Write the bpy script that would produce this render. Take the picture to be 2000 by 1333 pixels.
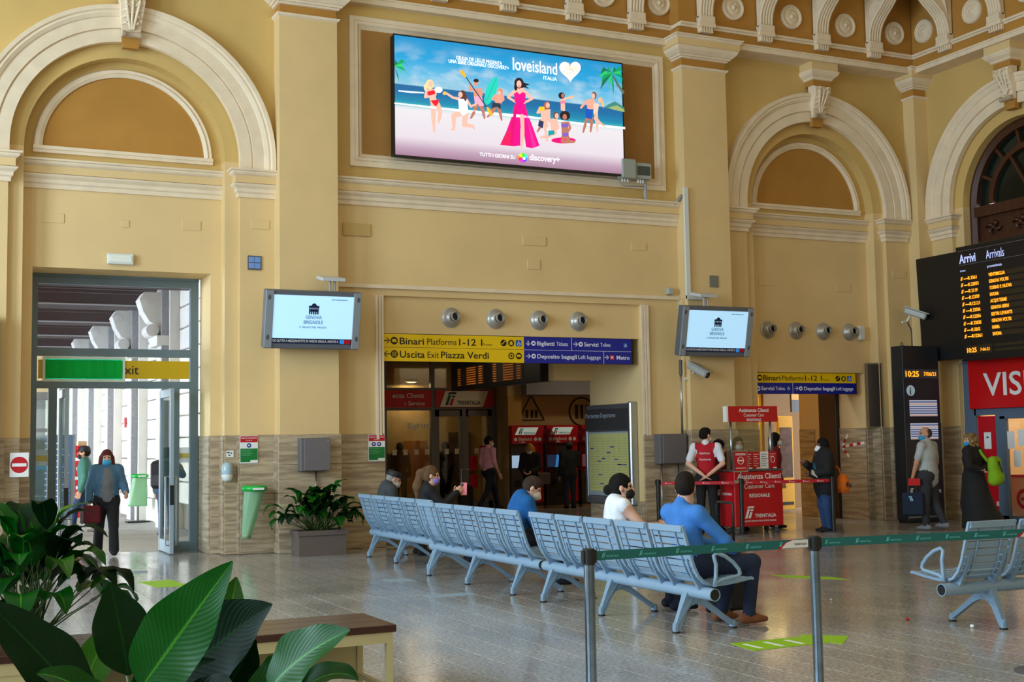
import bpy, bmesh, math, random
import numpy as np
from mathutils import Vector, Matrix
for _o in list(bpy.data.objects): bpy.data.objects.remove(_o, do_unlink=True)
SC = bpy.context.scene
C = SC.collection
PI = math.pi
random.seed(7)

# ------------------------------------------------------------------ camera
cam = bpy.data.cameras.new('camera'); cam_o = bpy.data.objects.new('camera', cam); C.objects.link(cam_o)
cam.sensor_width = 36.0; cam.lens = 2497.456 / 2000 * 36; cam.clip_end = 300; cam.clip_start = 0.05
_y, _p, _r = 0.444881508, 0.079842488, -0.0163264057
_f = Vector((math.sin(_y) * math.cos(_p), math.cos(_y) * math.cos(_p), math.sin(_p)))
_rt = Vector((math.cos(_y), -math.sin(_y), 0)); _up = _rt.cross(_f)
_a = math.cos(_r) * _rt + math.sin(_r) * _up; _b = -math.sin(_r) * _rt + math.cos(_r) * _up
cam_o.matrix_world = Matrix(((_a.x, _b.x, -_f.x, 0), (_a.y, _b.y, -_f.y, 0), (_a.z, _b.z, -_f.z, 1.6), (0, 0, 0, 1)))
SC.camera = cam_o

# ------------------------------------------------------------------ view, sky, daylight
SC.view_settings.view_transform = 'Standard'; SC.view_settings.look = 'None'
SC.view_settings.exposure = 0.2; SC.view_settings.gamma = 1.0; SC.view_settings.use_curve_mapping = False
W = bpy.data.worlds.new('overcast_sky'); SC.world = W; W.use_nodes = True
_bg = W.node_tree.nodes['Background']; _bg.inputs[0].default_value = (0.82, 0.91, 1.0, 1); _bg.inputs[1].default_value = 15.0

def area(name, loc, target, sx, sy, power, col):
    l = bpy.data.lights.new(name, 'AREA'); l.shape = 'RECTANGLE'; l.size = sx; l.size_y = sy; l.energy = power; l.color = col
    o = bpy.data.objects.new(name, l); C.objects.link(o); o.location = loc
    o.rotation_euler = (Vector(target) - Vector(loc)).to_track_quat('-Z', 'Y').to_euler(); return o
# daylight entering through the tall windows of the left and front walls
for _k, _yy in enumerate((1.0, 7.0, 13.0)):
    area('window_daylight', (-8.6, _yy, 5.2), (5, _yy, 4.2), 3.2, 7.0, (480, 740, 1400)[_k], (0.62, 0.82, 1.0))
for _k, _xx in enumerate((-3.0, 4.0, 11.0)):
    area('window_daylight', (_xx, -7.6, 5.6), (_xx, 4, 4.6), 3.4, 7.0, 95, (1.0, 0.95, 0.87))
area('overhead_fill', (5.5, 7.0, 12.6), (5.5, 7.0, 0), 12, 10, 205, (1.0, 0.93, 0.82))  # added overhead fill below the closed ceiling, which has no skylight

# ------------------------------------------------------------------ helpers
def lin(c):
    return tuple((x / 12.92 if x <= 0.04045 else ((x + 0.055) / 1.055) ** 2.4) for x in c)
def rgb(r, g, b): return lin((r / 255, g / 255, b / 255)) + (1,)
MATS = {}
def mat(name, col, rough=0.6, metal=0.0, var=0.0, vscale=3.0, bump=0.0, bscale=40.0, spec=0.5, emit=0.0, alpha=1.0, trans=0.0, coat=0.0, stretch=None, rand=0.0, sub=0.0):
    """plain procedural surface: base colour with noise variation and fine relief"""
    if name in MATS: return MATS[name]
    m = bpy.data.materials.new(name); m.use_nodes = True; nt = m.node_tree; b = nt.nodes['Principled BSDF']
    b.inputs['Base Color'].default_value = col; b.inputs['Roughness'].default_value = rough; b.inputs['Metallic'].default_value = metal
    b.inputs['Specular IOR Level'].default_value = spec; b.inputs['Coat Weight'].default_value = coat
    if coat: b.inputs['Coat Roughness'].default_value = 0.08
    if emit: b.inputs['Emission Color'].default_value = col; b.inputs['Emission Strength'].default_value = emit
    if alpha < 1: b.inputs['Alpha'].default_value = alpha
    if trans: b.inputs['Transmission Weight'].default_value = trans
    if sub: b.inputs['Subsurface Weight'].default_value = sub; b.inputs['Subsurface Radius'].default_value = (0.01, 0.004, 0.002)
    if var or bump or rand:
        tc = nt.nodes.new('ShaderNodeTexCoord'); mp = nt.nodes.new('ShaderNodeMapping')
        nt.links.new(tc.outputs['Object'], mp.inputs[0])
        if stretch: mp.inputs['Scale'].default_value = stretch
    if var or rand:
        n = nt.nodes.new('ShaderNodeTexNoise'); n.inputs['Scale'].default_value = vscale; n.inputs['Detail'].default_value = 6
        nt.links.new(mp.outputs[0], n.inputs['Vector'])
        r = nt.nodes.new('ShaderNodeMapRange'); r.inputs[1].default_value = 0.3; r.inputs[2].default_value = 0.7
        r.inputs[3].default_value = 1 - var; r.inputs[4].default_value = 1 + var * 0.6
        nt.links.new(n.outputs[0], r.inputs[0])
        mx = nt.nodes.new('ShaderNodeVectorMath'); mx.operation = 'SCALE'; mx.inputs[0].default_value = col[:3]
        last = r.outputs[0]
        if rand:
            oi = nt.nodes.new('ShaderNodeObjectInfo'); r2 = nt.nodes.new('ShaderNodeMapRange')
            r2.inputs[3].default_value = 1 - rand; r2.inputs[4].default_value = 1 + rand
            nt.links.new(oi.outputs['Random'], r2.inputs[0])
            mu = nt.nodes.new('ShaderNodeMath'); mu.operation = 'MULTIPLY'
            nt.links.new(last, mu.inputs[0]); nt.links.new(r2.outputs[0], mu.inputs[1]); last = mu.outputs[0]
        nt.links.new(last, mx.inputs['Scale']); nt.links.new(mx.outputs[0], b.inputs['Base Color'])
    if bump:
        n = nt.nodes.new('ShaderNodeTexNoise'); n.inputs['Scale'].default_value = bscale; n.inputs['Detail'].default_value = 4
        nt.links.new(mp.outputs[0], n.inputs['Vector'])
        bp = nt.nodes.new('ShaderNodeBump'); bp.inputs['Strength'].default_value = bump; bp.inputs['Distance'].default_value = 0.01
        nt.links.new(n.outputs[0], bp.inputs['Height']); nt.links.new(bp.outputs[0], b.inputs['Normal'])
    MATS[name] = m; return m

def ident(u, w, z): return (u, w, z)
class MB:
    """collects geometry for ONE mesh object"""
    def __init__(s, T=ident): s.v = []; s.f = []; s.mi = []; s.T = T; s.cur = 0
    def add(s, vs, fs):
        o = len(s.v); s.v += [s.T(*p) for p in vs]; s.f += [tuple(i + o for i in f) for f in fs]; s.mi += [s.cur] * len(fs); return s
    def box(s, x0, x1, y0, y1, z0, z1):
        return s.add([(x0, y0, z0), (x1, y0, z0), (x1, y1, z0), (x0, y1, z0), (x0, y0, z1), (x1, y0, z1), (x1, y1, z1), (x0, y1, z1)],
                     [(0, 3, 2, 1), (4, 5, 6, 7), (0, 1, 5, 4), (1, 2, 6, 5), (2, 3, 7, 6), (3, 0, 4, 7)])
    def bbox(s, x0, x1, y0, y1, z0, z1, b):
        """box with chamfered edges"""
        vs = []; idx = {}
        for sx in (0, 1):
            for sy in (0, 1):
                for sz in (0, 1):
                    X = (x0, x1)[sx]; Y = (y0, y1)[sy]; Z = (z0, z1)[sz]; dx = b * (1 - 2 * sx); dy = b * (1 - 2 * sy); dz = b * (1 - 2 * sz)
                    for k, p in enumerate(((X, Y + dy, Z + dz), (X + dx, Y, Z + dz), (X + dx, Y + dy, Z))):
                        idx[(sx, sy, sz, k)] = len(vs); vs.append(p)
        g = lambda *a: idx[a]
        fs = []
        for q in (0, 1):
            fs.append((g(q, 0, 0, 0), g(q, 1, 0, 0), g(q, 1, 1, 0), g(q, 0, 1, 0)))
            fs.append((g(0, q, 0, 1), g(1, q, 0, 1), g(1, q, 1, 1), g(0, q, 1, 1)))
            fs.append((g(0, 0, q, 2), g(1, 0, q, 2), g(1, 1, q, 2), g(0, 1, q, 2)))
        for p in (0, 1):
            for q in (0, 1):
                fs.append((g(0, p, q, 1), g(1, p, q, 1), g(1, p, q, 2), g(0, p, q, 2)))
                fs.append((g(p, 0, q, 0), g(p, 1, q, 0), g(p, 1, q, 2), g(p, 0, q, 2)))
                fs.append((g(p, q, 0, 0), g(p, q, 1, 0), g(p, q, 1, 1), g(p, q, 0, 1)))
        for sx in (0, 1):
            for sy in (0, 1):
                for sz in (0, 1): fs.append((g(sx, sy, sz, 0), g(sx, sy, sz, 1), g(sx, sy, sz, 2)))
        return s.add(vs, fs)
    def bar(s, a, b, wx, wz, up=(0, 0, 1)):
        """rectangular bar from a to b"""
        a = Vector(a); b = Vector(b); d = (b - a).normalized(); u = Vector(up)
        sd = d.cross(u)
        if sd.length < 1e-4: sd = d.cross(Vector((1, 0, 0)))
        sd.normalize(); uu = sd.cross(d)
        vs = []
        for p in (a, b):
            for i, j in ((-1, -1), (1, -1), (1, 1), (-1, 1)): vs.append(tuple(p + sd * (i * wx / 2) + uu * (j * wz / 2)))
        return s.add(vs, [(0, 1, 2, 3), (7, 6, 5, 4), (0, 4, 5, 1), (1, 5, 6, 2), (2, 6, 7, 3), (3, 7, 4, 0)])
    def tube(s, path, r, n=8, closed=False):
        P = [Vector(p) for p in path]; m = len(P); rs = r if isinstance(r, (list, tuple)) else [r] * m
        vs = []; ref = None
        for i in range(m):
            d = (P[(i + 1) % m] - P[i - 1]) if closed else (P[min(i + 1, m - 1)] - P[max(i - 1, 0)])
            d.normalize()
            if ref is None: ref = d.orthogonal().normalized()
            ref = (ref - d * ref.dot(d))
            if ref.length < 1e-5: ref = d.orthogonal()
            ref.normalize(); q = d.cross(ref)
            for k in range(n):
                t = 2 * PI * k / n; vs.append(tuple(P[i] + (ref * math.cos(t) + q * math.sin(t)) * rs[i]))
        fs = []
        for i in range(m if closed else m - 1):
            j = (i + 1) % m
            for k in range(n): fs.append((i * n + k, i * n + (k + 1) % n, j * n + (k + 1) % n, j * n + k))
        if not closed: fs += [tuple(range(n - 1, -1, -1)), tuple(range((m - 1) * n, m * n))]
        return s.add(vs, fs)
    def lathe(s, prof, n=16, c=(0, 0, 0), ax='z', cap=True):
        vs = []; fs = []
        for r, h in prof:
            for k in range(n):
                t = 2 * PI * k / n; a, b = r * math.cos(t), r * math.sin(t)
                p = (a, b, h) if ax == 'z' else ((a, h, b) if ax == 'y' else (h, a, b))
                vs.append((p[0] + c[0], p[1] + c[1], p[2] + c[2]))
        m = len(prof)
        for i in range(m - 1):
            for k in range(n): fs.append((i * n + k, i * n + (k + 1) % n, (i + 1) * n + (k + 1) % n, (i + 1) * n + k))
        if cap: fs += [tuple(range(n - 1, -1, -1)), tuple(range((m - 1) * n, m * n))]
        return s.add(vs, fs)
    def prism(s, pts, d0, d1, ax='w'):
        """2-D outline extruded: ax 'u' -> pts are (w,z); 'w' -> (u,z); 'z' -> (u,w)"""
        n = len(pts)
        def q(p, d): return (d, p[0], p[1]) if ax == 'u' else ((p[0], d, p[1]) if ax == 'w' else (p[0], p[1], d))
        vs = [q(p, d0) for p in pts] + [q(p, d1) for p in pts]
        fs = [tuple(range(n - 1, -1, -1)), tuple(range(n, 2 * n))] + [(i, (i + 1) % n, n + (i + 1) % n, n + i) for i in range(n)]
        return s.add(vs, fs)
    def ring3(s, u0, u1, w0, wb, prof, sides=(1, 1)):
        """moulding wrapped round a projecting block (front w0, back wb); prof = [(offset, z)]"""
        vs = []; n = len(prof)
        for off, z in prof:
            a = u0 - off * sides[0]; b = u1 + off * sides[1]
            vs += [(a, wb, z), (a, w0 + off, z), (b, w0 + off, z), (b, wb, z)]
        fs = []
        for i in range(n - 1):
            for k in range(3): fs.append((4 * i + k, 4 * i + k + 1, 4 * i + 5 + k, 4 * i + 4 + k))
        fs += [(0, 3, 2, 1), (4 * n - 4, 4 * n - 3, 4 * n - 2, 4 * n - 1)]
        return s.add(vs, fs)
    def arc(s, prof, cu, cz, a0=0.0, a1=PI, n=40, stilt=0.0, closed_prof=True):
        """profile [(r,w)] swept along an arch; stilt = straight drop below the springing"""
        vs = []; m = len(prof)
        st = [(t, 0.0) for t in np.linspace(a0, a1, n + 1)]
        if stilt: st = [(a0, stilt)] + st + [(a1, stilt)]
        for t, dz in st:
            for r, w in prof: vs.append((cu + r * math.cos(t), w, cz + r * math.sin(t) - dz))
        k = len(st); fs = []
        for i in range(k - 1):
            for j in range(m if closed_prof else m - 1): fs.append((i * m + j, i * m + (j + 1) % m, (i + 1) * m + (j + 1) % m, (i + 1) * m + j))
        if closed_prof: fs += [tuple(range(m)), tuple(range((k - 1) * m, k * m))]
        return s.add(vs, fs)
    def arch_plate(s, cu, hw, zt, r, cz, w0, w1, z0=0.0, n=32):
        """wall plate with an arched opening; front w0, intrados back to w1"""
        inn = [(cu - r, z0)] + [(cu + r * math.cos(t), cz + r * math.sin(t)) for t in np.linspace(PI, 0, n + 1)] + [(cu + r, z0)]
        out = []
        for i, (a, b) in enumerate(inn):
            if i == 0: out.append((cu - hw, z0))
            elif i == len(inn) - 1: out.append((cu + hw, z0))
            else:
                dx = a - cu; dz = b - cz; t = min(hw / abs(dx) if abs(dx) > 1e-6 else 1e9, (zt - cz) / dz if dz > 1e-6 else 1e9)
                out.append((cu + dx * t, cz + dz * t))
        k = len(inn); vs = [(a, w0, b) for a, b in inn] + [(a, w0, b) for a, b in out] + [(a, w1, b) for a, b in inn]
        fs = []
        for i in range(k - 1):
            fs.append((i, i + 1, k + i + 1, k + i)); fs.append((i, 2 * k + i, 2 * k + i + 1, i + 1))
        s.add(vs, fs)
        # corner fill triangles
        for i in range(k - 1):
            a, b = out[i], out[i + 1]
            if abs(abs(a[0] - cu) - hw) < 1e-6 and abs(b[1] - zt) < 1e-6 and abs(a[1] - zt) > 1e-6: s.add([(a[0], w0, a[1]), (a[0], w0, zt), (b[0], w0, zt)], [(0, 1, 2)])
            if abs(a[1] - zt) < 1e-6 and abs(abs(b[0] - cu) - hw) < 1e-6 and abs(b[1] - zt) > 1e-6: s.add([(a[0], w0, zt), (b[0], w0, zt), (b[0], w0, b[1])], [(0, 1, 2)])
        return s
    def build(s, name, mats, parent=None, smooth=False, angle=None, recalc=True):
        me = bpy.data.meshes.new(name); me.from_pydata(s.v, [], s.f)
        if not isinstance(mats, (list, tuple)): mats = [mats]
        for m in mats: me.materials.append(m)
        if len(mats) > 1: me.polygons.foreach_set('material_index', s.mi)
        if recalc:
            bm = bmesh.new(); bm.from_mesh(me); bmesh.ops.recalc_face_normals(bm, faces=bm.faces); bm.to_mesh(me); bm.free()
        if smooth:
            me.polygons.foreach_set('use_smooth', [True] * len(me.polygons))
            if angle: me.set_sharp_from_angle(angle=math.radians(angle))
        return link(name, me, parent)
def link(name, data, parent=None):
    o = bpy.data.objects.new(name, data); C.objects.link(o)
    if parent is not None: o.parent = parent
    return o
def empty(name, loc=(0, 0, 0), rz=0.0, parent=None):
    o = link(name, None, parent); o.location = loc; o.rotation_euler = (0, 0, rz); o.empty_display_size = 0.1; return o
def tag(o, label=None, cat=None, group=None, kind=None):
    if label: o['label'] = label
    if cat: o['category'] = cat
    if group: o['group'] = group
    if kind: o['kind'] = kind
    return o
def struct(o): o['kind'] = 'structure'; return o
def copy_tree(o, parent=None):
    c = o.copy(); C.objects.link(c)
    if parent is not None: c.parent = parent
    for ch in list(o.children): copy_tree(ch, c)
    return c
_TX = {}
def text_mesh(body, bold=0.0, width=None, size=1.0, align='LEFT', ext=0.001):
    key = (body, bold, width, size, align)
    if key in _TX: return _TX[key]
    cu = bpy.data.curves.new('lettering', 'FONT'); cu.body = body; cu.size = size; cu.offset = bold * size; cu.extrude = ext; cu.align_x = align; cu.resolution_u = 3
    o = bpy.data.objects.new('lettering', cu); me = bpy.data.meshes.new_from_object(o); bpy.data.objects.remove(o)
    if width and len(me.vertices):
        co = np.empty(len(me.vertices) * 3); me.vertices.foreach_get('co', co); co = co.reshape(-1, 3)
        x0, x1 = co[:, 0].min(), co[:, 0].max(); k = width / max(x1 - x0, 1e-6)
        co[:, 0] = (co[:, 0] - x0) * k if align == 'LEFT' else co[:, 0] * k
        me.vertices.foreach_set('co', co.ravel())
    _TX[key] = me; return me
FACE_Y = (PI / 2, 0, 0)            # reads from -Y
FACE_X = (PI / 2, 0, -PI / 2)      # reads from -X
def text(body, size, m, parent, loc, rot=FACE_Y, bold=0.0, width=None, align='LEFT', name='lettering'):
    me = text_mesh(body, bold, width, size, align)
    if len(me.materials) == 0: me.materials.append(m)
    elif me.materials[0] is not m: me = me.copy(); me.materials.clear(); me.materials.append(m)
    o = link(name, me, parent); o.location = loc; o.rotation_euler = rot; return o
def disc_pts(cx, cy, r, n=20, r2=None): return [(cx + r * math.cos(2 * PI * k / n), cy + (r2 or r) * math.sin(2 * PI * k / n)) for k in range(n)]

# ------------------------------------------------------------------ shared materials
M_WALL = mat('cream_plaster', rgb(228, 197, 141), 0.75, var=0.07, vscale=0.9, bump=0.08, bscale=25)
M_TRIM = mat('pale_stucco', rgb(238, 218, 188), 0.7, var=0.08, vscale=4, bump=0.1, bscale=30)
M_OCHRE = mat('ochre_plaster', rgb(184, 131, 54), 0.8, var=0.1, vscale=1.6, bump=0.08)
M_GREYSTEEL = mat('grey_painted_steel', rgb(104, 120, 124), 0.45, var=0.04, vscale=5)
M_BLACK = mat('matt_black', rgb(16, 16, 18), 0.45)
M_WHITE = mat('white_print', rgb(238, 238, 236), 0.6)
M_RED = mat('red_laminate', rgb(196, 8, 26), 0.4, var=0.03)
M_CHROME = mat('brushed_steel', rgb(176, 182, 188), 0.28, metal=0.9, var=0.05, vscale=12)
M_DKGREY = mat('dark_grey_metal', rgb(88, 86, 88), 0.5, var=0.04)

def m_travertine():
    m = bpy.data.materials.new('travertine'); m.use_nodes = True; nt = m.node_tree; b = nt.nodes['Principled BSDF']
    tc = nt.nodes.new('ShaderNodeNewGeometry'); mp = nt.nodes.new('ShaderNodeMapping'); mp.inputs['Scale'].default_value = (0.9, 0.9, 11.0)
    oi = nt.nodes.new('ShaderNodeObjectInfo'); ad = nt.nodes.new('ShaderNodeVectorMath'); ad.operation = 'MULTIPLY_ADD'
    nt.links.new(tc.outputs['Position'], mp.inputs[0])
    cmb = nt.nodes.new('ShaderNodeCombineXYZ'); nt.links.new(oi.outputs['Random'], cmb.inputs[2]); nt.links.new(oi.outputs['Random'], cmb.inputs[0])
    nt.links.new(cmb.outputs[0], ad.inputs[0]); ad.inputs[1].default_value = (30, 1, 30); nt.links.new(mp.outputs[0], ad.inputs[2])
    n = nt.nodes.new('ShaderNodeTexNoise'); n.inputs['Scale'].default_value = 1.6; n.inputs['Detail'].default_value = 9; n.inputs['Roughness'].default_value = 0.68
    nt.links.new(ad.outputs[0], n.inputs['Vector'])
    r = nt.nodes.new('ShaderNodeValToRGB'); e = r.color_ramp.elements
    e[0].position = 0.25; e[0].color = rgb(122, 102, 80); e[1].position = 0.78; e[1].color = rgb(206, 188, 158)
    x = e.new(0.45); x.color = rgb(160, 140, 114); x = e.new(0.56); x.color = rgb(188, 168, 138)
    nt.links.new(n.outputs[0], r.inputs[0]); nt.links.new(r.outputs[0], b.inputs['Base Color'])
    bp = nt.nodes.new('ShaderNodeBump'); bp.inputs['Strength'].default_value = 0.12; bp.inputs['Distance'].default_value = 0.01
    nt.links.new(n.outputs[0], bp.inputs['Height']); nt.links.new(bp.outputs[0], b.inputs['Normal'])
    b.inputs['Roughness'].default_value = 0.38
    return m
M_TRAV = m_travertine()

def m_terrazzo():
    m = bpy.data.materials.new('terrazzo'); m.use_nodes = True; nt = m.node_tree; b = nt.nodes['Principled BSDF']
    g = nt.nodes.new('ShaderNodeNewGeometry'); oi = nt.nodes.new('ShaderNodeObjectInfo')
    n1 = nt.nodes.new('ShaderNodeTexNoise'); n1.inputs['Scale'].default_value = 34; n1.inputs['Detail'].default_value = 5; n1.inputs['Roughness'].default_value = 0.75
    n2 = nt.nodes.new('ShaderNodeTexNoise'); n2.inputs['Scale'].default_value = 0.7; n2.inputs['Detail'].default_value = 4
    v = nt.nodes.new('ShaderNodeTexVoronoi'); v.inputs['Scale'].default_value = 70
    for q in (n1, n2, v): nt.links.new(g.outputs['Position'], q.inputs['Vector'])
    r = nt.nodes.new('ShaderNodeValToRGB'); e = r.color_ramp.elements
    e[0].position = 0.34; e[0].color = rgb(120, 117, 114); e[1].position = 0.66; e[1].color = rgb(208, 204, 198)
    x = e.new(0.48); x.color = rgb(170, 166, 160)
    nt.links.new(n1.outputs[0], r.inputs[0])
    r2 = nt.nodes.new('ShaderNodeMapRange'); r2.inputs[1].default_value = 0.3; r2.inputs[2].default_value = 0.7; r2.inputs[3].default_value = 0.84; r2.inputs[4].default_value = 1.08
    nt.links.new(n2.outputs[0], r2.inputs[0])
    r3 = nt.nodes.new('ShaderNodeMapRange'); r3.inputs[3].default_value = 0.94; r3.inputs[4].default_value = 1.06; nt.links.new(oi.outputs['Random'], r3.inputs[0])
    r4 = nt.nodes.new('ShaderNodeMapRange'); r4.inputs[1].default_value = 0.0; r4.inputs[2].default_value = 1.0; r4.inputs[3].default_value = 0.8; r4.inputs[4].default_value = 1.15
    nt.links.new(v.outputs['Color'], r4.inputs[0])
    mu = nt.nodes.new('ShaderNodeMath'); mu.operation = 'MULTIPLY'; nt.links.new(r2.outputs[0], mu.inputs[0]); nt.links.new(r3.outputs[0], mu.inputs[1])
    mu2 = nt.nodes.new('ShaderNodeMath'); mu2.operation = 'MULTIPLY'; nt.links.new(mu.outputs[0], mu2.inputs[0]); nt.links.new(r4.outputs[0], mu2.inputs[1])
    sc = nt.nodes.new('ShaderNodeVectorMath'); sc.operation = 'SCALE'; nt.links.new(r.outputs[0], sc.inputs[0]); nt.links.new(mu2.outputs[0], sc.inputs['Scale'])
    nt.links.new(sc.outputs[0], b.inputs['Base Color'])
    r5 = nt.nodes.new('ShaderNodeMapRange'); r5.inputs[1].default_value = 0.3; r5.inputs[2].default_value = 0.7; r5.inputs[3].default_value = 0.1; r5.inputs[4].default_value = 0.2
    nt.links.new(n2.outputs[0], r5.inputs[0]); nt.links.new(r5.outputs[0], b.inputs['Roughness'])
    b.inputs['Specular IOR Level'].default_value = 0.5
    return m
M_TERR = m_terrazzo()
M_GROUT = mat('floor_joint', rgb(150, 142, 132), 0.6)

# ------------------------------------------------------------------ floor: running-bond terrazzo tiles
floor = struct(MB().box(-9, 21.3, -8, 30.0, -0.2, -0.004).build('floor', M_GROUT))
TW, TL, GAP = 0.31, 0.62, 0.005
def tile_mesh():
    b = MB(); a = GAP / 2; c = 0.002
    x0, x1, y0, y1 = a, TW - a, a, TL - a
    b.add([(x0, y0, -0.006), (x1, y0, -0.006), (x1, y1, -0.006), (x0, y1, -0.006), (x0 + c, y0 + c, 0), (x1 - c, y0 + c, 0), (x1 - c, y1 - c, 0), (x0 + c, y1 - c, 0)],
          [(4, 5, 6, 7), (0, 1, 5, 4), (1, 2, 6, 5), (2, 3, 7, 6), (3, 0, 4, 7)])
    return b
_tm = tile_mesh().build('floor_tile', M_TERR, floor); _tiles = []
for i in range(-4, 69):
    for j in range(6, 48):
        x = i * TW - 0.045; y = j * TL + (TL / 2 if i % 2 else 0) - 0.21
        if x + TW > 21.2 or y + TL > 29.5 or (y > 19.0 and not (6.9 < x < 21)) and not (y < 20.4 and 1.5 < x < 4.2): continue
        d = Vector((x + .15, y + .3, 0)) - Vector((0, 0, 1.6)); q = cam_o.matrix_world.to_3x3().transposed() @ d
        px = 1000 + 2497 * q.x / -q.z; py = 666.5 - 2497 * q.y / -q.z
        vis = -60 < px < 2060 and py < 1400
        _tiles.append((0 if vis else 1, -q.z, x, y))
_tiles.sort()
for n_, (k, dz, x, y) in enumerate(_tiles[:300]):
    o = _tm if n_ == 0 else link('floor_tile', _tm.data, floor)
    o.location = (x, y, 0)
b = MB()
for k, dz, x, y in _tiles[300:]:
    a = GAP / 2; b.add([(x + a, y + a, 0), (x + TW - a, y + a, 0), (x + TW - a, y + TL - a, 0), (x + a, y + TL - a, 0)], [(0, 1, 2, 3)])
o = b.build('floor_tiling', M_TERR, floor, recalc=False); o['kind'] = 'stuff'

# ------------------------------------------------------------------ room shell
def Tb(u, w, z): return (u, 19.3 - w, z)
def Tr(u, w, z): return (18.28 - w, 16.8 - u, z)
struct(MB().box(-9.2, 18.9, -8.2, 21.3, 13.0, 13.2).build('ceiling', mat('ceiling_plaster', rgb(214, 196, 150), 0.8, var=0.05)))
def windowed(name, T, u0, u1, centres, hw, z0, z1, zt):
    b = MB(T); us = [u0] + [q for c in centres for q in (c - hw, c + hw)] + [u1]
    for i in range(0, len(us), 2): b.box(us[i], us[i + 1], -0.2, 0, 0, zt)
    for c in centres: b.box(c - hw, c + hw, -0.2, 0, 0, z0); b.box(c - hw, c + hw, -0.2, 0, z1, zt)
    return struct(b.build(name, M_WALL))
windowed('wall_left', lambda u, w, z: (-9 + w, u, z), -8.2, 19.3, (1.0, 7.0, 13.0), 1.6, 1.6, 8.8, 13)
windowed('wall_front', lambda u, w, z: (u, -8 + w, z), -9.2, 18.9, (-3.0, 4.0, 11.0), 1.7, 2.0, 9.2, 13)
M_PANE = mat('window_pane', rgb(225, 236, 240), 0.05, trans=0.0, alpha=0.94)
wn = 0
for T, cs, hw, z0, z1 in ((lambda u, w, z: (-9.1 + w, u, z), (1.0, 7.0, 13.0), 1.6, 1.6, 8.8), (lambda u, w, z: (u, -8.1 + w, z), (-3.0, 4.0, 11.0), 1.7, 2.0, 9.2)):
    for c in cs:
        wn += 1; b = MB(T)
        for q in (-hw, -hw / 3, hw / 3, hw): b.box(c + q - 0.05, c + q + 0.05, -0.05, 0.05, z0, z1)
        for q in np.linspace(z0, z1, 6): b.box(c - hw, c + hw, -0.04, 0.04, q - 0.05, q + 0.05)
        wo = struct(b.build('window_%d' % wn, M_GREYSTEEL))
        g = MB(T); g.box(c - hw, c + hw, -0.01, 0.01, z0, z1); g.build('glass_pane', M_PANE, wo)

# ---- back wall plates
B = MB(Tb)
BAYS = (2.95, 15.715); ZC = 6.0; RA = 1.66; RB = 1.45; HO = 1.29
def bay(b, c, door_top, full=True):
    b.arch_plate(c, 2.25, 9.2, RA, ZC, 0.0, -0.1)
    b.arch_plate(c, 1.8, 8.0, RB, ZC, -0.1, -0.4)
    if full:
        b.box(c - 1.7, c - HO, -1.1, -0.35, 0, 5.8); b.box(c + HO, c + 1.7, -1.1, -0.35, 0, 5.8); b.box(c - HO, c + HO, -1.1, -0.35, door_top, 5.8); b.box(c - 1.7, c + 1.7, -1.1, -0.35, 5.8, 7.7)
bay(B, BAYS[0], 4.28); bay(B, BAYS[1], 2.86)
B.box(-9.2, 0.7, -0.4, 0, 0, 13.2); B.box(0.6, 18.9, -1.9, -1.75, 4.4, 13.2); B.box(-9.2, 18.9, -0.3, -0.06, 9.15, 13.2)
# centre bay with the passage opening
OL, OR = 6.93, 11.72
B.box(5.2, OL, -1.9, 0, 0, 4.0); B.box(OR, 13.46, -1.9, 0, 0, 4.0); B.box(5.2, 13.46, -0.06, 0, 4.0, 5.8); B.box(5.2, 13.46, -0.06, 0, 5.8, 9.2); B.box(OL, OR, -1.9, -0.06, 3.40, 4.02)
B.box(17.0, 19.2, -2.4, -0.36, 0, 4.0)
M_WALL2 = mat('deep_yellow_plaster', rgb(212, 178, 108), 0.75, var=0.09, vscale=0.8, bump=0.08, bscale=25)
def two_tone(o):
    """the walls are painted a deeper yellow above the string course"""
    o.data.materials.append(M_WALL2)
    for p in o.data.polygons:
        if p.center.z > 5.85: p.material_index = 1
    return o
wall_back = struct(two_tone(B.build('wall_back', M_WALL)))

def lunette(T, c, parent, r0=1.18, r1=1.31, w=-0.35):
    b = MB(T); zb = 5.97
    prof = [(r0, w), (r0, w + .04), (r0 + .05, w + .07), (r0 + .07, w + .05), (r1 - .02, w + .06), (r1, w + .03), (r1, w)]
    b.arc(prof, c, zb + 0.06, 0, PI, 36)
    b.box(c - r1, c + r1, w, w + .05, zb, zb + .1); b.box(c - r1, c + r1, w + .05, w + .07, zb + .05, zb + .1)
    b.build('lunette_frame', M_TRIM, parent, smooth=True, angle=35)
    b = MB(T); pts = [(c + r0 * math.cos(t), zb + .06 + r0 * math.sin(t)) for t in np.linspace(0, PI, 30)]
    b.prism(pts, w, w + 0.012, 'w'); b.build('lunette_panel', M_OCHRE, parent)

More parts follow.
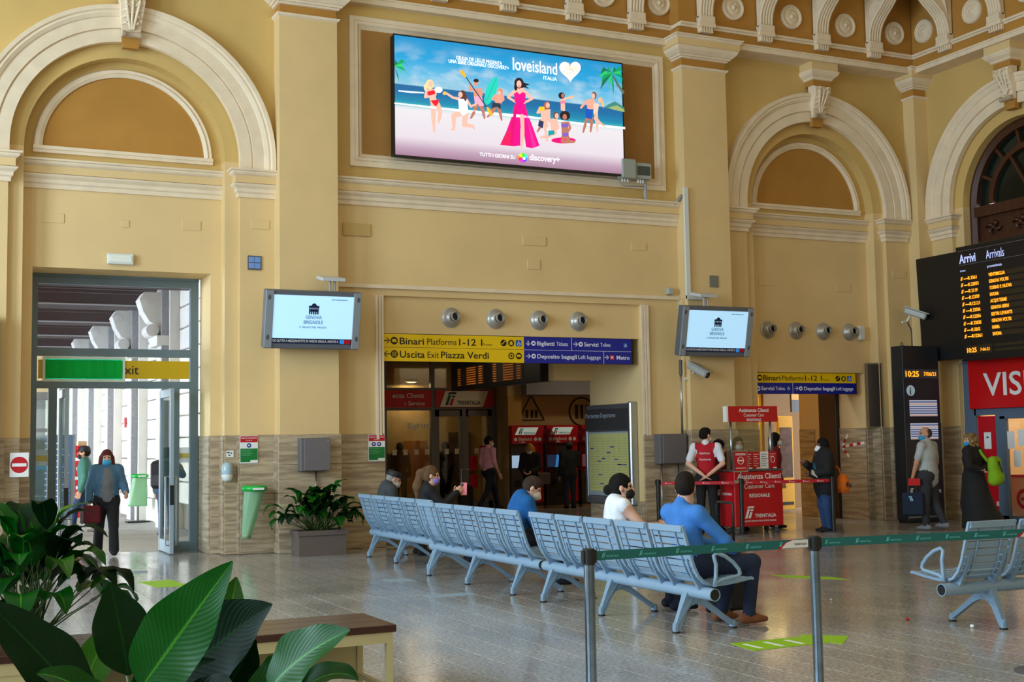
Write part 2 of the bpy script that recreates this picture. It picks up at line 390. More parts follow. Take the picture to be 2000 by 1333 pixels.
IMP_LO = [(0.0, 5.44), (0.03, 5.44), (0.035, 5.50), (0.06, 5.52), (0.065, 5.57), (0.11, 5.61), (0.125, 5.64), (0.0, 5.645)]
IMP_BLK = [(0.09, 5.655), (0.09, 5.77)]
IMP_UP = [(0.09, 5.765), (0.12, 5.78), (0.14, 5.80), (0.145, 5.825), (0.175, 5.835), (0.18, 5.86), (0.0, 5.865)]
def impost(T, u0, u1, w0, wb, parent, sides=(1, 1)):
    b = MB(T); b.ring3(u0, u1, w0, wb, IMP_LO, sides); b.ring3(u0, u1, w0, wb, IMP_UP, sides); b.build('impost_moulding', M_TRIM, parent)
    b = MB(T); b.ring3(u0, u1, w0, wb, [(0, 5.64)] + IMP_BLK, sides); b.build('impost_block', M_WALL, parent)
ARCH_PROF = [(RA - .006, -0.05), (RA - .006, 0.05), (RA + .17, 0.055), (RA + .175, 0.035), (RA + .19, 0.035), (RA + .195, 0.075), (RA + .36, 0.08), (RA + .37, 0.1), (RA + .42, 0.13), (RA + .45, 0.125), (RA + .47, 0.15), (RA + .53, 0.155), (RA + .535, 0.0)]
def keystone(T, c, parent, cap=True):
    k = empty('keystone', T(c, 0, 7.5), 0, parent); L = lambda u, w, z: tuple(a - b for a, b in zip(T(c + u, w, z), T(c, 0, 7.5)))
    b = MB(L)
    prof = [(0.08, 7.72), (0.17, 7.70), (0.2, 7.74), (0.165, 7.79), (0.16, 7.84), (0.2, 7.95), (0.27, 8.1), (0.31, 8.2), (0.3, 8.28), (0.24, 8.31), (0.08, 8.31)]
    n = len(prof)
    vs = []
    for s_ in (-1, 1): vs += [(s_ * (0.125 + 0.06 * (z - 7.7) / 0.6), w, z) for w, z in prof]
    b.add(vs, [tuple(range(n)), tuple(range(2 * n - 1, n - 1, -1))] + [(i, (i + 1) % n, n + (i + 1) % n, n + i) for i in range(n)])
    b.build('scroll_block', M_TRIM, k)
    b = MB(L)                                   # acanthus leaf ribs and lobes
    for s_ in (-1, 0, 1):
        b.tube([(s_ * .02, .2, 7.80), (s_ * .045, .215, 7.92), (s_ * .075, .28, 8.07), (s_ * .1, .325, 8.2), (s_ * .09, .3, 8.28)], [.018, .022, .024, .022, .012], 6)
    for i, z in enumerate((7.86, 7.95, 8.04, 8.13, 8.21)):
        for s_ in (-1, 1):
            w = 0.19 + (z - 7.86) * 0.38
            b.tube([(s_ * .03, w, z), (s_ * .09, w + .02, z + .045), (s_ * (.14 + .02 * i / 4), w - .01, z + .02)], [.012, .022, .006], 6)
    for s_ in (-1, 1): b.lathe([(0.0, -.14), (.045, -.135), (.05, -.1), (.03, -.08), (.04, .08), (.05, .1), (.045, .135), (0, .14)], 10, (0, 0.19, 7.735), 'x', cap=False)
    for s_ in (-1, 1): b.lathe([(0, -.02), (.05, -.018), (.05, .018), (0, .02)], 14, (s_ * .165, .22, 8.22), 'x', cap=False)
    b.build('acanthus_leaf', M_TRIM, k, smooth=True, angle=60)
    b = MB(L); b.prism([(-.115, 7.55), (.115, 7.55), (.13, 7.72), (-.13, 7.72)], 0, 0.11, 'w'); b.build('ochre_wedge', M_OCHRE, k)
    if cap:
        b = MB(L); b.box(-.2, .2, 0, .26, 8.31, 8.42); b.build('ochre_neck', M_OCHRE, k)
        b = MB(L); b.ring3(-.2, .2, .26, 0, [(0, 8.41), (.03, 8.42), (.04, 8.45), (.1, 8.50), (.13, 8.55), (.13, 8.58), (0, 8.585)]); b.build('cap_moulding', M_TRIM, k)
        b = MB(L); b.box(-.31, .31, 0, .37, 8.58, 8.74); b.build('cap_block', M_WALL, k)
    return k
def arch_bay(T, c, parent, string=True):
    b = MB(T); b.arc(ARCH_PROF, c, ZC, 0, PI, 44, stilt=ZC - 5.83); b.build('archivolt', M_TRIM, parent, smooth=True, angle=30)
    keystone(T, c, parent)
    impost(T, c + RA, c + 2.2, 0, -0.1, parent, (1, 0.3)); impost(T, c - 2.2, c - RA, 0, -0.1, parent, (0.3, 1))
    if string:
        b = MB(T); b.ring3(c - RB, c + RB, -0.35, -0.4, IMP_LO, (0, 0)); b.ring3(c - RB, c + RB, -0.35, -0.4, IMP_UP, (0, 0)); b.build('string_course', M_TRIM, parent)
        b = MB(T); b.ring3(c - RB, c + RB, -0.35, -0.4, [(0, 5.64)] + IMP_BLK, (0, 0)); b.build('string_band', M_WALL, parent)
        lunette(T, c, parent)
for c in BAYS: arch_bay(Tb, c, wall_back)
# centre bay: string course, moulded picture panel, lintel ledge and jamb mouldings
b = MB(Tb); b.ring3(6.05, 12.55, 0, -0.05, IMP_LO, (0, 0)); b.ring3(6.05, 12.55, 0, -0.05, IMP_UP, (0, 0)); b.build('string_course', M_TRIM, wall_back)
b = MB(Tb); b.ring3(6.05, 12.55, 0, -0.05, [(0, 5.64)] + IMP_BLK, (0, 0)); b.build('string_band', M_WALL, wall_back)
def rect_frame(b, u0, u1, z0, z1, prof):
    """mitred frame, prof=[(inset,w)]"""
    n = len(prof); vs = []
    for (u, z, su, sz) in ((u0, z0, 1, 1), (u1, z0, -1, 1), (u1, z1, -1, -1), (u0, z1, 1, -1)):
        for i, w in prof: vs.append((u + su * i, w, z + sz * i))
    fs = []
    for k in range(4):
        j = (k + 1) % 4
        for i in range(n - 1): fs.append((k * n + i, j * n + i, j * n + i + 1, k * n + i + 1))
    b.add(vs, fs)
b = MB(Tb); rect_frame(b, 6.37, 12.29, 6.07, 8.53, [(0, 0), (0, .05), (.07, .055), (.075, .04), (.09, .04), (.095, .06), (.13, .065), (.17, .02), (.18, .03), (.21, .01)]); b.build('panel_frame', M_TRIM, wall_back)
M_PANEL = mat('brown_panel_plaster', rgb(168, 120, 58), 0.8, var=0.12, vscale=1.2)
b = MB(Tb); b.box(6.57, 12.09, 0, 0.012, 6.27, 8.33); b.build('picture_panel', M_PANEL, wall_back)
b = MB(Tb); b.box(6.1, 12.52, 0, .05, 4.11, 4.17); b.build('lintel_ledge', M_TRIM, wall_back)
for u0 in (6.78, 11.72):
    b = MB(Tb)
    for k in range(3): b.box(u0 + k * .05, u0 + k * .05 + .038, 0, (.05, .04, .03)[k if u0 < 9 else 2 - k], 1.7, 4.0)
    b.build('jamb_moulding', M_TRIM, wall_back)
# pilasters
def pilaster(T, u0, u1, parent, wf=0.3):
    p = empty('pilaster', T((u0 + u1) / 2, wf, 0), 0, parent); o0 = T((u0 + u1) / 2, wf, 0)
    L = lambda u, w, z: tuple(a - b for a, b in zip(T(u, w, z), o0))
    b = MB(L); b.box(u0, u1, -0.05, wf, 0, 8.34); b.build('shaft', M_WALL, p)
    b = MB(L); b.ring3(u0, u1, wf, -0.05, [(0, 8.28), (.03, 8.30), (.045, 8.33), (0, 8.335)]); b.build('astragal', M_TRIM, p)
    b = MB(L); b.box(u0 + .01, u1 - .01, -0.05, wf - .01, 8.33, 8.49); b.build('ochre_neck', M_OCHRE, p)
    b = MB(L); b.ring3(u0, u1, wf, -0.05, [(0, 8.47), (.03, 8.475), (.04, 8.5), (.07, 8.505), (.08, 8.535), (.1, 8.54), (.16, 8.6), (.18, 8.64), (.18, 8.67), (0, 8.675)]); b.build('capital_cyma', M_TRIM, p)
    b = MB(L); b.ring3(u0, u1, wf, -0.05, [(.2, 8.665), (.2, 8.78)]); b.build('capital_band', M_WALL, p)
    b = MB(L); b.ring3(u0, u1, wf, -0.05, [(.2, 8.775), (.22, 8.79), (.23, 8.82), (.25, 8.825), (.26, 8.85), (0, 8.855)]); b.build('capital_abacus', M_TRIM, p)
    return p
pilaster(Tb, 5.15, 6.08, wall_back); pilaster(Tb, 12.53, 13.47, wall_back)
pilaster(Tb, 17.95, 18.4, wall_back)

# ---- entablature: fascia, frieze, thin moulding, rosettes and scroll consoles
def console(T, u, w0, parent):
    k = empty('console', T(u, w0, 9.1), 0, parent); o0 = T(u, w0, 9.1); L = lambda a, w, z: tuple(p - q for p, q in zip(T(u + a, w0 + w, z), o0))
    path = [(.06, 9.2), (.07, 9.35), (.1, 9.48), (.17, 9.6), (.29, 9.72), (.43, 9.83), (.55, 9.95), (.62, 10.08), (.62, 10.25), (.58, 10.38)]
    b = MB(L)
    pts = path + [(0.0, 10.4), (0.0, 9.2)]
    b.prism(pts, -.15, .15, 'u')
    b.build('console_body', M_TRIM, k)
    b = MB(L)
    for q in range(5): b.tube([((q - 2) * .06, w + .004, z) for w, z in path], .034, 7)
    b.build('console_flutes', M_TRIM, k, smooth=True)
    b = MB(L)
    for s_ in (-1, 1):
        b.lathe([(0, -.012), (.07, -.012), (.075, 0), (.05, .006), (.045, .012), (0, .014)], 14, (s_ * .155, .44, 9.98), 'x', cap=False)
        b.tube([(s_ * .155, .1, 9.6), (s_ * .16, .18, 9.85), (s_ * .155, .3, 10.0)], [.01, .03, .01], 6)
    b.build('console_scroll', M_TRIM, k, smooth=True)
    b = MB(L); b.box(-.15, .15, -.02, .13, 9.1, 9.22); b.box(-.17, .17, -.02, .12, 9.02, 9.1)
    for q in range(5): b.prism([(-.13 + q * .055, 9.02), (-.105 + q * .055, 9.02), (-.095 + q * .055, 8.92), (-.14 + q * .055, 8.92)], 0, .1, 'w')
    b.box(-.15, .14, 0, .06, 8.93, 9.02); b.build('console_foot', M_TRIM, k)
    return k
def rosette(T, u, w0, parent):
    b = MB(lambda a, h, z: T(u + a, w0 + h, 9.5 + z))
    b.lathe([(r_ * 1.17, h_) for r_, h_ in [(0.2, 0), (.2, .04), (.185, .055), (.165, .05), (.16, .03), (.12, .025), (.1, .045), (.075, .05), (.06, .03), (.045, .035), (.03, .07), (0.0, .08)]], 24, (0, 0, 0), 'y', cap=False)
    return b.build('rosette', M_TRIM, parent, smooth=True, angle=50)
def entablature(T, u0, u1, w, parent, cons, ros, back=-0.1):
    b = MB(T); b.box(u0, u1, back, w, 8.73, 8.84); b.box(u0, u1, back, w + .02, 8.815, 8.845); b.build('cornice_fascia', M_TRIM, parent)
    b = MB(T); b.box(u0, u1, back, w - .01, 8.84, 9.02); b.box(u0, u1, back, w - .03, 9.09, 10.6); b.build('cornice_frieze', M_OCHRE, parent)
    b = MB(T); b.prism([(back, 9.01), (w + .02, 9.01), (w + .03, 9.04), (w + .06, 9.05), (w + .06, 9.09), (back, 9.1)], u0, u1, 'u'); b.build('cornice_moulding', M_TRIM, parent)
    b = MB(T); b.box(u0, u1, back, w + .95, 10.4, 10.6); b.build('cornice_soffit', M_TRIM, parent)
    for c in cons: console(T, c, w, parent)
    for c in ros: rosette(T, c, w - .03, parent)
entablature(Tb, 12.42, 17.86, 0.43, wall_back, (12.95, 14.27, 15.57, 16.84), (13.6, 14.92, 16.2, 17.42))
entablature(Tb, 6.2, 12.42, 0.12, wall_back, (7.9, 9.16, 10.42, 11.68), (8.53, 9.79, 11.05, 12.2))
entablature(Tb, 0.5, 6.2, 0.43, wall_back, (5.6,), ())

# ---- right wall
B = MB(Tr)
bay(B, 0.0, 9, full=False); B.arch_plate(0, 1.8, 8.0, RB + .06, ZC, -0.12, -0.5)
B.box(2.2, 25.2, -0.4, 0, 0, 13.2); B.box(-2.6, 2.3, -0.4, -0.06, 9.15, 13.2)
wall_right = struct(two_tone(B.build('wall_right', M_WALL)))
arch_bay(Tr, 0.0, wall_right, string=False)
entablature(Tr, -2.2 - 0.01, 6, 0.43, wall_right, (-1.15, 0.12, 1.4), (-1.75, -0.5, 0.77))
# ---- travertine wainscot slabs
def slab(T, u0, u1, w, parent, zs=(0, 0.62, 1.33, 1.79), ax='w', t=0.03):
    for a, z in zip(zs[:-1], zs[1:]):
        b = MB(T)
        if ax == 'w': b.bbox(u0 + .001, u1 - .001, w, w + t, a + .002, z - .002, .004)
        else: b.bbox(w - t, w, u0 + .001, u1 - .001, a + .002, z - .002, .004)
        b.build('travertine_slab', M_TRAV, parent)
Z3 = (0, .9, 1.79)
for u0, u1, w in ((5.12, 6.11, .3), (12.50, 13.50, .3), (17.92, 18.3, .3)): slab(Tb, u0, u1, w, wall_back, (0, 0.9, 1.33, 1.79))
for c in BAYS:
    for s_ in (-1, 1):
        a, d = sorted((c + s_ * RA, c + s_ * 2.2)); slab(Tb, a, d, 0, wall_back, Z3)
        a, d = sorted((c + s_ * RB, c + s_ * RA)); slab(Tb, a, d, -.1, wall_back, Z3)
        a, d = sorted((c + s_ * HO, c + s_ * RB)); slab(Tb, a, d, -.35, wall_back, Z3)
for c in BAYS:
    slab(Tb, -1.1, -.34, c + HO, wall_back, Z3, 'u'); slab(Tb, -.35, -.1, c + RB, wall_back, Z3, 'u'); slab(Tb, -.1, 0.02, c + RA, wall_back, Z3, 'u')
slab(Tb, 0, .32, 5.15, wall_back, Z3, 'u'); slab(Tb, 0, .32, 12.53, wall_back, Z3, 'u'); slab(Tb, 0, .32, 17.95, wall_back, Z3, 'u')
slab(Tb, 6.08, OL, 0, wall_back, (0, .62, 1.33, 1.79)); slab(Tb, OR, 12.53, 0, wall_back, (0, .62, 1.33, 1.72))
slab(Tb, -1.0, 0.02, OR, wall_back, (0, .55), 'u'); slab(Tb, -1.9, -1.0, OR, wall_back, (0, .55), 'u')
slab(Tb, -1.75, -1.1, 17.01, wall_back, Z3, 'u'); slab(Tb, -2.4, -1.9, 17.01, wall_back, Z3, 'u')
for u0, u1 in ((-2.2, -1.66),): slab(Tr, u0, u1, 0, wall_right, Z3)
slab(Tr, -1.66, -1.5, -.1, wall_right, Z3); slab(Tr, 2.2, 5, 0, wall_right, Z3)

def m_glass(name, tint=(0.92, 0.96, 0.96), refl=0.10):
    m = bpy.data.materials.new(name); m.use_nodes = True; nt = m.node_tree
    for n in list(nt.nodes):
        if n.type == 'BSDF_PRINCIPLED': nt.nodes.remove(n)
    out = [n for n in nt.nodes if n.type == 'OUTPUT_MATERIAL'][0]
    t = nt.nodes.new('ShaderNodeBsdfTransparent'); t.inputs[0].default_value = tint + (1,)
    g = nt.nodes.new('ShaderNodeBsdfGlossy'); g.inputs['Roughness'].default_value = 0.03
    lw = nt.nodes.new('ShaderNodeLayerWeight'); lw.inputs[0].default_value = 0.25
    mr = nt.nodes.new('ShaderNodeMapRange'); mr.inputs[3].default_value = refl * 0.6; mr.inputs[4].default_value = 0.6 if refl > .05 else 0.15
    mx = nt.nodes.new('ShaderNodeMixShader')
    if refl < .05:
        g = nt.nodes.new('ShaderNodeBsdfDiffuse'); g.inputs[0].default_value = (.5, .5, .55, 1); mx.inputs[0].default_value = .04
    else: nt.links.new(lw.outputs['Fresnel'], mr.inputs[0]); nt.links.new(mr.outputs[0], mx.inputs[0])
    nt.links.new(t.outputs[0], mx.inputs[1]); nt.links.new(g.outputs[0], mx.inputs[2]); nt.links.new(mx.outputs[0], out.inputs[0])
    return m
M_GLASS = m_glass('clear_glass')
M_GLASSD = m_glass('dusty_glass', (0.80, 0.82, 0.86), 0.02)
M_SMOKE = m_glass('acrylic', (0.9, 0.93, 0.93), 0.14)
def m_film(name, col, tr=0.7):
    m = bpy.data.materials.new(name); m.use_nodes = True; nt = m.node_tree; p = nt.nodes['Principled BSDF']; out = [n for n in nt.nodes if n.type == 'OUTPUT_MATERIAL'][0]
    p.inputs['Base Color'].default_value = col; p.inputs['Roughness'].default_value = 0.35
    t = nt.nodes.new('ShaderNodeBsdfTranslucent'); t.inputs[0].default_value = col; mx = nt.nodes.new('ShaderNodeMixShader'); mx.inputs[0].default_value = tr
    nt.links.new(p.outputs[0], mx.inputs[1]); nt.links.new(t.outputs[0], mx.inputs[2]); nt.links.new(mx.outputs[0], out.inputs[0]); return m

# ------------------------------------------------------------------ station door on the left (frame, leaves, transom)
d1 = struct(empty('door_1', (2.95, 20.4, 0)))
def Ld(u, w, z): return (u, -w, z)      # local: u across, w towards the hall
M_DOORF = mat('door_frame_grey', rgb(98, 116, 122), 0.4, var=0.05, vscale=3)
b = MB(Ld)
b.box(-1.27, -1.15, -.06, .06, 0, 4.28); b.box(1.13, 1.25, -.06, .06, 0, 4.28); b.box(-1.151, 1.131, -.057, .057, 4.13, 4.279); b.box(-1.271, 1.251, .061, .08, 4.235, 4.281)
b.box(-1.151, 1.131, -.056, .056, 3.03, 3.15); b.box(-1.151, 1.131, -.056, .056, 2.54, 2.65); b.box(-.98, -.86, -.05, .05, 0, 2.55); b.box(.86, .96, -.05, .05, 0, 2.55)
b.box(.96, 1.13, -.05, .05, 0, .16); b.box(-1.15, -.98, -.05, .05, 0, .16)
b.build('door_frame', M_DOORF, d1)
for u0, u1, z0, z1 in ((-1.15, 1.13, 3.15, 4.13), (-1.15, 1.13, 2.65, 3.03), (-1.15, -.98, .16, 2.54), (.96, 1.13, .16, 2.54)):
    MB(Ld).box(u0, u1, -.008, .008, z0, z1).build('glass_pane', M_GLASSD if z0 > 3.1 else M_GLASS, d1)
M_FROST = mat('frosted_strip', rgb(214, 224, 226), 0.5, alpha=0.55)
for u0, u1 in ((-1.15, -.98), (.96, 1.13)):
    MB(Ld).box(u0, u1, .01, .012, 1.38, 1.62).build('frosted_band', M_FROST, d1)
    o = MB(Ld).box(u0 + .01, u1 - .01, .013, .014, 1.45, 1.53).build('yellow_sticker', mat('pale_yellow_print', rgb(196, 178, 92), 0.5), d1)
for x0, yb, name in ((.75, .6, 'r'), (-.76, .5, 'l')):
    lf = empty('door_leaf', (x0, 0, 0), 0, d1)
    L = lambda u, w, z: (u, w, z)
    b = MB(); y0, y1 = -yb, .98 - yb
    b.box(-.025, .025, y0, y0 + .09, .02, 2.52); b.box(-.025, .025, y1 - .09, y1, .02, 2.52); b.box(-.022, .022, y0 + .085, y1 - .085, .021, .2); b.box(-.022, .022, y0 + .085, y1 - .085, 2.4, 2.519)
    b.build('leaf_frame', mat('leaf_aluminium', rgb(150, 164, 172), 0.35, var=0.04), lf)
    MB().box(-.006, .006, y0 + .09, y1 - .09, .2, 2.4).build('leaf_glass', M_GLASS, lf)
    for s_ in (-1, 1):
        b = MB(); b.tube([(s_ * .025, y0 + .1, .14), (s_ * .08, y0 + .1, .14), (s_ * .08, y0 + .1, 1.18), (s_ * .025, y0 + .1, 1.18)], .014, 8); b.build('pull_handle', M_CHROME, lf, smooth=True, angle=50)
    MB().box(-.03, .03, y0 - .004, y0 + .03, .75, 1.05).build('door_lock', M_BLACK, lf)
# exit strip stuck behind green film
ex = empty('exit_sign', (2.95, 20.38, 2.66))
tag(ex, 'yellow exit strip partly covered with green film above the open door', 'sign')
M_YF = m_film('yellow_film', rgb(214, 178, 6), 0.25); M_GF = m_film('green_film', rgb(60, 255, 196), 0.92)
MB(Ld).box(-1.13, 1.11, .015, .02, .03, .31).build('yellow_strip', M_YF, ex)
b = MB(Ld)
n = 24
for i in range(n):
    u0, u1 = -1.03 + i * 1.12 / n, -1.03 + (i + 1) * 1.12 / n
    w0, w1 = .035 + .006 * math.sin(i * 1.9), .035 + .006 * math.sin((i + 1) * 1.9)
    b.add([(u0, w0, .0), (u1, w1, .0), (u1, w1, .33), (u0, w0, .33)], [(0, 1, 2, 3)])
b.build('green_film', M_GF, ex, smooth=True)
b = MB(Ld); rect_frame(b, -1.07, .13, -.02, .36, [(0, .03), (0, .045), (.035, .045), (.035, .03)]); b.build('tape_border', mat('masking_tape', rgb(206, 214, 196), 0.6), ex)
text('xit', .2, M_BLACK, ex, (.125, -.025, .1), bold=.004)

# ------------------------------------------------------------------ outside arcade beyond the door
M_STONE = mat('pale_ashlar', rgb(226, 224, 216), 0.8, var=0.08, vscale=2.0, bump=0.15, bscale=12, rand=0.05)
M_GRAN = mat('grey_granite', rgb(150, 152, 156), 0.7, var=0.16, vscale=18)
M_PAVE = mat('outside_paving', rgb(178, 178, 172), 0.6, var=0.12, vscale=1.5)
pv = struct(MB().box(-14, 5.2, 20.55, 60, -.15, -.012).build('floor_outside', mat('paving_joint', rgb(110, 110, 106), 0.8)))
for i in range(10):
    for j in range(7):
        MB().bbox(-1.2 + j * .9 + .005, -1.2 + (j + 1) * .9 - .005, 20.6 + i * 1.6 + .005, 20.6 + (i + 1) * 1.6 - .005, -.03, -.002, .004).build('paving_slab', M_PAVE, pv)
wo = struct(MB().box(5.12, 5.6, 21.2, 60, 0, 9).build('wall_arcade', mat('stone_joint', rgb(120, 118, 112), 0.9)))
for k in range(6):
    yc = 26.85 + k * 3.75
    b = MB(); b.box(4.86, 5.12, yc - .55, yc + .55, 0, 4.95); b.box(4.8, 5.12, yc - .62, yc + .62, 0, .5); b.box(4.74, 5.12, yc - .3, yc + .3, 0, 4.9); b.build('arcade_pilaster', M_STONE, wo)
    MB().box(4.72, 5.12, yc - .42, yc - .3, 0, 4.9).build('granite_return', M_GRAN, wo)
    y0, y1 = yc + .55, yc + 3.2
    if k == 0:
        for r in range(10): MB().bbox(5.05, 5.2, yc - 3.4, yc - .56, .5 + r * .44 + .012, .5 + (r + 1) * .44 - .012, .02).build('stone_block', M_STONE, wo)
    for r in range(10): MB().bbox(5.05, 5.2, y0 + .01, y1 - .01, .5 + r * .44 + .012, .5 + (r + 1) * .44 - .012, .02).build('stone_block', M_STONE, wo)
    MB().box(5.02, 5.2, y0, y1, 0, .5).build('stone_plinth', M_STONE, wo)
    b = MB(); b.box(4.62, 5.12, yc - .45, yc + .45, 3.7, 3.9)
    q = ((5.12, 3.9), (4.75, 3.9), (4.68, 4.1), (4.5, 4.2), (4.38, 4.4), (4.3, 4.65), (4.4, 4.8), (5.12, 4.8))
    b.add([(x, y, z) for y in (yc - .25, yc + .25) for x, z in q], [tuple(range(8)), tuple(range(15, 7, -1))] + [(i, (i + 1) % 8, 8 + (i + 1) % 8, 8 + i) for i in range(8)])
    b.lathe([(0, -.3), (.13, -.29), (.13, .29), (0, .3)], 14, (4.56, yc, 4.02), 'y', cap=False); b.lathe([(0, -.28), (.1, -.27), (.1, .27), (0, .28)], 12, (4.42, yc, 4.62), 'y', cap=False)
    b.build('corbel', M_STONE, wo)
MB().box(-14, 5.6, 46.5, 47, 0, 9).build('end_wall', M_STONE, wo)
M_CANOPY = mat('dark_brown_timber', rgb(74, 52, 50), 0.6, var=0.15, vscale=4)
cn = struct(MB().box(-9, 5.2, 21.2, 47, 5.0, 5.15).build('ceiling_arcade', M_CANOPY))
for k in range(6):
    y = 24.6 + k * 4.0
    MB().box(-9, 5.05, y, y + .9, 4.72, 5.0).build('canopy_beam', M_CANOPY, cn)
    MB().box(-9, 4.9, y - .03, y, 4.71, 4.74).build('beam_flashing', mat('zinc_flashing', rgb(190, 186, 186), 0.5), cn)
    for q in range(4): MB().box(-9, 5.05, y + 1.2 + q * .7, y + 1.32 + q * .7, 4.9, 5.0).build('canopy_joist', M_CANOPY, cn)
# glazed street front seen through the left sidelight
gl = empty('glazed_lobby', (1.2, 25.5, 0)); tag(gl, 'glazed lobby with blue stripes seen through the narrow left sidelight', 'glass lobby')
b = MB()
for x in (-1.2, -.35, .6, 1.35): b.box(x - .04, x + .04, -.04, .04, 0, 2.7)
b.box(-1.2, 1.35, -.04, .04, 2.55, 2.7); b.box(-1.2, 1.35, -.04, .04, 1.95, 2.02); b.build('lobby_frame', mat('dark_blue_steel', rgb(52, 70, 92), 0.4), gl)
MB().box(-1.2, 1.35, -.01, .01, 0, 2.55).build('lobby_glass', M_GLASS, gl)
for z in (1.25, 1.5): MB().box(-1.2, 1.35, -.02, -.015, z, z + .12).build('blue_stripe', mat('blue_vinyl', rgb(30, 120, 170), 0.5), gl)
MB().box(-1.2, 1.35, -.06, .06, 2.7, 3.4).build('lobby_fascia', mat('cream_fascia', rgb(226, 204, 150), 0.7), gl)
MB().box(-1.2, 1.35, 1.4, 1.45, 0, 2.6).build('lobby_back_panel', mat('teal_panel', rgb(70, 110, 120), 0.6, var=0.2, vscale=3), gl)
# information board and red machine outside
ib = empty('notice_board', (3.05, 30.0, 0)); tag(ib, 'tall blue notice board with white lines standing outside the door', 'sign')
MB().bbox(-.42, .42, -.03, .03, .1, 1.95, .01).build('board_panel', mat('slate_blue_panel', rgb(84, 112, 150), 0.5), ib)
for q in range(12): MB().box(-.32, .1 + .2 * ((q * 7) % 3) / 2, -.035, -.031, 1.75 - q * .13, 1.775 - q * .13).build('printed_line', M_WHITE, ib)
for s_ in (-1, 1): MB().box(s_ * .4 - .03, s_ * .4 + .03, -.04, .04, 0, 1.97).build('board_post', M_CHROME, ib)
rm = empty('vending_machine', (3.86, 32.5, 0)); rm.scale = (.4, .8, .9); tag(rm, 'red and white vending machine standing outside behind the man in cap', 'machine')
MB().bbox(-.45, .45, -.4, .4, 0, 1.9, .02).build('machine_body', mat('red_machine', rgb(206, 24, 40), 0.4), rm)
for q in range(5): MB().box(-.36 + .1 * (q % 2), .28, -.412, -.402, .5 + q * .25, .58 + q * .25).build('white_stripe', M_WHITE, rm)
b = MB(); b.box(-.1, .4, -.2, .2, 1.9, 2.02); b.build('machine_top_box', mat('tan_box', rgb(190, 160, 120), 0.7), rm)
rl = MB().box(5.02, 5.04, 33.0, 33.25, 2.15, 2.4).build('red_notice', M_RED); tag(rl, 'small red notice fixed high on the outside stone wall', 'sign')

# ------------------------------------------------------------------ inner hall behind the centre opening
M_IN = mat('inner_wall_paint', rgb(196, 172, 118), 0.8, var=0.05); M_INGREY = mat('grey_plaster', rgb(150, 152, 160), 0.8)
B = MB()
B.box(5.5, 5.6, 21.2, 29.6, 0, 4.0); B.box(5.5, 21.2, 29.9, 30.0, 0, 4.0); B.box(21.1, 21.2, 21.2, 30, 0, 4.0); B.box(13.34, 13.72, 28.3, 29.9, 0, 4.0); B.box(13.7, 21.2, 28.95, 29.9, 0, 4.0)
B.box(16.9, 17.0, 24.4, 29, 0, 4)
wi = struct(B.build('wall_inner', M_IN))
B = MB(); B.box(13.72, 16.9, 28.0, 28.95, 2.78, 3.95); wi2 = B.build('bulkhead', M_INGREY, wi)
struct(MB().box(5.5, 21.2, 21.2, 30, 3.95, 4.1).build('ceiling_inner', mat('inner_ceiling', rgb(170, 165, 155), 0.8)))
MB().box(13.345, 13.715, 28.28, 28.3, 0, 2.75).build('yellow_column_face', mat('ochre_column_paint', rgb(190, 150, 70), 0.7), wi)
MB().box(10.9, 11.72, 21.1, 21.3, 2.75, 3.4).build('passage_downstand', M_WALL, wi)
# ticket office glass front
of = empty('ticket_office', (11.6, 29.0, 0)); tag(of, 'glass ticket office front with red and white fascia behind the opening', 'shop front')
M_OFF = mat('office_grey_frame', rgb(112, 108, 104), 0.45)
b = MB()
for x in (-3.0, -1.2, .04, .86, 1.66): b.box(x - .05, x + .05, -.06, .06, 0, 3.9)
b.box(-3, 1.7, -.05, .05, 2.43, 2.5); b.box(-3, 1.7, -.05, .05, 2.92, 2.98); b.box(.09, .2, -.05, .05, 0, 2.45); b.box(.75, .97, -.05, .05, 0, 2.45); b.box(1.5, 1.61, -.05, .05, 0, 2.45); b.box(.09, 1.61, -.05, .05, 2.28, 2.45); b.box(.09, 1.61, -.05, .05, 0, .2); b.build('office_frame', M_OFF, of)
MB().box(-3, 1.66, -.01, .01, 0, 3.9).build('office_glass', m_glass('office_glass', (0.74, 0.72, 0.68), 0.08), of)
MB().box(-3, -.01, -.09, -.06, 2.5, 2.92).build('red_fascia', M_RED, of); MB().box(.09, 1.66, -.09, -.06, 2.5, 2.92).build('red_fascia', M_RED, of)
b = MB(); b.prism([(.2, 2.51), (1.35, 2.51), (1.5, 2.9), (.35, 2.9)], -.11, -.09, 'w'); b.build('logo_plate', mat('cream_plate', rgb(232, 222, 196), 0.5), of)
text('enza Clienti', .17, M_WHITE, of, (-1.02, -.1, 2.73), bold=.006); text('r Service', .15, M_WHITE, of, (-.72, -.1, 2.55))
text('TRENITALIA', .15, mat('ink', rgb(30, 30, 34), 0.6), of, (.66, -.12, 2.56), bold=.006, width=.62)
def logo(parent, x, y, z, s, cols, face='y', sgn=-1):
    """slanted double-stroke emblem: two leaning bars, the upper one hooked"""
    q = [[(0.0, 0.0), (.28, 0.0), (.62, .78), (.34, .78)], [(.42, 0.0), (.7, 0.0), (.93, .52), (.66, .52)], [(.30, .84), (1.12, .84), (1.2, 1.0), (.52, 1.0), (.36, .96)], [(.68, .6), (1.0, .6), (1.07, .74), (.74, .74)]]
    for i, p in enumerate(q):
        b = MB(lambda u, w, zz: (x + u * s * .8, y + w, z + zz * s) if face == 'y' else (x + w, y - u * s * .8, z + zz * s))
        b.prism(p, 0, sgn * .003, 'w'); b.build('emblem', cols[i % len(cols)], parent)
M_GREENI = mat('emblem_green', rgb(10, 90, 50), 0.5); M_INK = MATS['ink']
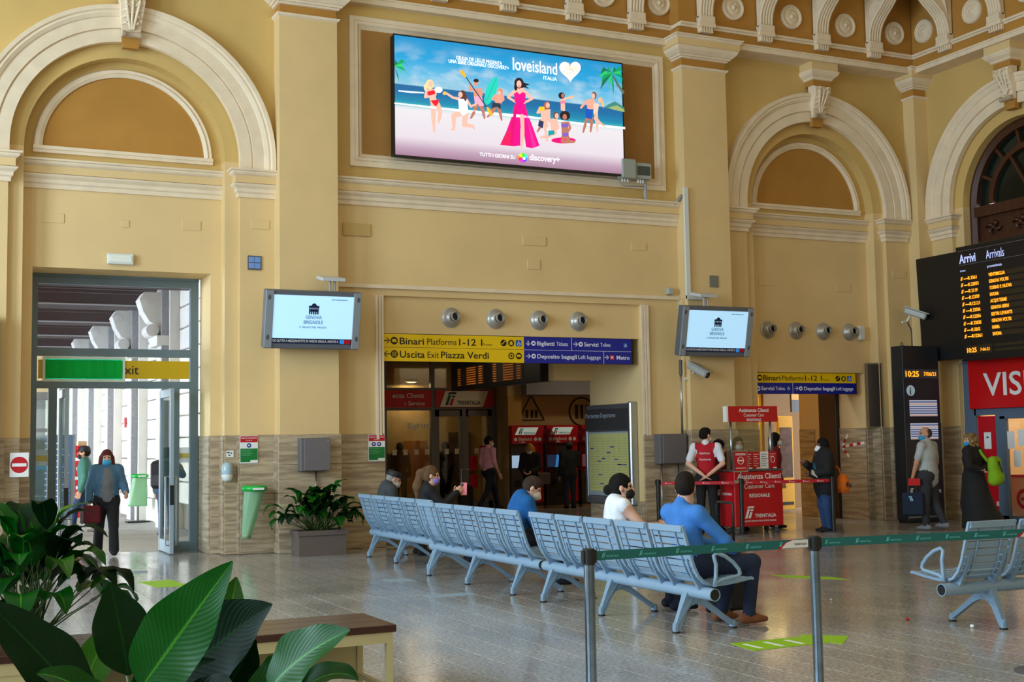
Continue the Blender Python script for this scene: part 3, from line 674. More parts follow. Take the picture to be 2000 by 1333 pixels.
logo(of, .34, -.115, 2.55, .32, (M_GREENI, M_RED, M_INK))
for q, x in enumerate((-1.0, -.72, -.44, -.16, .35, .62, 1.15, 1.38)): MB().box(x, x + .11, -.02, -.012, 1.36, 1.49).build('glass_marker', mat('marker_cream', rgb(214, 200, 168), 0.6), of)
for q, z in ((0, .95), (1, .5)): MB().box(1.02, 1.22, -.02, -.012, z, z + .36).build('door_poster', M_RED, of)
MB().box(1.28, 1.45, -.02, -.012, 1.36, 1.55).build('door_poster', M_RED, of)
B = MB(); B.box(8.5, 13.4, 29.85, 29.9, 0, 3.9); wq = B.build('office_back_wall', mat('office_warm_wall', rgb(214, 184, 120), 0.8, var=0.1), wi)
for x, z0, z1, cm in ((9.9, 1.2, 2.0, rgb(200, 190, 70)), (11.2, 0.4, 1.7, rgb(200, 120, 40)), (12.4, 0.5, 1.9, rgb(120, 100, 80))): MB().box(x, x + .6, 29.8, 29.85, z0, z1).build('office_cabinet', mat('office_panel_%d' % int(x * 10), cm, 0.6), wi)
text('Biglietti', .2, mat('frosted_text', rgb(220, 220, 214), 0.6), of, (-.62, -.02, 2.0), bold=.006)
# hanging departures board
hb = empty('departures_board', (11.35, 24.6, 2.8)); tag(hb, 'black hanging board with amber lines, far side of the opening under the yellow sign', 'display board')
MB().bbox(-.12, .12, -2.3, 2.2, 0, .62, .01).build('board_case', M_BLACK, hb)
MB().box(-.16, .1, -2.1, 2.25, .64, .95).build('board_header', M_BLACK, hb)
M_AMBD = mat('amber_led_dim', rgb(220, 120, 30), 0.6, emit=0.12); M_LEDB = mat('led_backing', rgb(46, 36, 26), 0.6)
for y0 in (.35, -1.55):
    MB().box(-.128, -.12, y0, y0 + 1.5, .08, .5).build('led_panel', M_LEDB, hb)
    for r in range(8):
        for a, l in ((0, .22), (.5, .55), (1.15, .25)): MB().box(-.134, -.128, y0 + 1.5 - a - l, y0 + 1.5 - a - .06, .1 + r * .05, .125 + r * .05).build('led_line', M_AMBD, hb)
for y in (-1.6, 1.5): MB().tube([(0, y, .6), (0, y, 1.15)], .02, 6).build('hanger', M_DKGREY, hb)
# ticket machines
M_TVM = mat('machine_dark', rgb(62, 52, 46), 0.5); M_PALE = mat('pale_backlit_plate', rgb(206, 226, 214), 0.5, emit=0.25)
def ticket_machine(x, lab, scr):
    t = empty('ticket_machine', (x, 28.2, 0)); tag(t, lab, 'ticket machine', 'red ticket machines in the inner hall')
    MB().bbox(0, .88, 0, .7, .05, 1.6, .01).build('machine_body', M_TVM, t)
    MB().bbox(-.01, .89, -.08, .7, 1.58, 2.03, .02).build('machine_head', M_RED, t)
    MB().box(.58, .88, -.015, 0, .15, 1.58).build('red_side_panel', M_RED, t)
    b = MB(); b.prism([(.08, 1.8), (.62, 1.8), (.72, 1.98), (.18, 1.98)], -.1, -.08, 'w'); b.build('logo_plate', M_PALE, t)
    logo(t, .17, -.105, 1.815, .14, (M_GREENI, M_RED, M_GREENI)); text('TRENITALIA', .06, M_INK, t, (.3, -.105, 1.82), bold=.01, width=.32)
    text('Biglietti', .11, M_WHITE, t, (.18, -.085, 1.66), bold=.008, width=.36); text('Tickets', .06, M_WHITE, t, (.19, -.085, 1.6))
    for u in (.1, .64, .76): MB().prism(disc_pts(u, 1.69, .045, 14), -.085, -.081, 'w').build('pictogram', M_WHITE, t)
    MB().box(.03, .5, -.03, 0, 1.0, 1.3).build('touch_screen', scr, t)
    MB().box(.1, .25, -.02, 0, .55, .7).build('coin_slot', M_BLACK, t); MB().box(.3, .45, -.02, 0, .3, .38).build('ticket_tray', M_BLACK, t)
    MB().prism(disc_pts(.72, .9, .05, 14), -.022, -.016, 'w').build('round_sticker', mat('peach_sticker', rgb(226, 160, 120), 0.6), t)
    MB().box(0, .88, -.02, .7, 0, .06).build('machine_plinth', mat('plinth_tan', rgb(150, 120, 80), 0.6), t)
    return t
S1 = mat('screen_white', rgb(170, 200, 230), 0.4, emit=0.55); S2 = mat('screen_blue', rgb(60, 130, 200), 0.4, emit=0.55); S3 = mat('screen_pink', rgb(220, 170, 200), 0.4, emit=0.5)
ticket_machine(13.36, 'red ticket machine beside the yellow column, blonde woman at it', S1)
ticket_machine(14.32, 'middle red ticket machine with a dark-clad person before it', S2)
ticket_machine(15.3, 'ticket machine half hidden by the departures case on the jamb', S3)
for x, l in ((14.26, 'clear curved divider between first and middle ticket machine'), (15.22, 'clear curved divider right of the middle ticket machine')):
    pts = [(-.02, .9)] + [(-.02 - .62 * math.sin(t) * (.9 if t > 1.6 else 1), 1.42 - .56 * math.cos(t)) for t in np.linspace(.1, 2.6, 14)][:0] + [(-.35, .85), (-.55, 1.05), (-.62, 1.3), (-.6, 1.6), (-.5, 1.85), (-.3, 1.93), (-.02, 1.95)]
    b = MB(lambda u, w, z: (w, u, z)); b.prism(pts, 0, .012, 'w'); o = b.build('screen_divider', m_glass('divider_%d' % int(x), (0.62, 0.56, 0.52), 0.3)); o.location = (x, 28.15, 0); tag(o, l, 'divider')
# warning pictograms on the wall above the machines
ps = empty('triangle_sign', (14.3, 27.98, 2.38)); tag(ps, 'dark triangular pictogram above the ticket machines', 'sign')
M_BRN = mat('brown_ink', rgb(44, 34, 26), 0.6)
ps.location.y = 28.94
b = MB()
tri = [(0, .42), (.36, -.2), (-.36, -.2)]
for i in range(3): b.bar((tri[i][0], -.01, tri[i][1]), (tri[(i + 1) % 3][0], -.01, tri[(i + 1) % 3][1]), .02, .035, (0, 1, 0))
b.build('triangle_outline', M_BRN, ps)
for u in (-.12, .02, .14): MB().box(u - .03, u + .03, -.012, 0, -.15, .05).build('figure_mark', M_BRN, ps)
ps = empty('round_sign', (15.75, 28.94, 2.38)); tag(ps, 'dark round pictogram above the ticket machines', 'sign')
b = MB(); rr = [(.36 * math.cos(t), -.01, .36 * math.sin(t)) for t in np.linspace(0, 2 * PI, 25)[:-1]]; b.tube(rr, .02, 6, closed=True); b.build('round_outline', M_BRN, ps)
for u in (-.15, 0, .15): MB().box(u - .04, u + .04, -.012, 0, -.18, .18).build('figure_mark', M_BRN, ps)
# ceiling lamps; those in hall and office are added to light the rooms
def ceiling_lamp(x, y, z, power, col, lab, size=.5):
    t = empty('ceiling_lamp', (x, y, z)); tag(t, lab, 'lamp', 'ceiling lamps in the inner rooms')
    b = MB(); b.lathe([(.16, 0), (.17, -.04), (.12, -.06)], 16); b.build('lamp_ring', M_CHROME, t)
    b = MB(); b.lathe([(0, -.05), (.12, -.055), (.1, -.07), (0, -.075)], 16, cap=False); b.build('lamp_diffuser', mat('lamp_glow_%d' % int(x * 10 + y), col + (1,), 0.5, emit=6), t)
    l = bpy.data.lights.new('lamp_light', 'AREA'); l.shape = 'DISK'; l.size = size; l.energy = power; l.color = col
    o = bpy.data.objects.new('lamp_light', l); C.objects.link(o); o.parent = t; o.location = (0, 0, -.1); return t
ceiling_lamp(9.8, 25.0, 3.95, 16, (1.0, .82, .58), 'added round ceiling lamp lighting the inner hall near the opening')
ceiling_lamp(15.2, 26.0, 3.95, 16, (1.0, .80, .55), 'added round ceiling lamp lighting the space before the ticket machines')
ceiling_lamp(11.3, 29.5, 3.2, 14, (1.0, .80, .5), 'added round ceiling lamp lighting the inside of the ticket office')
# corridor behind the right bay
ceiling_lamp(17.35, 23.2, 2.9, 17, (1.0, .72, .22), 'small warm lamp under the small platform sign')
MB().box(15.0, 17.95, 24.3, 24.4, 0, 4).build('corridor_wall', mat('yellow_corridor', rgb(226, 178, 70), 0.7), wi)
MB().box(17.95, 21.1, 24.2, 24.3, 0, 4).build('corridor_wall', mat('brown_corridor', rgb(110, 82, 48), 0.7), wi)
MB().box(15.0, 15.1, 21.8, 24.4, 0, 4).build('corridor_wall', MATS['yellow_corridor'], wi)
MB().bbox(16.9, 17.02, 20.42, 20.95, 0, 2.95, .01).build('brown_door_edge', mat('dark_brown_wood', rgb(48, 28, 20), 0.5), wi)
ad = empty('advert_stand', (17.6, 23.0, 0)); tag(ad, 'tall yellow-framed advert stand in the lit side passage', 'sign')
MB().bbox(-.2, .2, -.04, .04, .05, 2.1, .01).build('stand_frame', mat('yellow_frame', rgb(232, 180, 40), 0.5), ad)
MB().box(-.16, .16, -.05, -.041, .75, 1.85).build('stand_picture', mat('dark_poster', rgb(96, 70, 56), 0.6, var=0.6, vscale=9), ad)
MB().box(-.16, .16, -.05, -.041, .15, .22).build('stand_label', M_BLACK, ad)
hs = empty('hanging_sign', (18.25, 23.3, 2.2)); tag(hs, 'small dark hanging sign at the end of the side passage', 'sign')
MB().box(-.22, .22, -.03, .03, 0, .5).build('sign_panel', M_BLACK, hs); MB().box(-.22, .22, -.035, -.031, .27, .48).build('yellow_half', mat('sign_yellow_dim', rgb(190, 140, 20), 0.5), hs)
MB().tube([(0, 0, .5), (0, 0, 1.2)], .015, 6).build('hanger', M_DKGREY, hs)

# ------------------------------------------------------------------ optician's shop front and arched wooden window in the right wall
sh = empty('optician_shop', (18.3, 16.8, 0)); tag(sh, 'optician shop front with red sign and grey-blue glass door on the right', 'shop front')
M_SHOPF = mat('blue_grey_frame', rgb(88, 106, 128), 0.4)
def Ls(u, w, z): return (-w, -u, z)
b = MB(Ls); b.box(-1.55, -1.26, -.1, .02, 0, 3.05); b.box(-1.3, 1.5, -.1, .02, 1.98, 2.1); b.box(-.78, -.68, -.06, .03, 0, 2.0); b.box(-.68, 1.5, -.06, .03, 1.9, 2.0); b.box(-.68, -.56, -.06, .03, 0, 1.95); b.box(.5, .62, -.06, .03, 0, 1.95); b.box(-1.3, 1.5, -.06, .03, 0, .13); b.build('shop_frame', M_SHOPF, sh)
MB(Ls).bbox(-1.34, 1.5, .0, .1, 2.1, 3.02, .01).build('sign_box', mat('red_sign_box', rgb(206, 6, 14), 0.35), sh)
MB(Ls).box(-1.24, -.78, -.02, 0, .2, 1.96).build('red_side_panel', M_RED, sh)
MB(Ls).box(-.56, .5, -.02, -.01, .13, 1.9).build('door_glass', M_GLASS, sh)
MB(Ls).box(-1.1, -.93, .0, .004, 1.35, 1.66).build('paper_notice', M_WHITE, sh); MB(Ls).box(-1.04, -.99, .004, .005, 1.55, 1.58).build('printed_block', M_INK, sh)
for u, z, h in ((-.55, 1.35, .32), (-.3, 1.4, .3), (-.42, 1.02, .3)):
    MB(Ls).box(u, u + .17, -.008, -.005, z, z + h).build('paper_notice', M_WHITE, sh)
text('VISION', .6, M_WHITE, sh, (-.105, .96, 2.34), FACE_X, bold=.012, width=2.15)
MB(Ls).box(-.85, -.79, .0, .02, .3, .38).build('door_sticker', mat('sticker_cream', rgb(220, 200, 170), 0.5), sh)
# shop interior: counter, racks of spectacles
B = MB(); B.box(18.4, 21.0, 18.45, 18.55, 0, 3.1); B.box(18.4, 21.0, 15.2, 15.3, 0, 3.1); B.box(20.9, 21.0, 15.2, 18.5, 0, 3.1); B.box(18.3, 21, 15.2, 18.55, 3.0, 3.1)
ws = struct(B.build('wall_shop', mat('shop_cream', rgb(244, 214, 166), 0.7)))
l = bpy.data.lights.new('shop_lamp_light', 'AREA'); l.shape = 'RECTANGLE'; l.size = 1.6; l.size_y = 2.4; l.energy = 26; l.color = (1.0, .80, .55)
o = empty('shop_lamp', (19.6, 16.9, 2.92)); tag(o, 'flat ceiling lamp lighting the optician shop', 'lamp'); lo = bpy.data.objects.new('shop_lamp_light', l); C.objects.link(lo); lo.parent = o
lo.location = (0, 0, -.06); MB().box(-.8, .8, -1.2, 1.2, -.04, .02).build('lamp_panel', mat('shop_lamp_glow', (1.0, .85, .6, 1), 0.5, emit=1.6), o)
ct = empty('shop_counter', (18.75, 17.0, 0)); tag(ct, 'pale shop counter with red round logo behind the glass door', 'counter')
MB().box(0, .5, -.9, .75, .0, .82).build('counter_body', mat('counter_peach', rgb(240, 206, 156), 0.5), ct); MB().box(-.02, .52, -.92, .77, .82, .86).build('counter_top', M_RED, ct)
b = MB(lambda u, w, z: (-.006 - w, -u, z)); b.arc([(.12, 0), (.12, .004), (.19, .004), (.19, 0)], -.42, .42, 0, 1.5 * PI, 20); b.box(-.42, -.23, 0, .004, .23, .3); b.box(-.3, -.23, 0, .004, .23, .42); b.build('counter_logo', M_RED, ct)
for u in (-.47, -.37): MB(lambda a, w, z: (-.006 - w, -a, z)).prism(disc_pts(u, .42, .035, 12), 0, .004, 'w').build('counter_logo_dot', M_RED, ct)
rk = empty('spectacle_rack', (20.6, 17.0, 0)); tag(rk, 'cream wall rack with rows of spectacles inside the shop', 'rack')
MB().box(.1, .2, -1.5, 1.4, .9, 2.6).build('rack_panel', mat('rack_cream', rgb(248, 216, 160), 0.6), rk)
MB().box(.04, .1, .3, .9, .5, 2.6).build('rack_red_panel', mat('dark_red_panel', rgb(120, 16, 20), 0.5), rk)
for r in range(9): MB().box(.05, .1, -1.5, 1.4, .95 + r * .17, .96 + r * .17).build('rack_shelf', M_WHITE, rk)
_sp = None
for r in range(9):
    for q in range(13):
        y = -1.4 + q * .2
        if _sp is None:
            b = MB()
            for s_ in (-1, 1): b.tube([(0, s_ * .036 + .03 * math.cos(t), .025 * math.sin(t)) for t in np.linspace(0, 2 * PI, 9)[:-1]], .006, 5, closed=True)
            _sp = b.build('spectacles', M_BLACK); o = _sp
        else: o = link('spectacles', _sp.data)
        o.location = (20.63, 17.0 + y, 1.0 + r * .17); tag(o, 'dark spectacles displayed on the rack inside the optician shop', 'spectacles', 'spectacles on the shop rack')
# wooden arched window
w7 = struct(empty('window_7', (18.66, 16.8, 0)))
M_WOOD = mat('dark_walnut', rgb(72, 38, 20), 0.4, var=0.3, vscale=6, stretch=(4, 4, .6))
M_GREENG = mat('dark_green_pane', rgb(10, 26, 22), 0.12)
b = MB(Ls); b.box(-1.6, 1.6, -.06, .0, 3.0, 5.2); b.build('spandrel_panel', M_WOOD, w7)
b = MB(Ls); b.arc([(1.3, -.05), (1.3, .08), (1.4, .12), (1.52, .1), (1.52, -.05)], 0, ZC, 0, PI, 40, stilt=ZC - 3.0); b.arc([(.92, -.04), (.92, .05), (1.02, .05), (1.02, -.04)], 0, ZC, 0, PI, 32)
for t in np.linspace(0, PI, 8)[1:-1]: b.bar((1.0 * math.cos(t), .0, ZC + 1.0 * math.sin(t)), (1.34 * math.cos(t), .0, ZC + 1.34 * math.sin(t)), .06, .08, (0, 1, 0))
for t in np.linspace(0, PI, 4)[1:-1]: b.bar((0, .0, ZC), (.95 * math.cos(t), .0, ZC + .95 * math.sin(t)), .06, .08, (0, 1, 0))
b.box(-1.35, 1.35, -.04, .1, 5.78, 5.98); b.box(-1.35, 1.35, -.04, .07, 5.2, 5.32)
b.build('window_frame', M_WOOD, w7, smooth=False)
MB(Ls).box(-1.3, 1.3, -.04, .0, 5.3, 5.8).build('carved_panel', M_WOOD, w7)
b = MB(Ls); b.prism([(1.38 * math.cos(t), ZC + 1.38 * math.sin(t)) for t in np.linspace(0, PI, 30)], -.05, -.03, 'w'); b.build('glass_pane', M_GREENG, w7)
for c in (-.95, -.3, .3, .95):
    b = MB(Ls)
    for q in range(4):
        a0 = q * 1.57 + .4
        b.tube([(c + .03 * math.cos(a0), .02, 5.55 + .02 * math.sin(a0)), (c + .14 * math.cos(a0 + .5), .05, 5.55 + .1 * math.sin(a0 + .5)), (c + .2 * math.cos(a0 + 1.1), .02, 5.55 + .13 * math.sin(a0 + 1.1))], [.035, .04, .012], 7)
    b.lathe([(0, 0), (.07, .0), (.05, .05), (0, .07)], 10, (c, .0, 5.55), 'y', cap=False); b.build('carved_ornament', M_WOOD, w7, smooth=True)

# ------------------------------------------------------------------ beam benches
M_SEAT = mat('pale_blue_grey_enamel', rgb(140, 168, 192), 0.38, var=0.04, vscale=6, bump=0.03, bscale=60)
M_SEATD = mat('blue_grey_casting', rgb(130, 158, 182), 0.42, var=0.04, vscale=6)
SEAT_PATH = [(-.235, .90), (-.225, .885), (-.2, .80), (-.165, .68), (-.13, .57), (-.09, .49), (-.03, .43), (.05, .405), (.16, .41), (.3, .425), (.4, .44), (.44, .445), (.455, .435)]
def rail_pts(): return SEAT_PATH
SW = .5
def lerp_path(s):
    """point and tangent on the seat curve at arc length fraction s"""
    P = [Vector((a, b)) for a, b in SEAT_PATH]; L = [0]
    for i in range(1, len(P)): L.append(L[-1] + (P[i] - P[i - 1]).length)
    t = s * L[-1]
    for i in range(1, len(P)):
        if t <= L[i] + 1e-9:
            k = (t - L[i - 1]) / (L[i] - L[i - 1]); return P[i - 1].lerp(P[i], k), (P[i] - P[i - 1]).normalized()
_slm = {}
def slat_mesh(s0, s1):
    key = (round(s0, 3), round(s1, 3))
    if key in _slm: return _slm[key]
    b = MB(); n = 2; pts = []
    for i in range(n + 1):
        p, t = lerp_path(s0 + (s1 - s0) * i / n); nn = Vector((-t.y, t.x)); pts.append((p + nn * .004, p - nn * .004))
    vs = []
    for f, k in pts:
        for y in (-SW / 2 + .02, SW / 2 - .02): vs += [(f.x, y, f.y), (k.x, y, k.y)]
    fs = []
    for i in range(n):
        o = 4 * i; fs += [(o, o + 2, o + 6, o + 4), (o + 1, o + 5, o + 7, o + 3), (o, o + 4, o + 5, o + 1), (o + 2, o + 3, o + 7, o + 6)]
    fs += [(0, 1, 3, 2), (4 * n, 4 * n + 2, 4 * n + 3, 4 * n + 1)]
    b.add(vs, fs); o = b.build('slat', M_SEAT); me = o.data; bpy.data.objects.remove(o); _slm[key] = me; return me
def seat_unit(parent, y):
    s = empty('seat', (0, y, 0), 0, parent)
    if 'rails' not in _slm:
        for e in (-1, 1):
            b = MB(); P = SEAT_PATH; n = len(P); vs = []
            for i, (x, z) in enumerate(P):
                p = Vector(P[min(i + 1, n - 1)]) - Vector(P[max(i - 1, 0)]); p.normalize(); nn = Vector((-p.y, p.x)) * .011
                for y_ in (e * SW / 2 - .014, e * SW / 2 + .014): vs += [(x + nn.x, y_, z + nn.y), (x - nn.x, y_, z - nn.y)]
            fs = []
            for i in range(n - 1):
                o = 4 * i; fs += [(o, o + 2, o + 6, o + 4), (o + 1, o + 5, o + 7, o + 3), (o, o + 4, o + 5, o + 1), (o + 2, o + 3, o + 7, o + 6)]
            fs += [(0, 1, 3, 2), (4 * n - 4, 4 * n - 2, 4 * n - 1, 4 * n - 3)]; b.add(vs, fs)
            o = b.build('seat_rail', M_SEAT, smooth=False); _slm['rails' if e < 0 else 'rails2'] = o.data; bpy.data.objects.remove(o)
        prof = [(-.05, .37), (.09, .37), (.04, .40), (-.02, .44), (-.075, .52), (-.125, .63), (-.15, .64), (-.165, .625), (-.14, .54), (-.1, .46), (-.07, .41)]
        for e in (-1, 1):
            b = MB(); b.add([(x, e * (SW / 2 - .06) + d, z) for d in (-.014, .014) for x, z in prof], [tuple(range(11)), tuple(range(21, 10, -1))] + [(i, (i + 1) % 11, 11 + (i + 1) % 11, 11 + i) for i in range(11)])
            o = b.build('seat_bracket', M_SEATD); _slm['br' if e < 0 else 'br2'] = o.data; bpy.data.objects.remove(o)
        for e in (-1, 1):
            b = MB(); pts = []
            for k in range(9):
                p, t = lerp_path(.03 + k * .055); nn = Vector((-t.y, t.x)); q = p + nn * .0; pts.append((q.x - abs(t.y) * .012, e * .13, q.y - abs(t.x) * .012))
            b.tube(pts, .007, 5)
            o = b.build('back_rib', M_SEATD); _slm['rib' if e < 0 else 'rib2'] = o.data; bpy.data.objects.remove(o)
        b = MB(); p0, p1 = lerp_path(0)[0], lerp_path(.02)[0]; b.bbox(p0.x - .012, p0.x + .02, -SW / 2, SW / 2, p0.y - .05, p0.y + .005, .004); o = b.build('back_top_rail', M_SEAT); _slm['top'] = o.data; bpy.data.objects.remove(o)
    for nme, k in (('seat_rail', 'rails'), ('seat_rail', 'rails2'), ('seat_bracket', 'br'), ('seat_bracket', 'br2'), ('back_rib', 'rib'), ('back_rib', 'rib2'), ('back_top_rail', 'top')): link(nme, _slm[k], s)
    for k in range(8): link('slat', slat_mesh(.05 + k * .063, .05 + k * .063 + .05), s)
    link('slat', slat_mesh(.56, .64), s)
    for k in range(5): link('slat', slat_mesh(.66 + k * .068, .66 + k * .068 + .05), s)
    return s
LEG = [(-.05, .34), (.05, .34), (.1, .285), (.2, .215), (.34, .115), (.445, .05), (.445, .025), (.405, .025), (.26, .125), (.17, .185), (.1, .22), (.04, .23), (-.01, .215), (-.05, .17), (-.1, .07), (-.125, .025), (-.168, .025), (-.168, .05), (-.115, .18)]
def bench(name, loc, rz, n, y0, legs, L0, L1, label, arm=None, join=None):
    t = empty(name, loc, rz); tag(t, label, 'bench', 'pale blue-grey beam benches')
    b = MB(); b.lathe([(.052, L0), (.052, L1)], 18, (0, 0, .34), 'y', cap=False); b.lathe([(.046, L1), (.046, L0)], 18, (0, 0, .34), 'y', cap=False)
    b.add([(r * math.cos(2 * PI * k / 18), y, .34 + r * math.sin(2 * PI * k / 18)) for y in (L0, L1) for r in (.052, .046) for k in range(18)], [(q * 36 + k, q * 36 + (k + 1) % 18, q * 36 + 18 + (k + 1) % 18, q * 36 + 18 + k) for q in (0, 1) for k in range(18)])
    b.build('beam', M_SEAT, t, smooth=True, angle=40)
    for y in (L0, L1):
        b = MB(); b.lathe([(.046, y + .006 * (1 if y == L0 else -1)), (0, y + .006 * (1 if y == L0 else -1))], 18, (0, 0, .34), 'y', cap=False); b.build('beam_end_cap', M_BLACK, t)
    for i in range(n): seat_unit(t, y0 + i * .58)
    for y in legs:
        lg = empty('leg', (0, y, 0), 0, t); m = len(LEG)
        b = MB()
        wd = [.04 if z > .25 else .024 for x, z in LEG]
        b.add([(x, d * w, z) for d in (-1, 1) for (x, z), w in zip(LEG, wd)], [tuple(range(m)), tuple(range(2 * m - 1, m - 1, -1))] + [(i, (i + 1) % m, m + (i + 1) % m, m + i) for i in range(m)])
        b.lathe([(.028, .015), (.028, .075), (.02, .085)], 12, (-.148, 0, 0)); b.lathe([(.028, .015), (.028, .06), (.02, .07)], 12, (.422, 0, 0)); b.build('leg_casting', M_SEATD, lg)
        for x in (-.148, .422): MB().lathe([(.034, 0), (.034, .01), (.024, .018)], 12, (x, 0, 0)).build('foot', M_BLACK, lg)
    if arm is not None:
        b = MB(); path = [(.03, .40), (.045, .48), (.05, .58), (.03, .655), (.06, .672), (.14, .645), (.22, .59), (.275, .53), (.285, .495), (.265, .475), (.18, .465), (.09, .45), (.045, .43)]
        b.tube([(x, arm, z) for x, z in path], .017, 8, closed=True); b.build('armrest', M_SEAT, t, smooth=True)
    if join is not None:
        b = MB(); b.lathe([(.056, join - .012), (.056, join + .012)], 18, (0, 0, .34), 'y'); b.build('joint_ring', M_BLACK, t)
    return t
bench('beam_bench', (6.0, 8.82, 0), 0, 5, .36, (.37, 1.63, 2.82), 0, 3.08, 'nearest pale blue bench of the long row, blue-shirted man on it', arm=.05, join=3.06)
bench('beam_bench', (6.0, 11.93, 0), 0, 5, .36, (.42, 1.63, 2.81), 0, 3.05, 'middle pale blue bench of the long row, person in blue on it')
bench('beam_bench', (6.24, 14.95, 0), 0, 5, .33, (.4, 1.61, 2.72), 0, 2.98, 'farthest pale blue bench of the row, beside the departures opening wall')
bench('beam_bench', (10.75, 8.1, 0), PI / 2, 5, .34, (.45, 1.5, 2.5), 0, 3.02, 'separate pale blue bench at right edge, turned away behind the green belt', arm=2.95)

# ------------------------------------------------------------------ foreground bench with dark brown top
fb = empty('wooden_bench', (1.0, 8.02, 0)); tag(fb, 'long cream bench with glossy dark brown top behind the big leaves', 'bench')
M_BROWN = mat('glossy_brown_wood', rgb(66, 38, 26), 0.24, var=0.2, vscale=3, stretch=(.5, 8, 8), spec=.35)
M_CREAMP = mat('cream_enamel', rgb(200, 188, 138), 0.5, var=0.04)
for q in range(3): MB().bbox(-1.4, 1.83, -.33 + q * .217, -.33 + (q + 1) * .217 - .002, .43, .475, .004).build('top_plank', M_BROWN, fb)
b = MB(); b.box(-1.38, 1.81, -.31, -.28, .36, .43); b.box(-1.38, 1.81, .28, .31, .36, .43)
for x in (-.02, 1.77): b.box(x + .001, x + .041, -.312, -.27, 0, .429); b.box(x + .001, x + .041, .27, .312, 0, .429)
b.box(1.773, 1.808, -.27, .27, .38, .428); b.box(1.773, 1.808, -.27, .27, .06, .09); b.box(.02, 1.77, .282, .308, .06, .09); b.build('bench_frame', M_CREAMP, fb)
MB().box(-1.38, -.022, -.3, .3, .02, .358).build('closed_box', M_CREAMP, fb); MB().box(-.02, 1.77, .285, .295, .09, .38).build('back_board', M_CREAMP, fb); MB().box(.55, .58, -.29, .29, .09, .43).build('divider_board', M_CREAMP, fb)

# ------------------------------------------------------------------ belt posts and belts
M_TEAL = mat('teal_webbing', rgb(14, 104, 100), 0.6, bump=.05, bscale=300); M_TEALP = mat('teal_print', rgb(96, 190, 182), 0.6)
M_POST = mat('worn_chrome', rgb(130, 150, 170), 0.2, metal=1.0, var=0.25, vscale=9)
def belt_post(loc, label, pole, col_r=.032, h=.98, cat='post', grp=None):
    t = empty('belt_post', loc); tag(t, label, cat, grp)
    b = MB(); b.lathe([(.17, 0), (.17, .012), (.15, .022), (.05, .03), (.04, .03)], 24); b.build('base', M_DKGREY, t, smooth=True, angle=40)
    b = MB(); b.lathe([(col_r, .02), (col_r, h - .09)], 18); b.build('pole', pole, t, smooth=True, angle=40)
    b = MB(); b.lathe([(col_r + .004, h - .095), (col_r + .004, h - .005), (col_r - .002, h), (0, h)], 18, cap=False); b.build('head', M_BLACK, t, smooth=True, angle=40)
    for a in (0, PI): MB(lambda u, w, z: (math.cos(a) * u, math.sin(a) * u + w, z)).box(col_r, col_r + .012, -.016, .016, h - .085, h - .01).build('belt_slot', M_BLACK, t)
    return t
belt_post((3.63, 6.62, 0), 'chrome belt post standing left of centre in front of the benches', M_POST, grp='chrome belt posts in the foreground')
belt_post((5.27, 6.62, 0), 'chrome belt post right of centre, both green belts meet at it', M_POST, grp='chrome belt posts in the foreground')
belt_post((6.98, 6.42, 0), 'chrome belt post beyond the right edge holding the second belt', M_POST, grp='chrome belt posts in the foreground')
def belt(a, c, label, m, mp, hgt=.055, white_end=None, rep=6, sag=.0):
    a = Vector(a); c = Vector(c); d = c - a; L = d.length; ang = math.atan2(d.y, d.x)
    t = empty('barrier_belt', a, ang); tag(t, label, 'belt')
    b = MB(); n = 12
    for i in range(n):
        x0, x1 = L * i / n, L * (i + 1) / n; s0 = -sag * math.sin(PI * i / n); s1 = -sag * math.sin(PI * (i + 1) / n)
        z0 = d.z * i / n + s0; z1 = d.z * (i + 1) / n + s1
        b.add([(x0, -.001, z0 - hgt / 2), (x1, -.001, z1 - hgt / 2), (x1, -.001, z1 + hgt / 2), (x0, -.001, z0 + hgt / 2), (x0, .001, z0 - hgt / 2), (x1, .001, z1 - hgt / 2), (x1, .001, z1 + hgt / 2), (x0, .001, z0 + hgt / 2)], [(0, 1, 2, 3), (7, 6, 5, 4), (0, 4, 5, 1), (3, 2, 6, 7)])
    b.build('webbing', m, t)
    for k in range(rep):
        f = (k + .4) / rep; x = L * f; z = d.z * f - sag * math.sin(PI * f)
        logo(t, x - .07, -.002, z - hgt * .22, hgt * .5, (mp,)); text('TRENITALIA', hgt * .3, mp, t, (x - .07 + hgt * .5, -.0022, z - hgt * .2), bold=.006)
    if white_end:
        x = L - white_end; b = MB(); b.prism([(x + .03, d.z - hgt / 2 + .003), (L, d.z - hgt / 2 + .003), (L, d.z + hgt / 2 - .003), (x + .12, d.z + hgt / 2 - .003), (x + .07, d.z + .01)], -.004, -.0025, 'w'); b.build('white_clip_end', M_WHITE, t)
        b = MB(); b.prism([(x, d.z - hgt / 2 + .003), (x + .03, d.z - hgt / 2 + .003), (x + .07, d.z + .01), (x + .12, d.z + hgt / 2 - .003), (x + .1, d.z + hgt / 2 - .003), (x + .05, d.z + .005)], -.0045, -.0025, 'w'); b.build('red_flash', M_RED, t)
        text('TRENITALIA', .018, M_INK, t, (x + .13, -.0045, d.z - .008))
    return t
belt((3.682, 6.62, .935), (5.218, 6.62, .935), 'green printed belt between the two chrome posts', M_TEAL, M_TEALP, white_end=.24, rep=6)
belt((5.322, 6.614, .935), (6.928, 6.426, .935), 'green printed belt running from the right chrome post to the right edge', M_TEAL, M_TEALP, white_end=.1, rep=7)

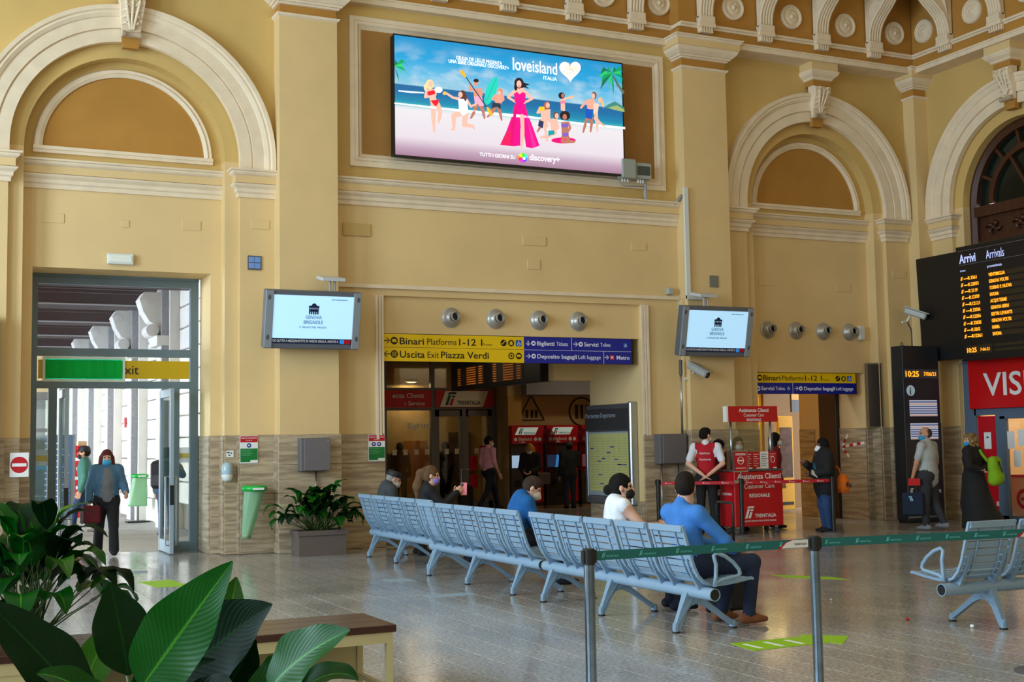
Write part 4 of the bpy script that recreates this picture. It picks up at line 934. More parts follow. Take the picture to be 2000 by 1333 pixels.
# ------------------------------------------------------------------ customer-care desk
dk = empty('service_desk', (12.66, 17.95, 0)); tag(dk, 'red customer service desk with lettering, wheels and overhead sign', 'desk')
MB().bbox(0, 1.0, 0, .45, .13, 1.06, .012).build('desk_body', M_RED, dk)
MB().bbox(-.01, 1.01, -.01, .46, 1.06, 1.09, .004).build('desk_top', M_DKGREY, dk)
for x in (.1, .9):
    for y in (.1, .36):
        c = empty('castor', (x, y, 0), 0, dk); b = MB(); b.lathe([(.055, -.018), (.055, .018)], 14, (0, 0, .055), 'x'); b.build('castor_wheel', M_DKGREY, c); MB().box(-.03, .03, -.03, .03, .09, .13).build('castor_fork', M_CHROME, c)
text('Assistenza Clienti', .13, M_WHITE, dk, (.06, -.003, .93), bold=.012, width=.9); text('Customer Care', .11, M_WHITE, dk, (.2, -.003, .77), width=.62); text('REGIONALE', .085, M_WHITE, dk, (.3, -.003, .62), bold=.015, width=.42)
logo(dk, .2, -.002, .27, .2, (M_WHITE,)); text('TRENITALIA', .085, M_WHITE, dk, (.4, -.003, .28), bold=.015, width=.44); text('GRUPPO FERROVIE DELLO STATO ITALIANE', .035, M_WHITE, dk, (.19, -.003, .21), bold=.01, width=.65)
b = MB(lambda u, w, z: (w, -u, z)); b.box(-.3, -.1, 0, 0, 0, 0); 
logo(dk, -.003, .5, .65, .1, (M_WHITE,), face='x'); text('TRENITALIA', .06, M_WHITE, dk, (-.004, .38, .66), FACE_X, bold=.01, width=.3)
ov = empty('overhead_sign', (0, 0, 0), 0, dk)
for x in (.1, .92): MB().tube([(x, .2, 1.08), (x, .2, 1.92)], .02, 10).build('sign_pole', M_CHROME, ov, smooth=True)
MB().box(.02, 1.05, .15, .25, 1.9, 2.17).build('sign_box', M_RED, ov); MB().box(-.015, .02, .148, .252, 1.9, 2.17).build('sign_edge', M_WHITE, ov)
text('Assistenza Clienti', .09, M_WHITE, ov, (.24, .147, 2.07), bold=.012, width=.62); text('Customer Care', .08, M_WHITE, ov, (.34, .147, 1.99), width=.42); text('REGIONALE', .06, M_WHITE, ov, (.4, .147, 1.915), bold=.012, width=.3)
MB().box(.0, .98, .2, .208, 1.09, 1.85).build('clear_screen', M_SMOKE, dk)
for k, (x0, x1) in enumerate(((.26, .42), (.43, .58), (.59, .76), (.77, .93))):
    lf = empty('leaflet', (0, 0, 0), 0, dk)
    MB().box(x0, x1, .06, .066, 1.1, 1.39).build('leaflet_sheet', M_WHITE if k == 2 else M_RED, lf)
    for q in range(6 if k != 3 else 2): MB().box(x0 + .02, x1 - .02 - .03 * (q % 2), .057, .06, 1.34 - q * .038, 1.347 - q * .038).build('printed_line', M_INK if k == 2 else M_WHITE, lf)
    if k == 3: b = MB(); b.tube([((x0 + x1) / 2 + .04 * math.cos(t), .057, 1.25 + .05 * math.sin(t)) for t in np.linspace(0, 2 * PI, 15)[:-1]], .004, 5, closed=True); b.build('round_symbol', M_WHITE, lf)
    MB().box(x1 - .07, x1, .056, .06, 1.1, 1.12).build('white_corner', M_WHITE, lf)
# sign holder on black post in front of the desk + red queue belts
BP = mat('black_post', rgb(22, 24, 28), 0.35)
hp = belt_post((12.62, 17.7, 0), 'black belt post with framed red notice before the service desk', BP, .035, .95, grp='black belt posts round the service desk')
MB().tube([(0, 0, .94), (0, 0, 1.06)], .01, 8).build('holder_stem', M_CHROME, hp)
b = MB(); rect_frame(b, -.15, .15, 1.06, 1.42, [(0, -.01), (0, .012), (.022, .012), (.022, -.01)]); b.build('holder_frame', M_CHROME, hp); MB().box(-.13, .13, -.004, .004, 1.08, 1.4).build('notice_sheet', M_RED, hp)
b = MB(); b.tube([(.06 * math.cos(t), -.007, 1.25 + .06 * math.sin(t)) for t in np.linspace(0, 2 * PI, 17)[:-1]], .005, 5, closed=True); b.box(-.04, .04, -.008, -.004, 1.24, 1.26); b.build('notice_symbol', M_WHITE, hp)
for z in (1.36, 1.34, 1.12): MB().box(-.1, .1, -.007, -.004, z, z + .01).build('printed_line', M_WHITE, hp)
belt_post((11.5, 18.5, 0), 'black belt post left of the service desk by the electrical cabinet', BP, .035, .95, grp='black belt posts round the service desk')
belt_post((14.22, 17.33, 0), 'black belt post beside the woman in jeans', BP, .035, .95, grp='black belt posts round the service desk')
M_REDB = mat('red_webbing', rgb(190, 16, 36), 0.6)
belt((11.548, 18.466, .885), (12.572, 17.734, .885), 'red belt from the cabinet-side post to the notice post', M_REDB, M_WHITE, rep=4)
belt((12.672, 17.688, .885), (14.168, 17.342, .885), 'red belt passing in front of the service desk to the right post', M_REDB, M_WHITE, rep=6)
MB(lambda u, w, z: (u, w, z)).box(.04, .14, -.012, -.004, .88, .925).build('clip_plate', M_CHROME, hp); MB().box(-.14, -.04, -.012, -.004, .88, .925).build('clip_plate', M_CHROME, hp)
# black trolley suitcase handle in front
sc = empty('trolley_case', (6.85, 9.55, 0)); tag(sc, 'black trolley suitcase with raised handle beside the blue-shirted man', 'suitcase')
sc.location = (6.9, 9.95, 0)
MB().bbox(-.12, .12, -.2, .2, .05, .55, .03).build('case_body', mat('black_nylon', rgb(24, 24, 28), 0.7), sc)
b = MB(); b.tube([(0, -.13, .5), (0, -.13, 1.0), (0, -.12, 1.02), (0, .12, 1.02), (0, .13, 1.0), (0, .13, .5)], .012, 8); b.build('pull_handle', M_BLACK, sc, smooth=True)
b = MB()
for y in (-.17, .17):
    for x in (-.09, .09): b.lathe([(.035, -.012), (.035, .012)], 12, (x, y, .035), 'x')
b.build('case_wheels', M_BLACK, sc)

# ------------------------------------------------------------------ information totem
tt = empty('information_totem', (16.8, 18.35, 0)); tag(tt, 'tall black information totem with amber clock and two small screens', 'totem')
M_TOT = mat('anthracite_panel', rgb(26, 34, 40), 0.35); M_AMB = mat('amber_led', rgb(255, 150, 30), 0.5, emit=1.6)
MB().bbox(0, .88, 0, .3, .05, 3.3, .008).build('totem_body', M_TOT, tt); MB().box(.02, .86, .02, .28, 0, .05).build('totem_foot', M_BLACK, tt)
MB().box(-.005, .885, -.006, .0, .1, .125).build('foot_strip', M_CHROME, tt); MB().box(.89, .91, -.01, .3, .05, 1.85).build('side_rail', mat('tan_rail', rgb(140, 120, 90), 0.5), tt)
MB().box(.03, .85, -.006, 0, 2.69, 2.86).build('clock_strip', mat('led_grey', rgb(70, 76, 80), 0.5), tt)
text('10:25', .15, M_AMB, tt, (.06, -.008, 2.72), bold=.02, width=.32); text('7/06/21', .1, M_AMB, tt, (.5, -.008, 2.74), bold=.01, width=.3)
MB().prism(disc_pts(.17, 2.46, .1, 24), -.005, 0, 'w').build('info_disc', mat('pale_disc', rgb(170, 200, 214), 0.5, emit=.2), tt); text('i', .2, M_TOT, tt, (.135, -.008, 2.385), bold=.02)
S_TOT = mat('screen_rows_pale', rgb(190, 200, 225), 0.5, emit=.32); S_ROW = mat('screen_rows_blue', rgb(60, 70, 130), 0.5, emit=.2); S_ORG = mat('screen_rows_orange', rgb(220, 170, 130), 0.5, emit=.3)
for z0 in (1.98, 1.55):
    s_ = empty('totem_screen', (0, 0, z0), 0, tt)
    MB().box(.13, .8, -.006, 0, 0, .3).build('screen_panel', S_TOT, s_)
    for q in range(7): MB().box(.13, .8, -.009, -.006, .005 + q * .042, .022 + q * .042).build('screen_row', S_ORG if q in (0, 5) else S_ROW, s_)
logo(tt, .05, -.003, .55, .1, (M_WHITE,)); text('gsys', .12, M_WHITE, tt, (.62, -.004, .55), bold=.01)
b = MB(); b.tube([(.05 + .03 * math.cos(t), .05, 3.33 + .03 * math.sin(t)) for t in np.linspace(0, 2 * PI, 11)[:-1]], .008, 6, closed=True); b.build('lifting_eye', M_BLACK, tt)

# ------------------------------------------------------------------ arrivals board
ab = empty('arrivals_board', (17.75, 17.4, 3.03)); tag(ab, 'large black arrivals board with rows of amber lettering', 'display board')
ab.rotation_euler = (0, math.radians(-2.0), 0)
MB().bbox(0, .3, .35, 1.44, 0, 2.0, .01).build('blank_panel', M_BLACK, ab); MB().bbox(-.03, .3, -1.9, .36, -.05, 2.07, .01).build('display_panel', M_BLACK, ab)
M_BLUEW = mat('backlit_lettering', rgb(190, 200, 255), 0.5, emit=.55)
text('Arrivi', .23, M_BLUEW, ab, (-.035, .28, 1.76), FACE_X, bold=.02, width=.4); text('Arrivals', .23, M_BLUEW, ab, (-.035, -.37, 1.76), FACE_X, width=.42)
for z in (1.72, 1.98): MB().box(-.034, -.03, -1.9, .3, z, z + .006).build('rule_line', mat('dim_rule', rgb(120, 120, 130), 0.5), ab)
text('provenienza', .07, M_BLUEW, ab, (-.035, -.38, 1.6), FACE_X, bold=.01); text('treno', .06, M_BLUEW, ab, (-.035, .28, 1.6), FACE_X)
M_ROWB = mat('led_row_olive', rgb(50, 40, 14), 0.5)
ROWS = (('R', '3361', 'VENTIMIGLIA'), ('R', '22033', 'GENOVA VOLTRI'), ('R', '2119', 'TORINO P. NUOVA'), ('R', '12359', 'SAVONA'), ('R', '12121', 'ACQUI TERME'), ('R', '22036', 'GENOVA NERVI'), ('R', '12356', 'SESTRI LEVANTE'), ('R', '22035', 'GENOVA VOLTRI'), ('R', '3262', 'PARMA'), ('R', '12361', 'SAVONA'))
for i, (a, n_, d) in enumerate(ROWS):
    z = 1.44 - i * .119; rw = empty('board_row', (0, 0, z), 0, ab)
    MB().box(-.034, -.03, -1.85, -.38, -.01, .075).build('row_backing', M_ROWB, rw); MB().box(-.034, -.03, -.14, .06, -.01, .075).build('row_backing', M_ROWB, rw)
    logo(rw, -.035, .28, 0, .065, (M_AMB,), face='x'); MB().box(-.038, -.034, .1, .2, .015, .03).build('led_dash', M_AMB, rw); text(a, .085, M_AMB, rw, (-.036, .1, 0), FACE_X, bold=.02)
    text(n_, .085, M_AMB, rw, (-.036, .03, 0), FACE_X, bold=.02, width=.036 * len(n_)); text(d, .085, M_AMB, rw, (-.036, -.4, 0), FACE_X, bold=.02, width=.0345 * len(d))
MB().box(-.034, -.03, -.36, .27, .07, .23).build('clock_backing', M_ROWB, ab); text('10:25', .12, M_AMB, ab, (-.036, .24, .1), FACE_X, bold=.02, width=.23); text('7-06-21', .08, M_AMB, ab, (-.036, -.08, .11), FACE_X, bold=.01, width=.22)
for z in (.08, .17): MB().box(-.034, -.03, -1.85, -.42, z, z + .05).build('row_backing', M_ROWB, ab)
for y in (-1.4, 1.2): MB().box(.1, .6, y - .04, y + .04, .3, .4).build('wall_bracket', M_BLACK, ab)

# ------------------------------------------------------------------ hanging direction signs
M_SY = mat('sign_yellow', rgb(226, 186, 6), 0.4, emit=.06); M_SB = mat('sign_blue', rgb(12, 28, 140), 0.4, emit=.05); M_SW = mat('sign_white', rgb(214, 214, 226), 0.5, emit=.12); M_SK = mat('sign_black', rgb(20, 18, 14), 0.5)
def pict(parent, x, z, r, m, kind, y=-.064, mi=None):
    p = empty('pictogram', (x, y, z), 0, parent)
    if kind == 'sq': MB().box(-r, r, -.003, 0, -r, r).build('pictogram_plate', m, p)
    else: MB().prism(disc_pts(0, 0, r, 18), -.003, 0, 'w').build('pictogram_plate', m, p)
    mi = mi or M_SW
    b = MB(); w0, w1 = -.006, -.003
    if kind == 'train': b.prism([(-.6 * r, -.35 * r), (.6 * r, -.35 * r), (.7 * r, .0), (.3 * r, .45 * r), (-.55 * r, .45 * r)], w0, w1, 'w')
    elif kind == 'exit': rect_frame(b, -.5 * r, .5 * r, -.55 * r, .55 * r, [(0, w1), (0, w0), (.14 * r, w0), (.14 * r, w1)]); b.box(-.25 * r, .3 * r, w0, w1, -.1 * r, .1 * r)
    elif kind == 'sq': b.prism([(-.1 * r, .7 * r), (.1 * r, .7 * r), (.1 * r, .15 * r), (.5 * r, .1 * r), (.75 * r, -.5 * r), (.55 * r, -.55 * r), (.35 * r, -.1 * r), (-.1 * r, -.05 * r)], w0, w1, 'w'); b.tube([(-.05 * r + .45 * r * math.cos(t), -.0045, -.3 * r + .45 * r * math.sin(t)) for t in np.linspace(PI * .7, 2 * PI, 9)], .07 * r, 4)
    elif kind == 'lift': b.box(-.45 * r, .45 * r, w0, w1, -.6 * r, .35 * r); b.prism([(-.3 * r, .45 * r), (0, .75 * r), (.3 * r, .45 * r)], w0, w1, 'w')
    elif kind == 'esc': b.prism([(-.7 * r, -.4 * r), (-.3 * r, -.4 * r), (.4 * r, .4 * r), (.7 * r, .4 * r), (.7 * r, .6 * r), (.3 * r, .6 * r), (-.4 * r, -.2 * r), (-.7 * r, -.2 * r)], w0, w1, 'w')
    elif kind == 'bus': b.box(-.6 * r, .6 * r, w0, w1, -.3 * r, .4 * r)
    elif kind == 'ring': b.lathe([(.35 * r, 0), (.35 * r, -.006), (.65 * r, -.006), (.65 * r, 0)], 16, (0, 0, 0), 'y', cap=False)
    else: b.box(-.4 * r, .4 * r, w0, w1, -.35 * r, .35 * r)
    b.build('pictogram_mark', mi, p); return p
def arrow(parent, x, z, s, m, ang, y=-.064):
    b = MB(lambda u, w, zz: (x + math.cos(ang) * u - math.sin(ang) * zz, y + w, z + math.sin(ang) * u + math.cos(ang) * zz))
    b.prism([(-s, -.14 * s), (.35 * s, -.14 * s), (.35 * s, .14 * s), (-s, .14 * s)], -.003, 0, 'w'); b.prism([(s, 0), (.1 * s, .85 * s), (-.18 * s, .85 * s), (.62 * s, 0), (-.18 * s, -.85 * s), (.1 * s, -.85 * s)], -.003, 0, 'w'); b.build('arrow', m, parent)
s1 = empty('direction_sign', (6.95, 19.42, 2.95)); tag(s1, 'long yellow and blue direction sign across the wide centre opening', 'sign')
MB().box(0, 4.65, -.06, .06, 0, .45).build('sign_case', M_SK, s1)
MB().box(0, 2.5, -.062, -.06, 0, .44).build('yellow_face', M_SY, s1); MB().box(2.5, 4.6, -.062, -.06, 0, .44).build('blue_face', M_SB, s1)
MB().box(0, 2.5, -.064, -.062, .222, .227).build('divider_line', M_SK, s1); MB().box(2.5, 4.6, -.064, -.062, .218, .223).build('divider_line', M_SW, s1)
MB().box(3.41, 3.416, -.064, -.062, .222, .44).build('divider_line', M_SW, s1); MB().box(4.04, 4.046, -.064, -.062, 0, .22).build('divider_line', M_SW, s1)
for z, aa, pk, t1, t2, t3 in ((.33, 0, 'train', 'Binari', 'Platforms', '1-12 1'), (.115, PI, 'exit', 'Uscita', 'Exit', 'Piazza Verdi')):
    arrow(s1, .05, z, .055, M_SK, aa); pict(s1, .175, z, .062, M_SK, pk, mi=M_SY)
    text(t1, .155, M_SK, s1, (.27, -.064, z - .055), bold=.012, width=.42 if t1 == 'Binari' else .43)
    text(t2, .15, M_SK, s1, (.745 if t1 == 'Binari' else .75, -.064, z - .055), width=.52 if t1 == 'Binari' else .2)
    text(t3, .155, M_SK, s1, (1.31 if t1 == 'Binari' else .985, -.064, z - .055), bold=.012, width=.42 if t1 == 'Binari' else .86)
text('Tronco', .05, M_SK, s1, (1.74, -.064, .28), width=.17)
pict(s1, 2.12, .33, .055, M_SK, 'esc', mi=M_SY); pict(s1, 2.26, .33, .055, M_SK, 'lift', mi=M_SY); pict(s1, 2.4, .33, .052, mat('access_blue', rgb(20, 80, 170), 0.5, emit=.06), 'sq'); pict(s1, 2.26, .115, .055, M_SK, 'ring', mi=M_SY); pict(s1, 2.4, .115, .055, M_SK, 'bus', mi=M_SY)
arrow(s1, 2.58, .335, .045, M_SW, -PI / 2); pict(s1, 2.68, .335, .042, M_SW, 'x', mi=M_SB); text('Biglietti', .1, M_SW, s1, (2.75, -.064, .3), bold=.012, width=.33); text('Tickets', .095, M_SW, s1, (3.12, -.064, .3), width=.22)
arrow(s1, 3.49, .335, .045, M_SW, 0); pict(s1, 3.59, .335, .042, M_SW, 'x', mi=M_SB); text('Servizi', .1, M_SW, s1, (3.66, -.064, .3), bold=.012, width=.28); text('Toilets', .095, M_SW, s1, (3.98, -.064, .3), width=.2); pict(s1, 4.48, .33, .04, MATS['access_blue'], 'sq')
arrow(s1, 2.58, .115, .045, M_SW, 0); pict(s1, 2.68, .115, .042, M_SW, 'x', mi=M_SB); text('Deposito bagagli', .1, M_SW, s1, (2.75, -.064, .08), bold=.012, width=.76); text('Left luggage', .095, M_SW, s1, (3.54, -.064, .08), width=.44)
arrow(s1, 4.1, .115, .045, M_SW, 0); MB().box(4.17, 4.25, -.066, -.062, .075, .155).build('red_square', M_RED, s1); text('M', .07, M_SW, s1, (4.18, -.067, .09), bold=.02); text('Metro', .1, M_SW, s1, (4.3, -.064, .08), bold=.012, width=.26)
s2 = empty('direction_sign', (14.46, 19.75, 2.45)); tag(s2, 'smaller yellow and blue direction sign over the right-hand passage', 'sign')
MB().box(0, 2.38, -.06, .06, 0, .4).build('sign_case', M_SK, s2); MB().box(0, 2.36, -.062, -.06, .21, .4).build('yellow_face', M_SY, s2); MB().box(0, 2.36, -.062, -.06, 0, .21).build('blue_face', M_SB, s2)
MB().box(.83, .836, -.064, -.062, 0, .21).build('divider_line', M_SW, s2)
pict(s2, .07, .305, .058, M_SK, 'train', mi=M_SY); text('Binari', .14, M_SK, s2, (.15, -.064, .255), bold=.012, width=.4); text('Platforms', .135, M_SK, s2, (.59, -.064, .255), width=.5); text('1-12 1', .14, M_SK, s2, (1.13, -.064, .255), bold=.012, width=.4); text('Tronco', .045, M_SK, s2, (1.55, -.064, .26), width=.16)
pict(s2, 1.92, .3, .055, M_SK, 'esc', mi=M_SY); pict(s2, 2.06, .3, .055, M_SK, 'lift', mi=M_SY); pict(s2, 2.2, .3, .052, MATS['access_blue'], 'sq')
pict(s2, .03, .1, .045, M_SW, 'x', mi=M_SB); text('Servizi', .1, M_SW, s2, (.1, -.064, .07), bold=.012, width=.3); text('Toilets', .095, M_SW, s2, (.43, -.064, .07), width=.22); pict(s2, .73, .105, .04, MATS['access_blue'], 'sq')
arrow(s2, .92, .105, .045, M_SW, 0); pict(s2, 1.02, .105, .042, M_SW, 'x', mi=M_SB); text('Deposito bagagli', .1, M_SW, s2, (1.1, -.064, .07), bold=.012, width=.74); text('Left luggage', .095, M_SW, s2, (1.87, -.064, .07), width=.42)

# ------------------------------------------------------------------ monitors on the pilasters
M_BEZ = mat('silver_grey_bezel', rgb(140, 148, 156), 0.4); M_BEZD = mat('grey_bezel', rgb(96, 100, 108), 0.4)
M_SCR = mat('monitor_pale_blue', rgb(172, 216, 248), 0.4, emit=0.62); M_SCRT = mat('monitor_navy', rgb(10, 24, 60), 0.4, emit=.2); M_SCRI = mat('monitor_ink', rgb(30, 90, 130), 0.4, emit=.25)
def monitor(x, y, z, label, mount_x):
    t = empty('monitor', (x, y, z)); tag(t, label, 'monitor', 'wall monitors on the pilasters'); t.rotation_euler = (math.radians(12), 0, 0)
    MB().bbox(-.74, .74, 0, .16, -.44, .44, .012).build('monitor_case', M_BEZD, t)
    for s_ in (-1, 1):
        sp = MB().bbox(s_ * .68 - .06, s_ * .68 + .06, -.02, .0, -.43, .43, .006).build('speaker_panel', M_BEZ, t)
        b = MB()
        for q in (.33, -.27): b.prism(disc_pts(s_ * .69, q, .022, 12, .04), -.024, -.02, 'w')
        b.build('speaker_grille', M_DKGREY, t)
    MB().box(-.62, .62, -.008, 0, -.36, .37).build('screen', M_SCR, t)
    MB().box(-.62, .62, -.011, -.008, -.36, -.28).build('ticker_bar', M_SCRT, t)
    text('CO SLITTA A MEZZANOTTE IN FASCIA GIALLA. ANCHE A', .05, M_WHITE, t, (-.61, -.0125, -.335), bold=.01, width=1.02)
    MB().box(.43, .5, -.013, -.011, -.35, -.29).build('ticker_logo', mat('ticker_blue', rgb(40, 130, 220), 0.5, emit=.4), t); MB().box(.5, .6, -.013, -.011, -.35, -.29).build('ticker_logo', M_RED, t)
    bl = empty('building_icon', (0, -.012, .13), 0, t)
    MB().box(-.08, .08, -.002, 0, .06, .09).build('icon_roof', M_SCRT, bl); MB().prism([(-.045, .09), (.045, .09), (.02, .125), (-.02, .125)], -.002, 0, 'w').build('icon_roof', M_SCRT, bl)
    for q in range(5): MB().box(-.075 + q * .032, -.055 + q * .032, -.002, 0, -.04, .06).build('icon_column', M_SCRT, bl)
    MB().box(-.075, .073, -.002, 0, 0.0, .035).build('icon_wall', M_SCRT, bl)
    text('GENOVA', .075, M_SCRI, t, (0, -.012, .02), align='CENTER', width=.25); text('BRIGNOLE', .075, M_SCRI, t, (0, -.012, -.055), align='CENTER', width=.3); text('IL VIAGGIO NEL VIAGGIO', .04, M_SCRI, t, (0, -.012, -.12), align='CENTER', width=.42)
    text('#trenidistazione', .035, M_SCRI, t, (.27, -.012, .31), width=.25)
    ar = empty('mount_arm', (0, 0, 0), 0, t)
    for q in (-.05, .02): MB().tube([(mount_x + q, .1, .4), (mount_x + q, .14, .62)], .02, 8).build('arm_tube', M_CHROME, ar)
    MB().bbox(mount_x - .2, mount_x + .16, .02, .36, .6, .65, .004).build('arm_plate', mat('pale_plate', rgb(200, 204, 206), 0.4), ar)
    return t
monitor(5.56, 18.62, 3.5, 'monitor hung on the left pilaster near the station door', .32)
monitor(12.86, 18.62, 3.49, 'monitor hung on the right pilaster above the red desk', -.2)

# ------------------------------------------------------------------ small wall fixtures
def nozzle(x, y, z, label):
    t = empty('air_nozzle', (x, y, z)); tag(t, label, 'air nozzle', 'round steel air nozzles')
    M_NZ = mat('nozzle_steel', rgb(178, 174, 166), 0.35, metal=.45)
    b = MB(lambda u, w, zz: (u, -w, zz)); b.lathe([(.17, 0), (.17, .012), (.155, .018), (.14, .03), (.12, .075), (.09, .11), (.07, .12)], 24, (0, 0, 0), 'y', cap=False); b.build('flange_cone', M_NZ, t, smooth=True, angle=30)
    b = MB(lambda u, w, zz: (u + .25 * w, -w, zz + .1 * w)); b.lathe([(.085, .07), (.08, .14), (.068, .145), (.062, .09)], 18, (0, 0, 0), 'y', cap=False); b.build('jet_ball', M_NZ, t, smooth=True, angle=40)
    b = MB(lambda u, w, zz: (u + .25 * w, -w, zz + .1 * w)); b.lathe([(.066, .1), (0, .1)], 18, (0, 0, 0), 'y', cap=False); b.build('jet_mouth', M_BLACK, t)
for i, x in enumerate((8.12, 8.93, 9.74, 10.5)): nozzle(x, 19.36, 3.68, ('leftmost', 'second', 'third', 'rightmost')[i] + ' round steel air nozzle above the long direction sign')
for i, x in enumerate((14.72, 15.38, 16.03, 16.67)): nozzle(x, 19.65, 3.66, ('leftmost', 'second', 'third', 'rightmost')[i] + ' round steel air nozzle above the small direction sign')
def simple(name, x0, x1, y0, y1, z0, z1, m, label, cat, bev=.004):
    o = MB(lambda u, w, z: (u - x0, w - y0, z - z0)).bbox(x0, x1, y0, y1, z0, z1, bev).build(name, m); o.location = (x0, y0, z0); return tag(o, label, cat)
M_PLW = mat('white_plastic', rgb(222, 226, 222), 0.45)
simple('wall_speaker', 16.85, 16.99, 19.55, 19.65, 3.5, 3.78, M_PLW, 'small white wall speaker beside the rightmost small-row nozzle', 'speaker', .02)
simple('cover_plate', 6.25, 6.71, 19.27, 19.3, 4.94, 5.14, mat('cream_plate_paint', rgb(206, 176, 110), 0.7), 'cream cover plate beside the left pilaster under the billboard', 'cover plate')
simple('cover_plate', 9.43, 9.87, 19.285, 19.3, 4.95, 5.11, M_WALL, 'cream rectangular cover plate below the billboard centre', 'cover plate')
simple('cover_plate', 9.51, 9.75, 19.285, 19.3, 4.54, 4.71, M_WALL, 'small square cream cover plate under the rectangular one', 'cover plate')
simple('cover_plate', 11.57, 11.87, 19.285, 19.3, 4.97, 5.11, M_WALL, 'cream cover plate right of centre under the billboard', 'cover plate')
simple('cover_plate', 1.79, 2.09, 19.64, 19.65, 4.94, 5.08, M_WALL, 'faint cream cover plate upper left above the station door', 'cover plate')
simple('cover_plate', 2.9, 3.02, 19.64, 19.65, 4.93, 5.04, M_WALL, 'tiny square cream cover plate above the door emergency light', 'cover plate')
simple('cover_plate', 3.8, 4.09, 19.64, 19.65, 4.94, 5.09, M_WALL, 'faint cream cover plate upper right above the station door', 'cover plate')
simple('cover_plate', 4.78, 5.07, 19.29, 19.3, 4.96, 5.11, M_WALL, 'faint cream cover plate above the blue glass panel', 'cover plate')
simple('cover_plate', 14.55, 14.85, 19.64, 19.65, 4.5, 4.66, M_WALL, 'faint cream cover plate in the right bay, left one', 'cover plate')
simple('cover_plate', 16.4, 16.75, 19.64, 19.65, 4.45, 4.6, M_WALL, 'faint cream cover plate in the right bay, right one', 'cover plate')
simple('cover_plate', 17.5, 17.85, 19.29, 19.3, 4.72, 4.86, M_WALL, 'cream cover plate on the strip beside the corner column', 'cover plate')
simple('grey_plate', 12.99, 13.18, 18.985, 19.0, 4.33, 4.54, mat('grey_plate_paint', rgb(122, 124, 116), 0.6), 'grey square plate on the right pilaster above its monitor', 'cover plate')
el = empty('emergency_light', (2.7, 19.58, 4.36)); tag(el, 'white emergency light above the station door', 'lamp')
MB().bbox(0, .38, 0, .07, 0, .16, .012).build('lamp_body', M_PLW, el); MB().bbox(.03, .35, -.01, 0, .03, .13, .004).build('lamp_lens', mat('ribbed_lens', rgb(236, 238, 226), 0.3), el)
bp_ = empty('blue_glass_panel', (4.73, 19.28, 4.32)); tag(bp_, 'small blue panel of four squares left of the left monitor', 'panel')
MB().box(0, .21, 0, .02, 0, .22).build('panel_back', M_DKGREY, bp_)
for i in (0, 1):
    for j in (0, 1): MB().bbox(.012 + i * .095, .1 + i * .095, -.008, 0, .02 + j * .095, .105 + j * .095, .003).build('blue_square', mat('blue_tile', rgb(110, 150, 214), 0.3), bp_)
def cabinet(name, x, y, z, w, h, d, label, drops):
    t = empty(name, (x, y, z)); tag(t, label, 'electrical cabinet', 'grey electrical cabinets')
    MB().bbox(0, w, 0, d, 0, h, .006).build('cabinet_box', mat('cabinet_grey', rgb(104, 100, 102), 0.5), t)
    MB().bbox(.05, w - .005, -.018, 0, .008, h - .008, .004).build('cabinet_door', mat('cabinet_door_grey', rgb(112, 106, 108), 0.45, var=.03), t)
    b = MB()
    for zz in (.05, h - .05): b.prism(disc_pts(w - .04, zz, .012, 10), -.026, -.018, 'w')
    b.build('cabinet_lock', M_CHROME, t)
    for u, l in drops: MB().tube([(u, d - .03, 0), (u, d - .03, -l)], .014, 8).build('conduit', M_CHROME, t, smooth=True)
cabinet('electrical_cabinet', 5.41, 18.78, 1.23, .46, .5, .19, 'grey electrical cabinet over the wall planter', ((.28, .7),))
cabinet('electrical_cabinet', 11.91, 19.06, 1.2, .54, .52, .2, 'grey electrical cabinet left of the red desk', ((.12, 1.2), (.47, 1.2)))
# safety posters, hand-gel dispenser and its sign
M_GRN = mat('print_green', rgb(0, 120, 50), 0.5); M_BLU = mat('print_blue', rgb(20, 60, 150), 0.5)
def safety(x, y, z, label, discs):
    t = empty('safety_poster', (x, y, z)); tag(t, label, 'poster', 'safety posters on the travertine')
    MB().bbox(0, .28, -.008, 0, 0, .42, .003).build('poster_sheet', M_WHITE, t)
    MB().box(.008, .272, -.011, -.008, .32, .412).build('red_header', M_RED, t); MB().box(.008, .272, -.011, -.008, .02, .225).build('green_block', M_GRN, t)
    b = MB(); b.prism([(.15, .008), (.272, .008), (.272, .05), (.165, .05)], -.014, -.011, 'w'); b.build('white_corner', M_WHITE, t)
    for u in discs: MB().prism(disc_pts(u, .272, .034, 16), -.011, -.008, 'w').build('blue_disc', M_BLU, t); MB().box(u - .015, u + .012, -.014, -.011, .262, .284).build('disc_mark', M_WHITE, t)
    text('Regole di comportamento', .03, M_WHITE, t, (.02, -.0125, .375), bold=.01, width=.24); text('Covid-19', .026, M_WHITE, t, (.09, -.0125, .338))
    for q in range(4): MB().box(.02, .2 - .04 * (q % 2), -.013, -.011, .2 - q * .025, .206 - q * .025).build('printed_line', mat('print_pale_green', rgb(120, 190, 140), 0.5), t)
safety(4.6, 19.265, 1.36, 'green and red safety poster beside the hand-gel dispenser', (.14,))
safety(6.64, 19.265, 1.35, 'green and red safety poster at the edge of the centre opening', (.09, .18))
t = empty('gel_sign', (4.42, 19.36, 1.46)); tag(t, 'small white pictogram sign above the hand-gel dispenser', 'sign')
MB().box(0, .11, -.006, 0, 0, .1).build('sign_sheet', M_WHITE, t)
for u, zz, a in ((.03, .07, .02), (.075, .06, .012), (.045, .03, .016)): MB().box(u - a, u + a, -.008, -.006, zz - .008, zz + .008).build('sign_mark', M_INK, t)
t = empty('gel_dispenser', (4.42, 19.36, 1.1)); tag(t, 'white and clear wall hand-gel dispenser', 'dispenser')
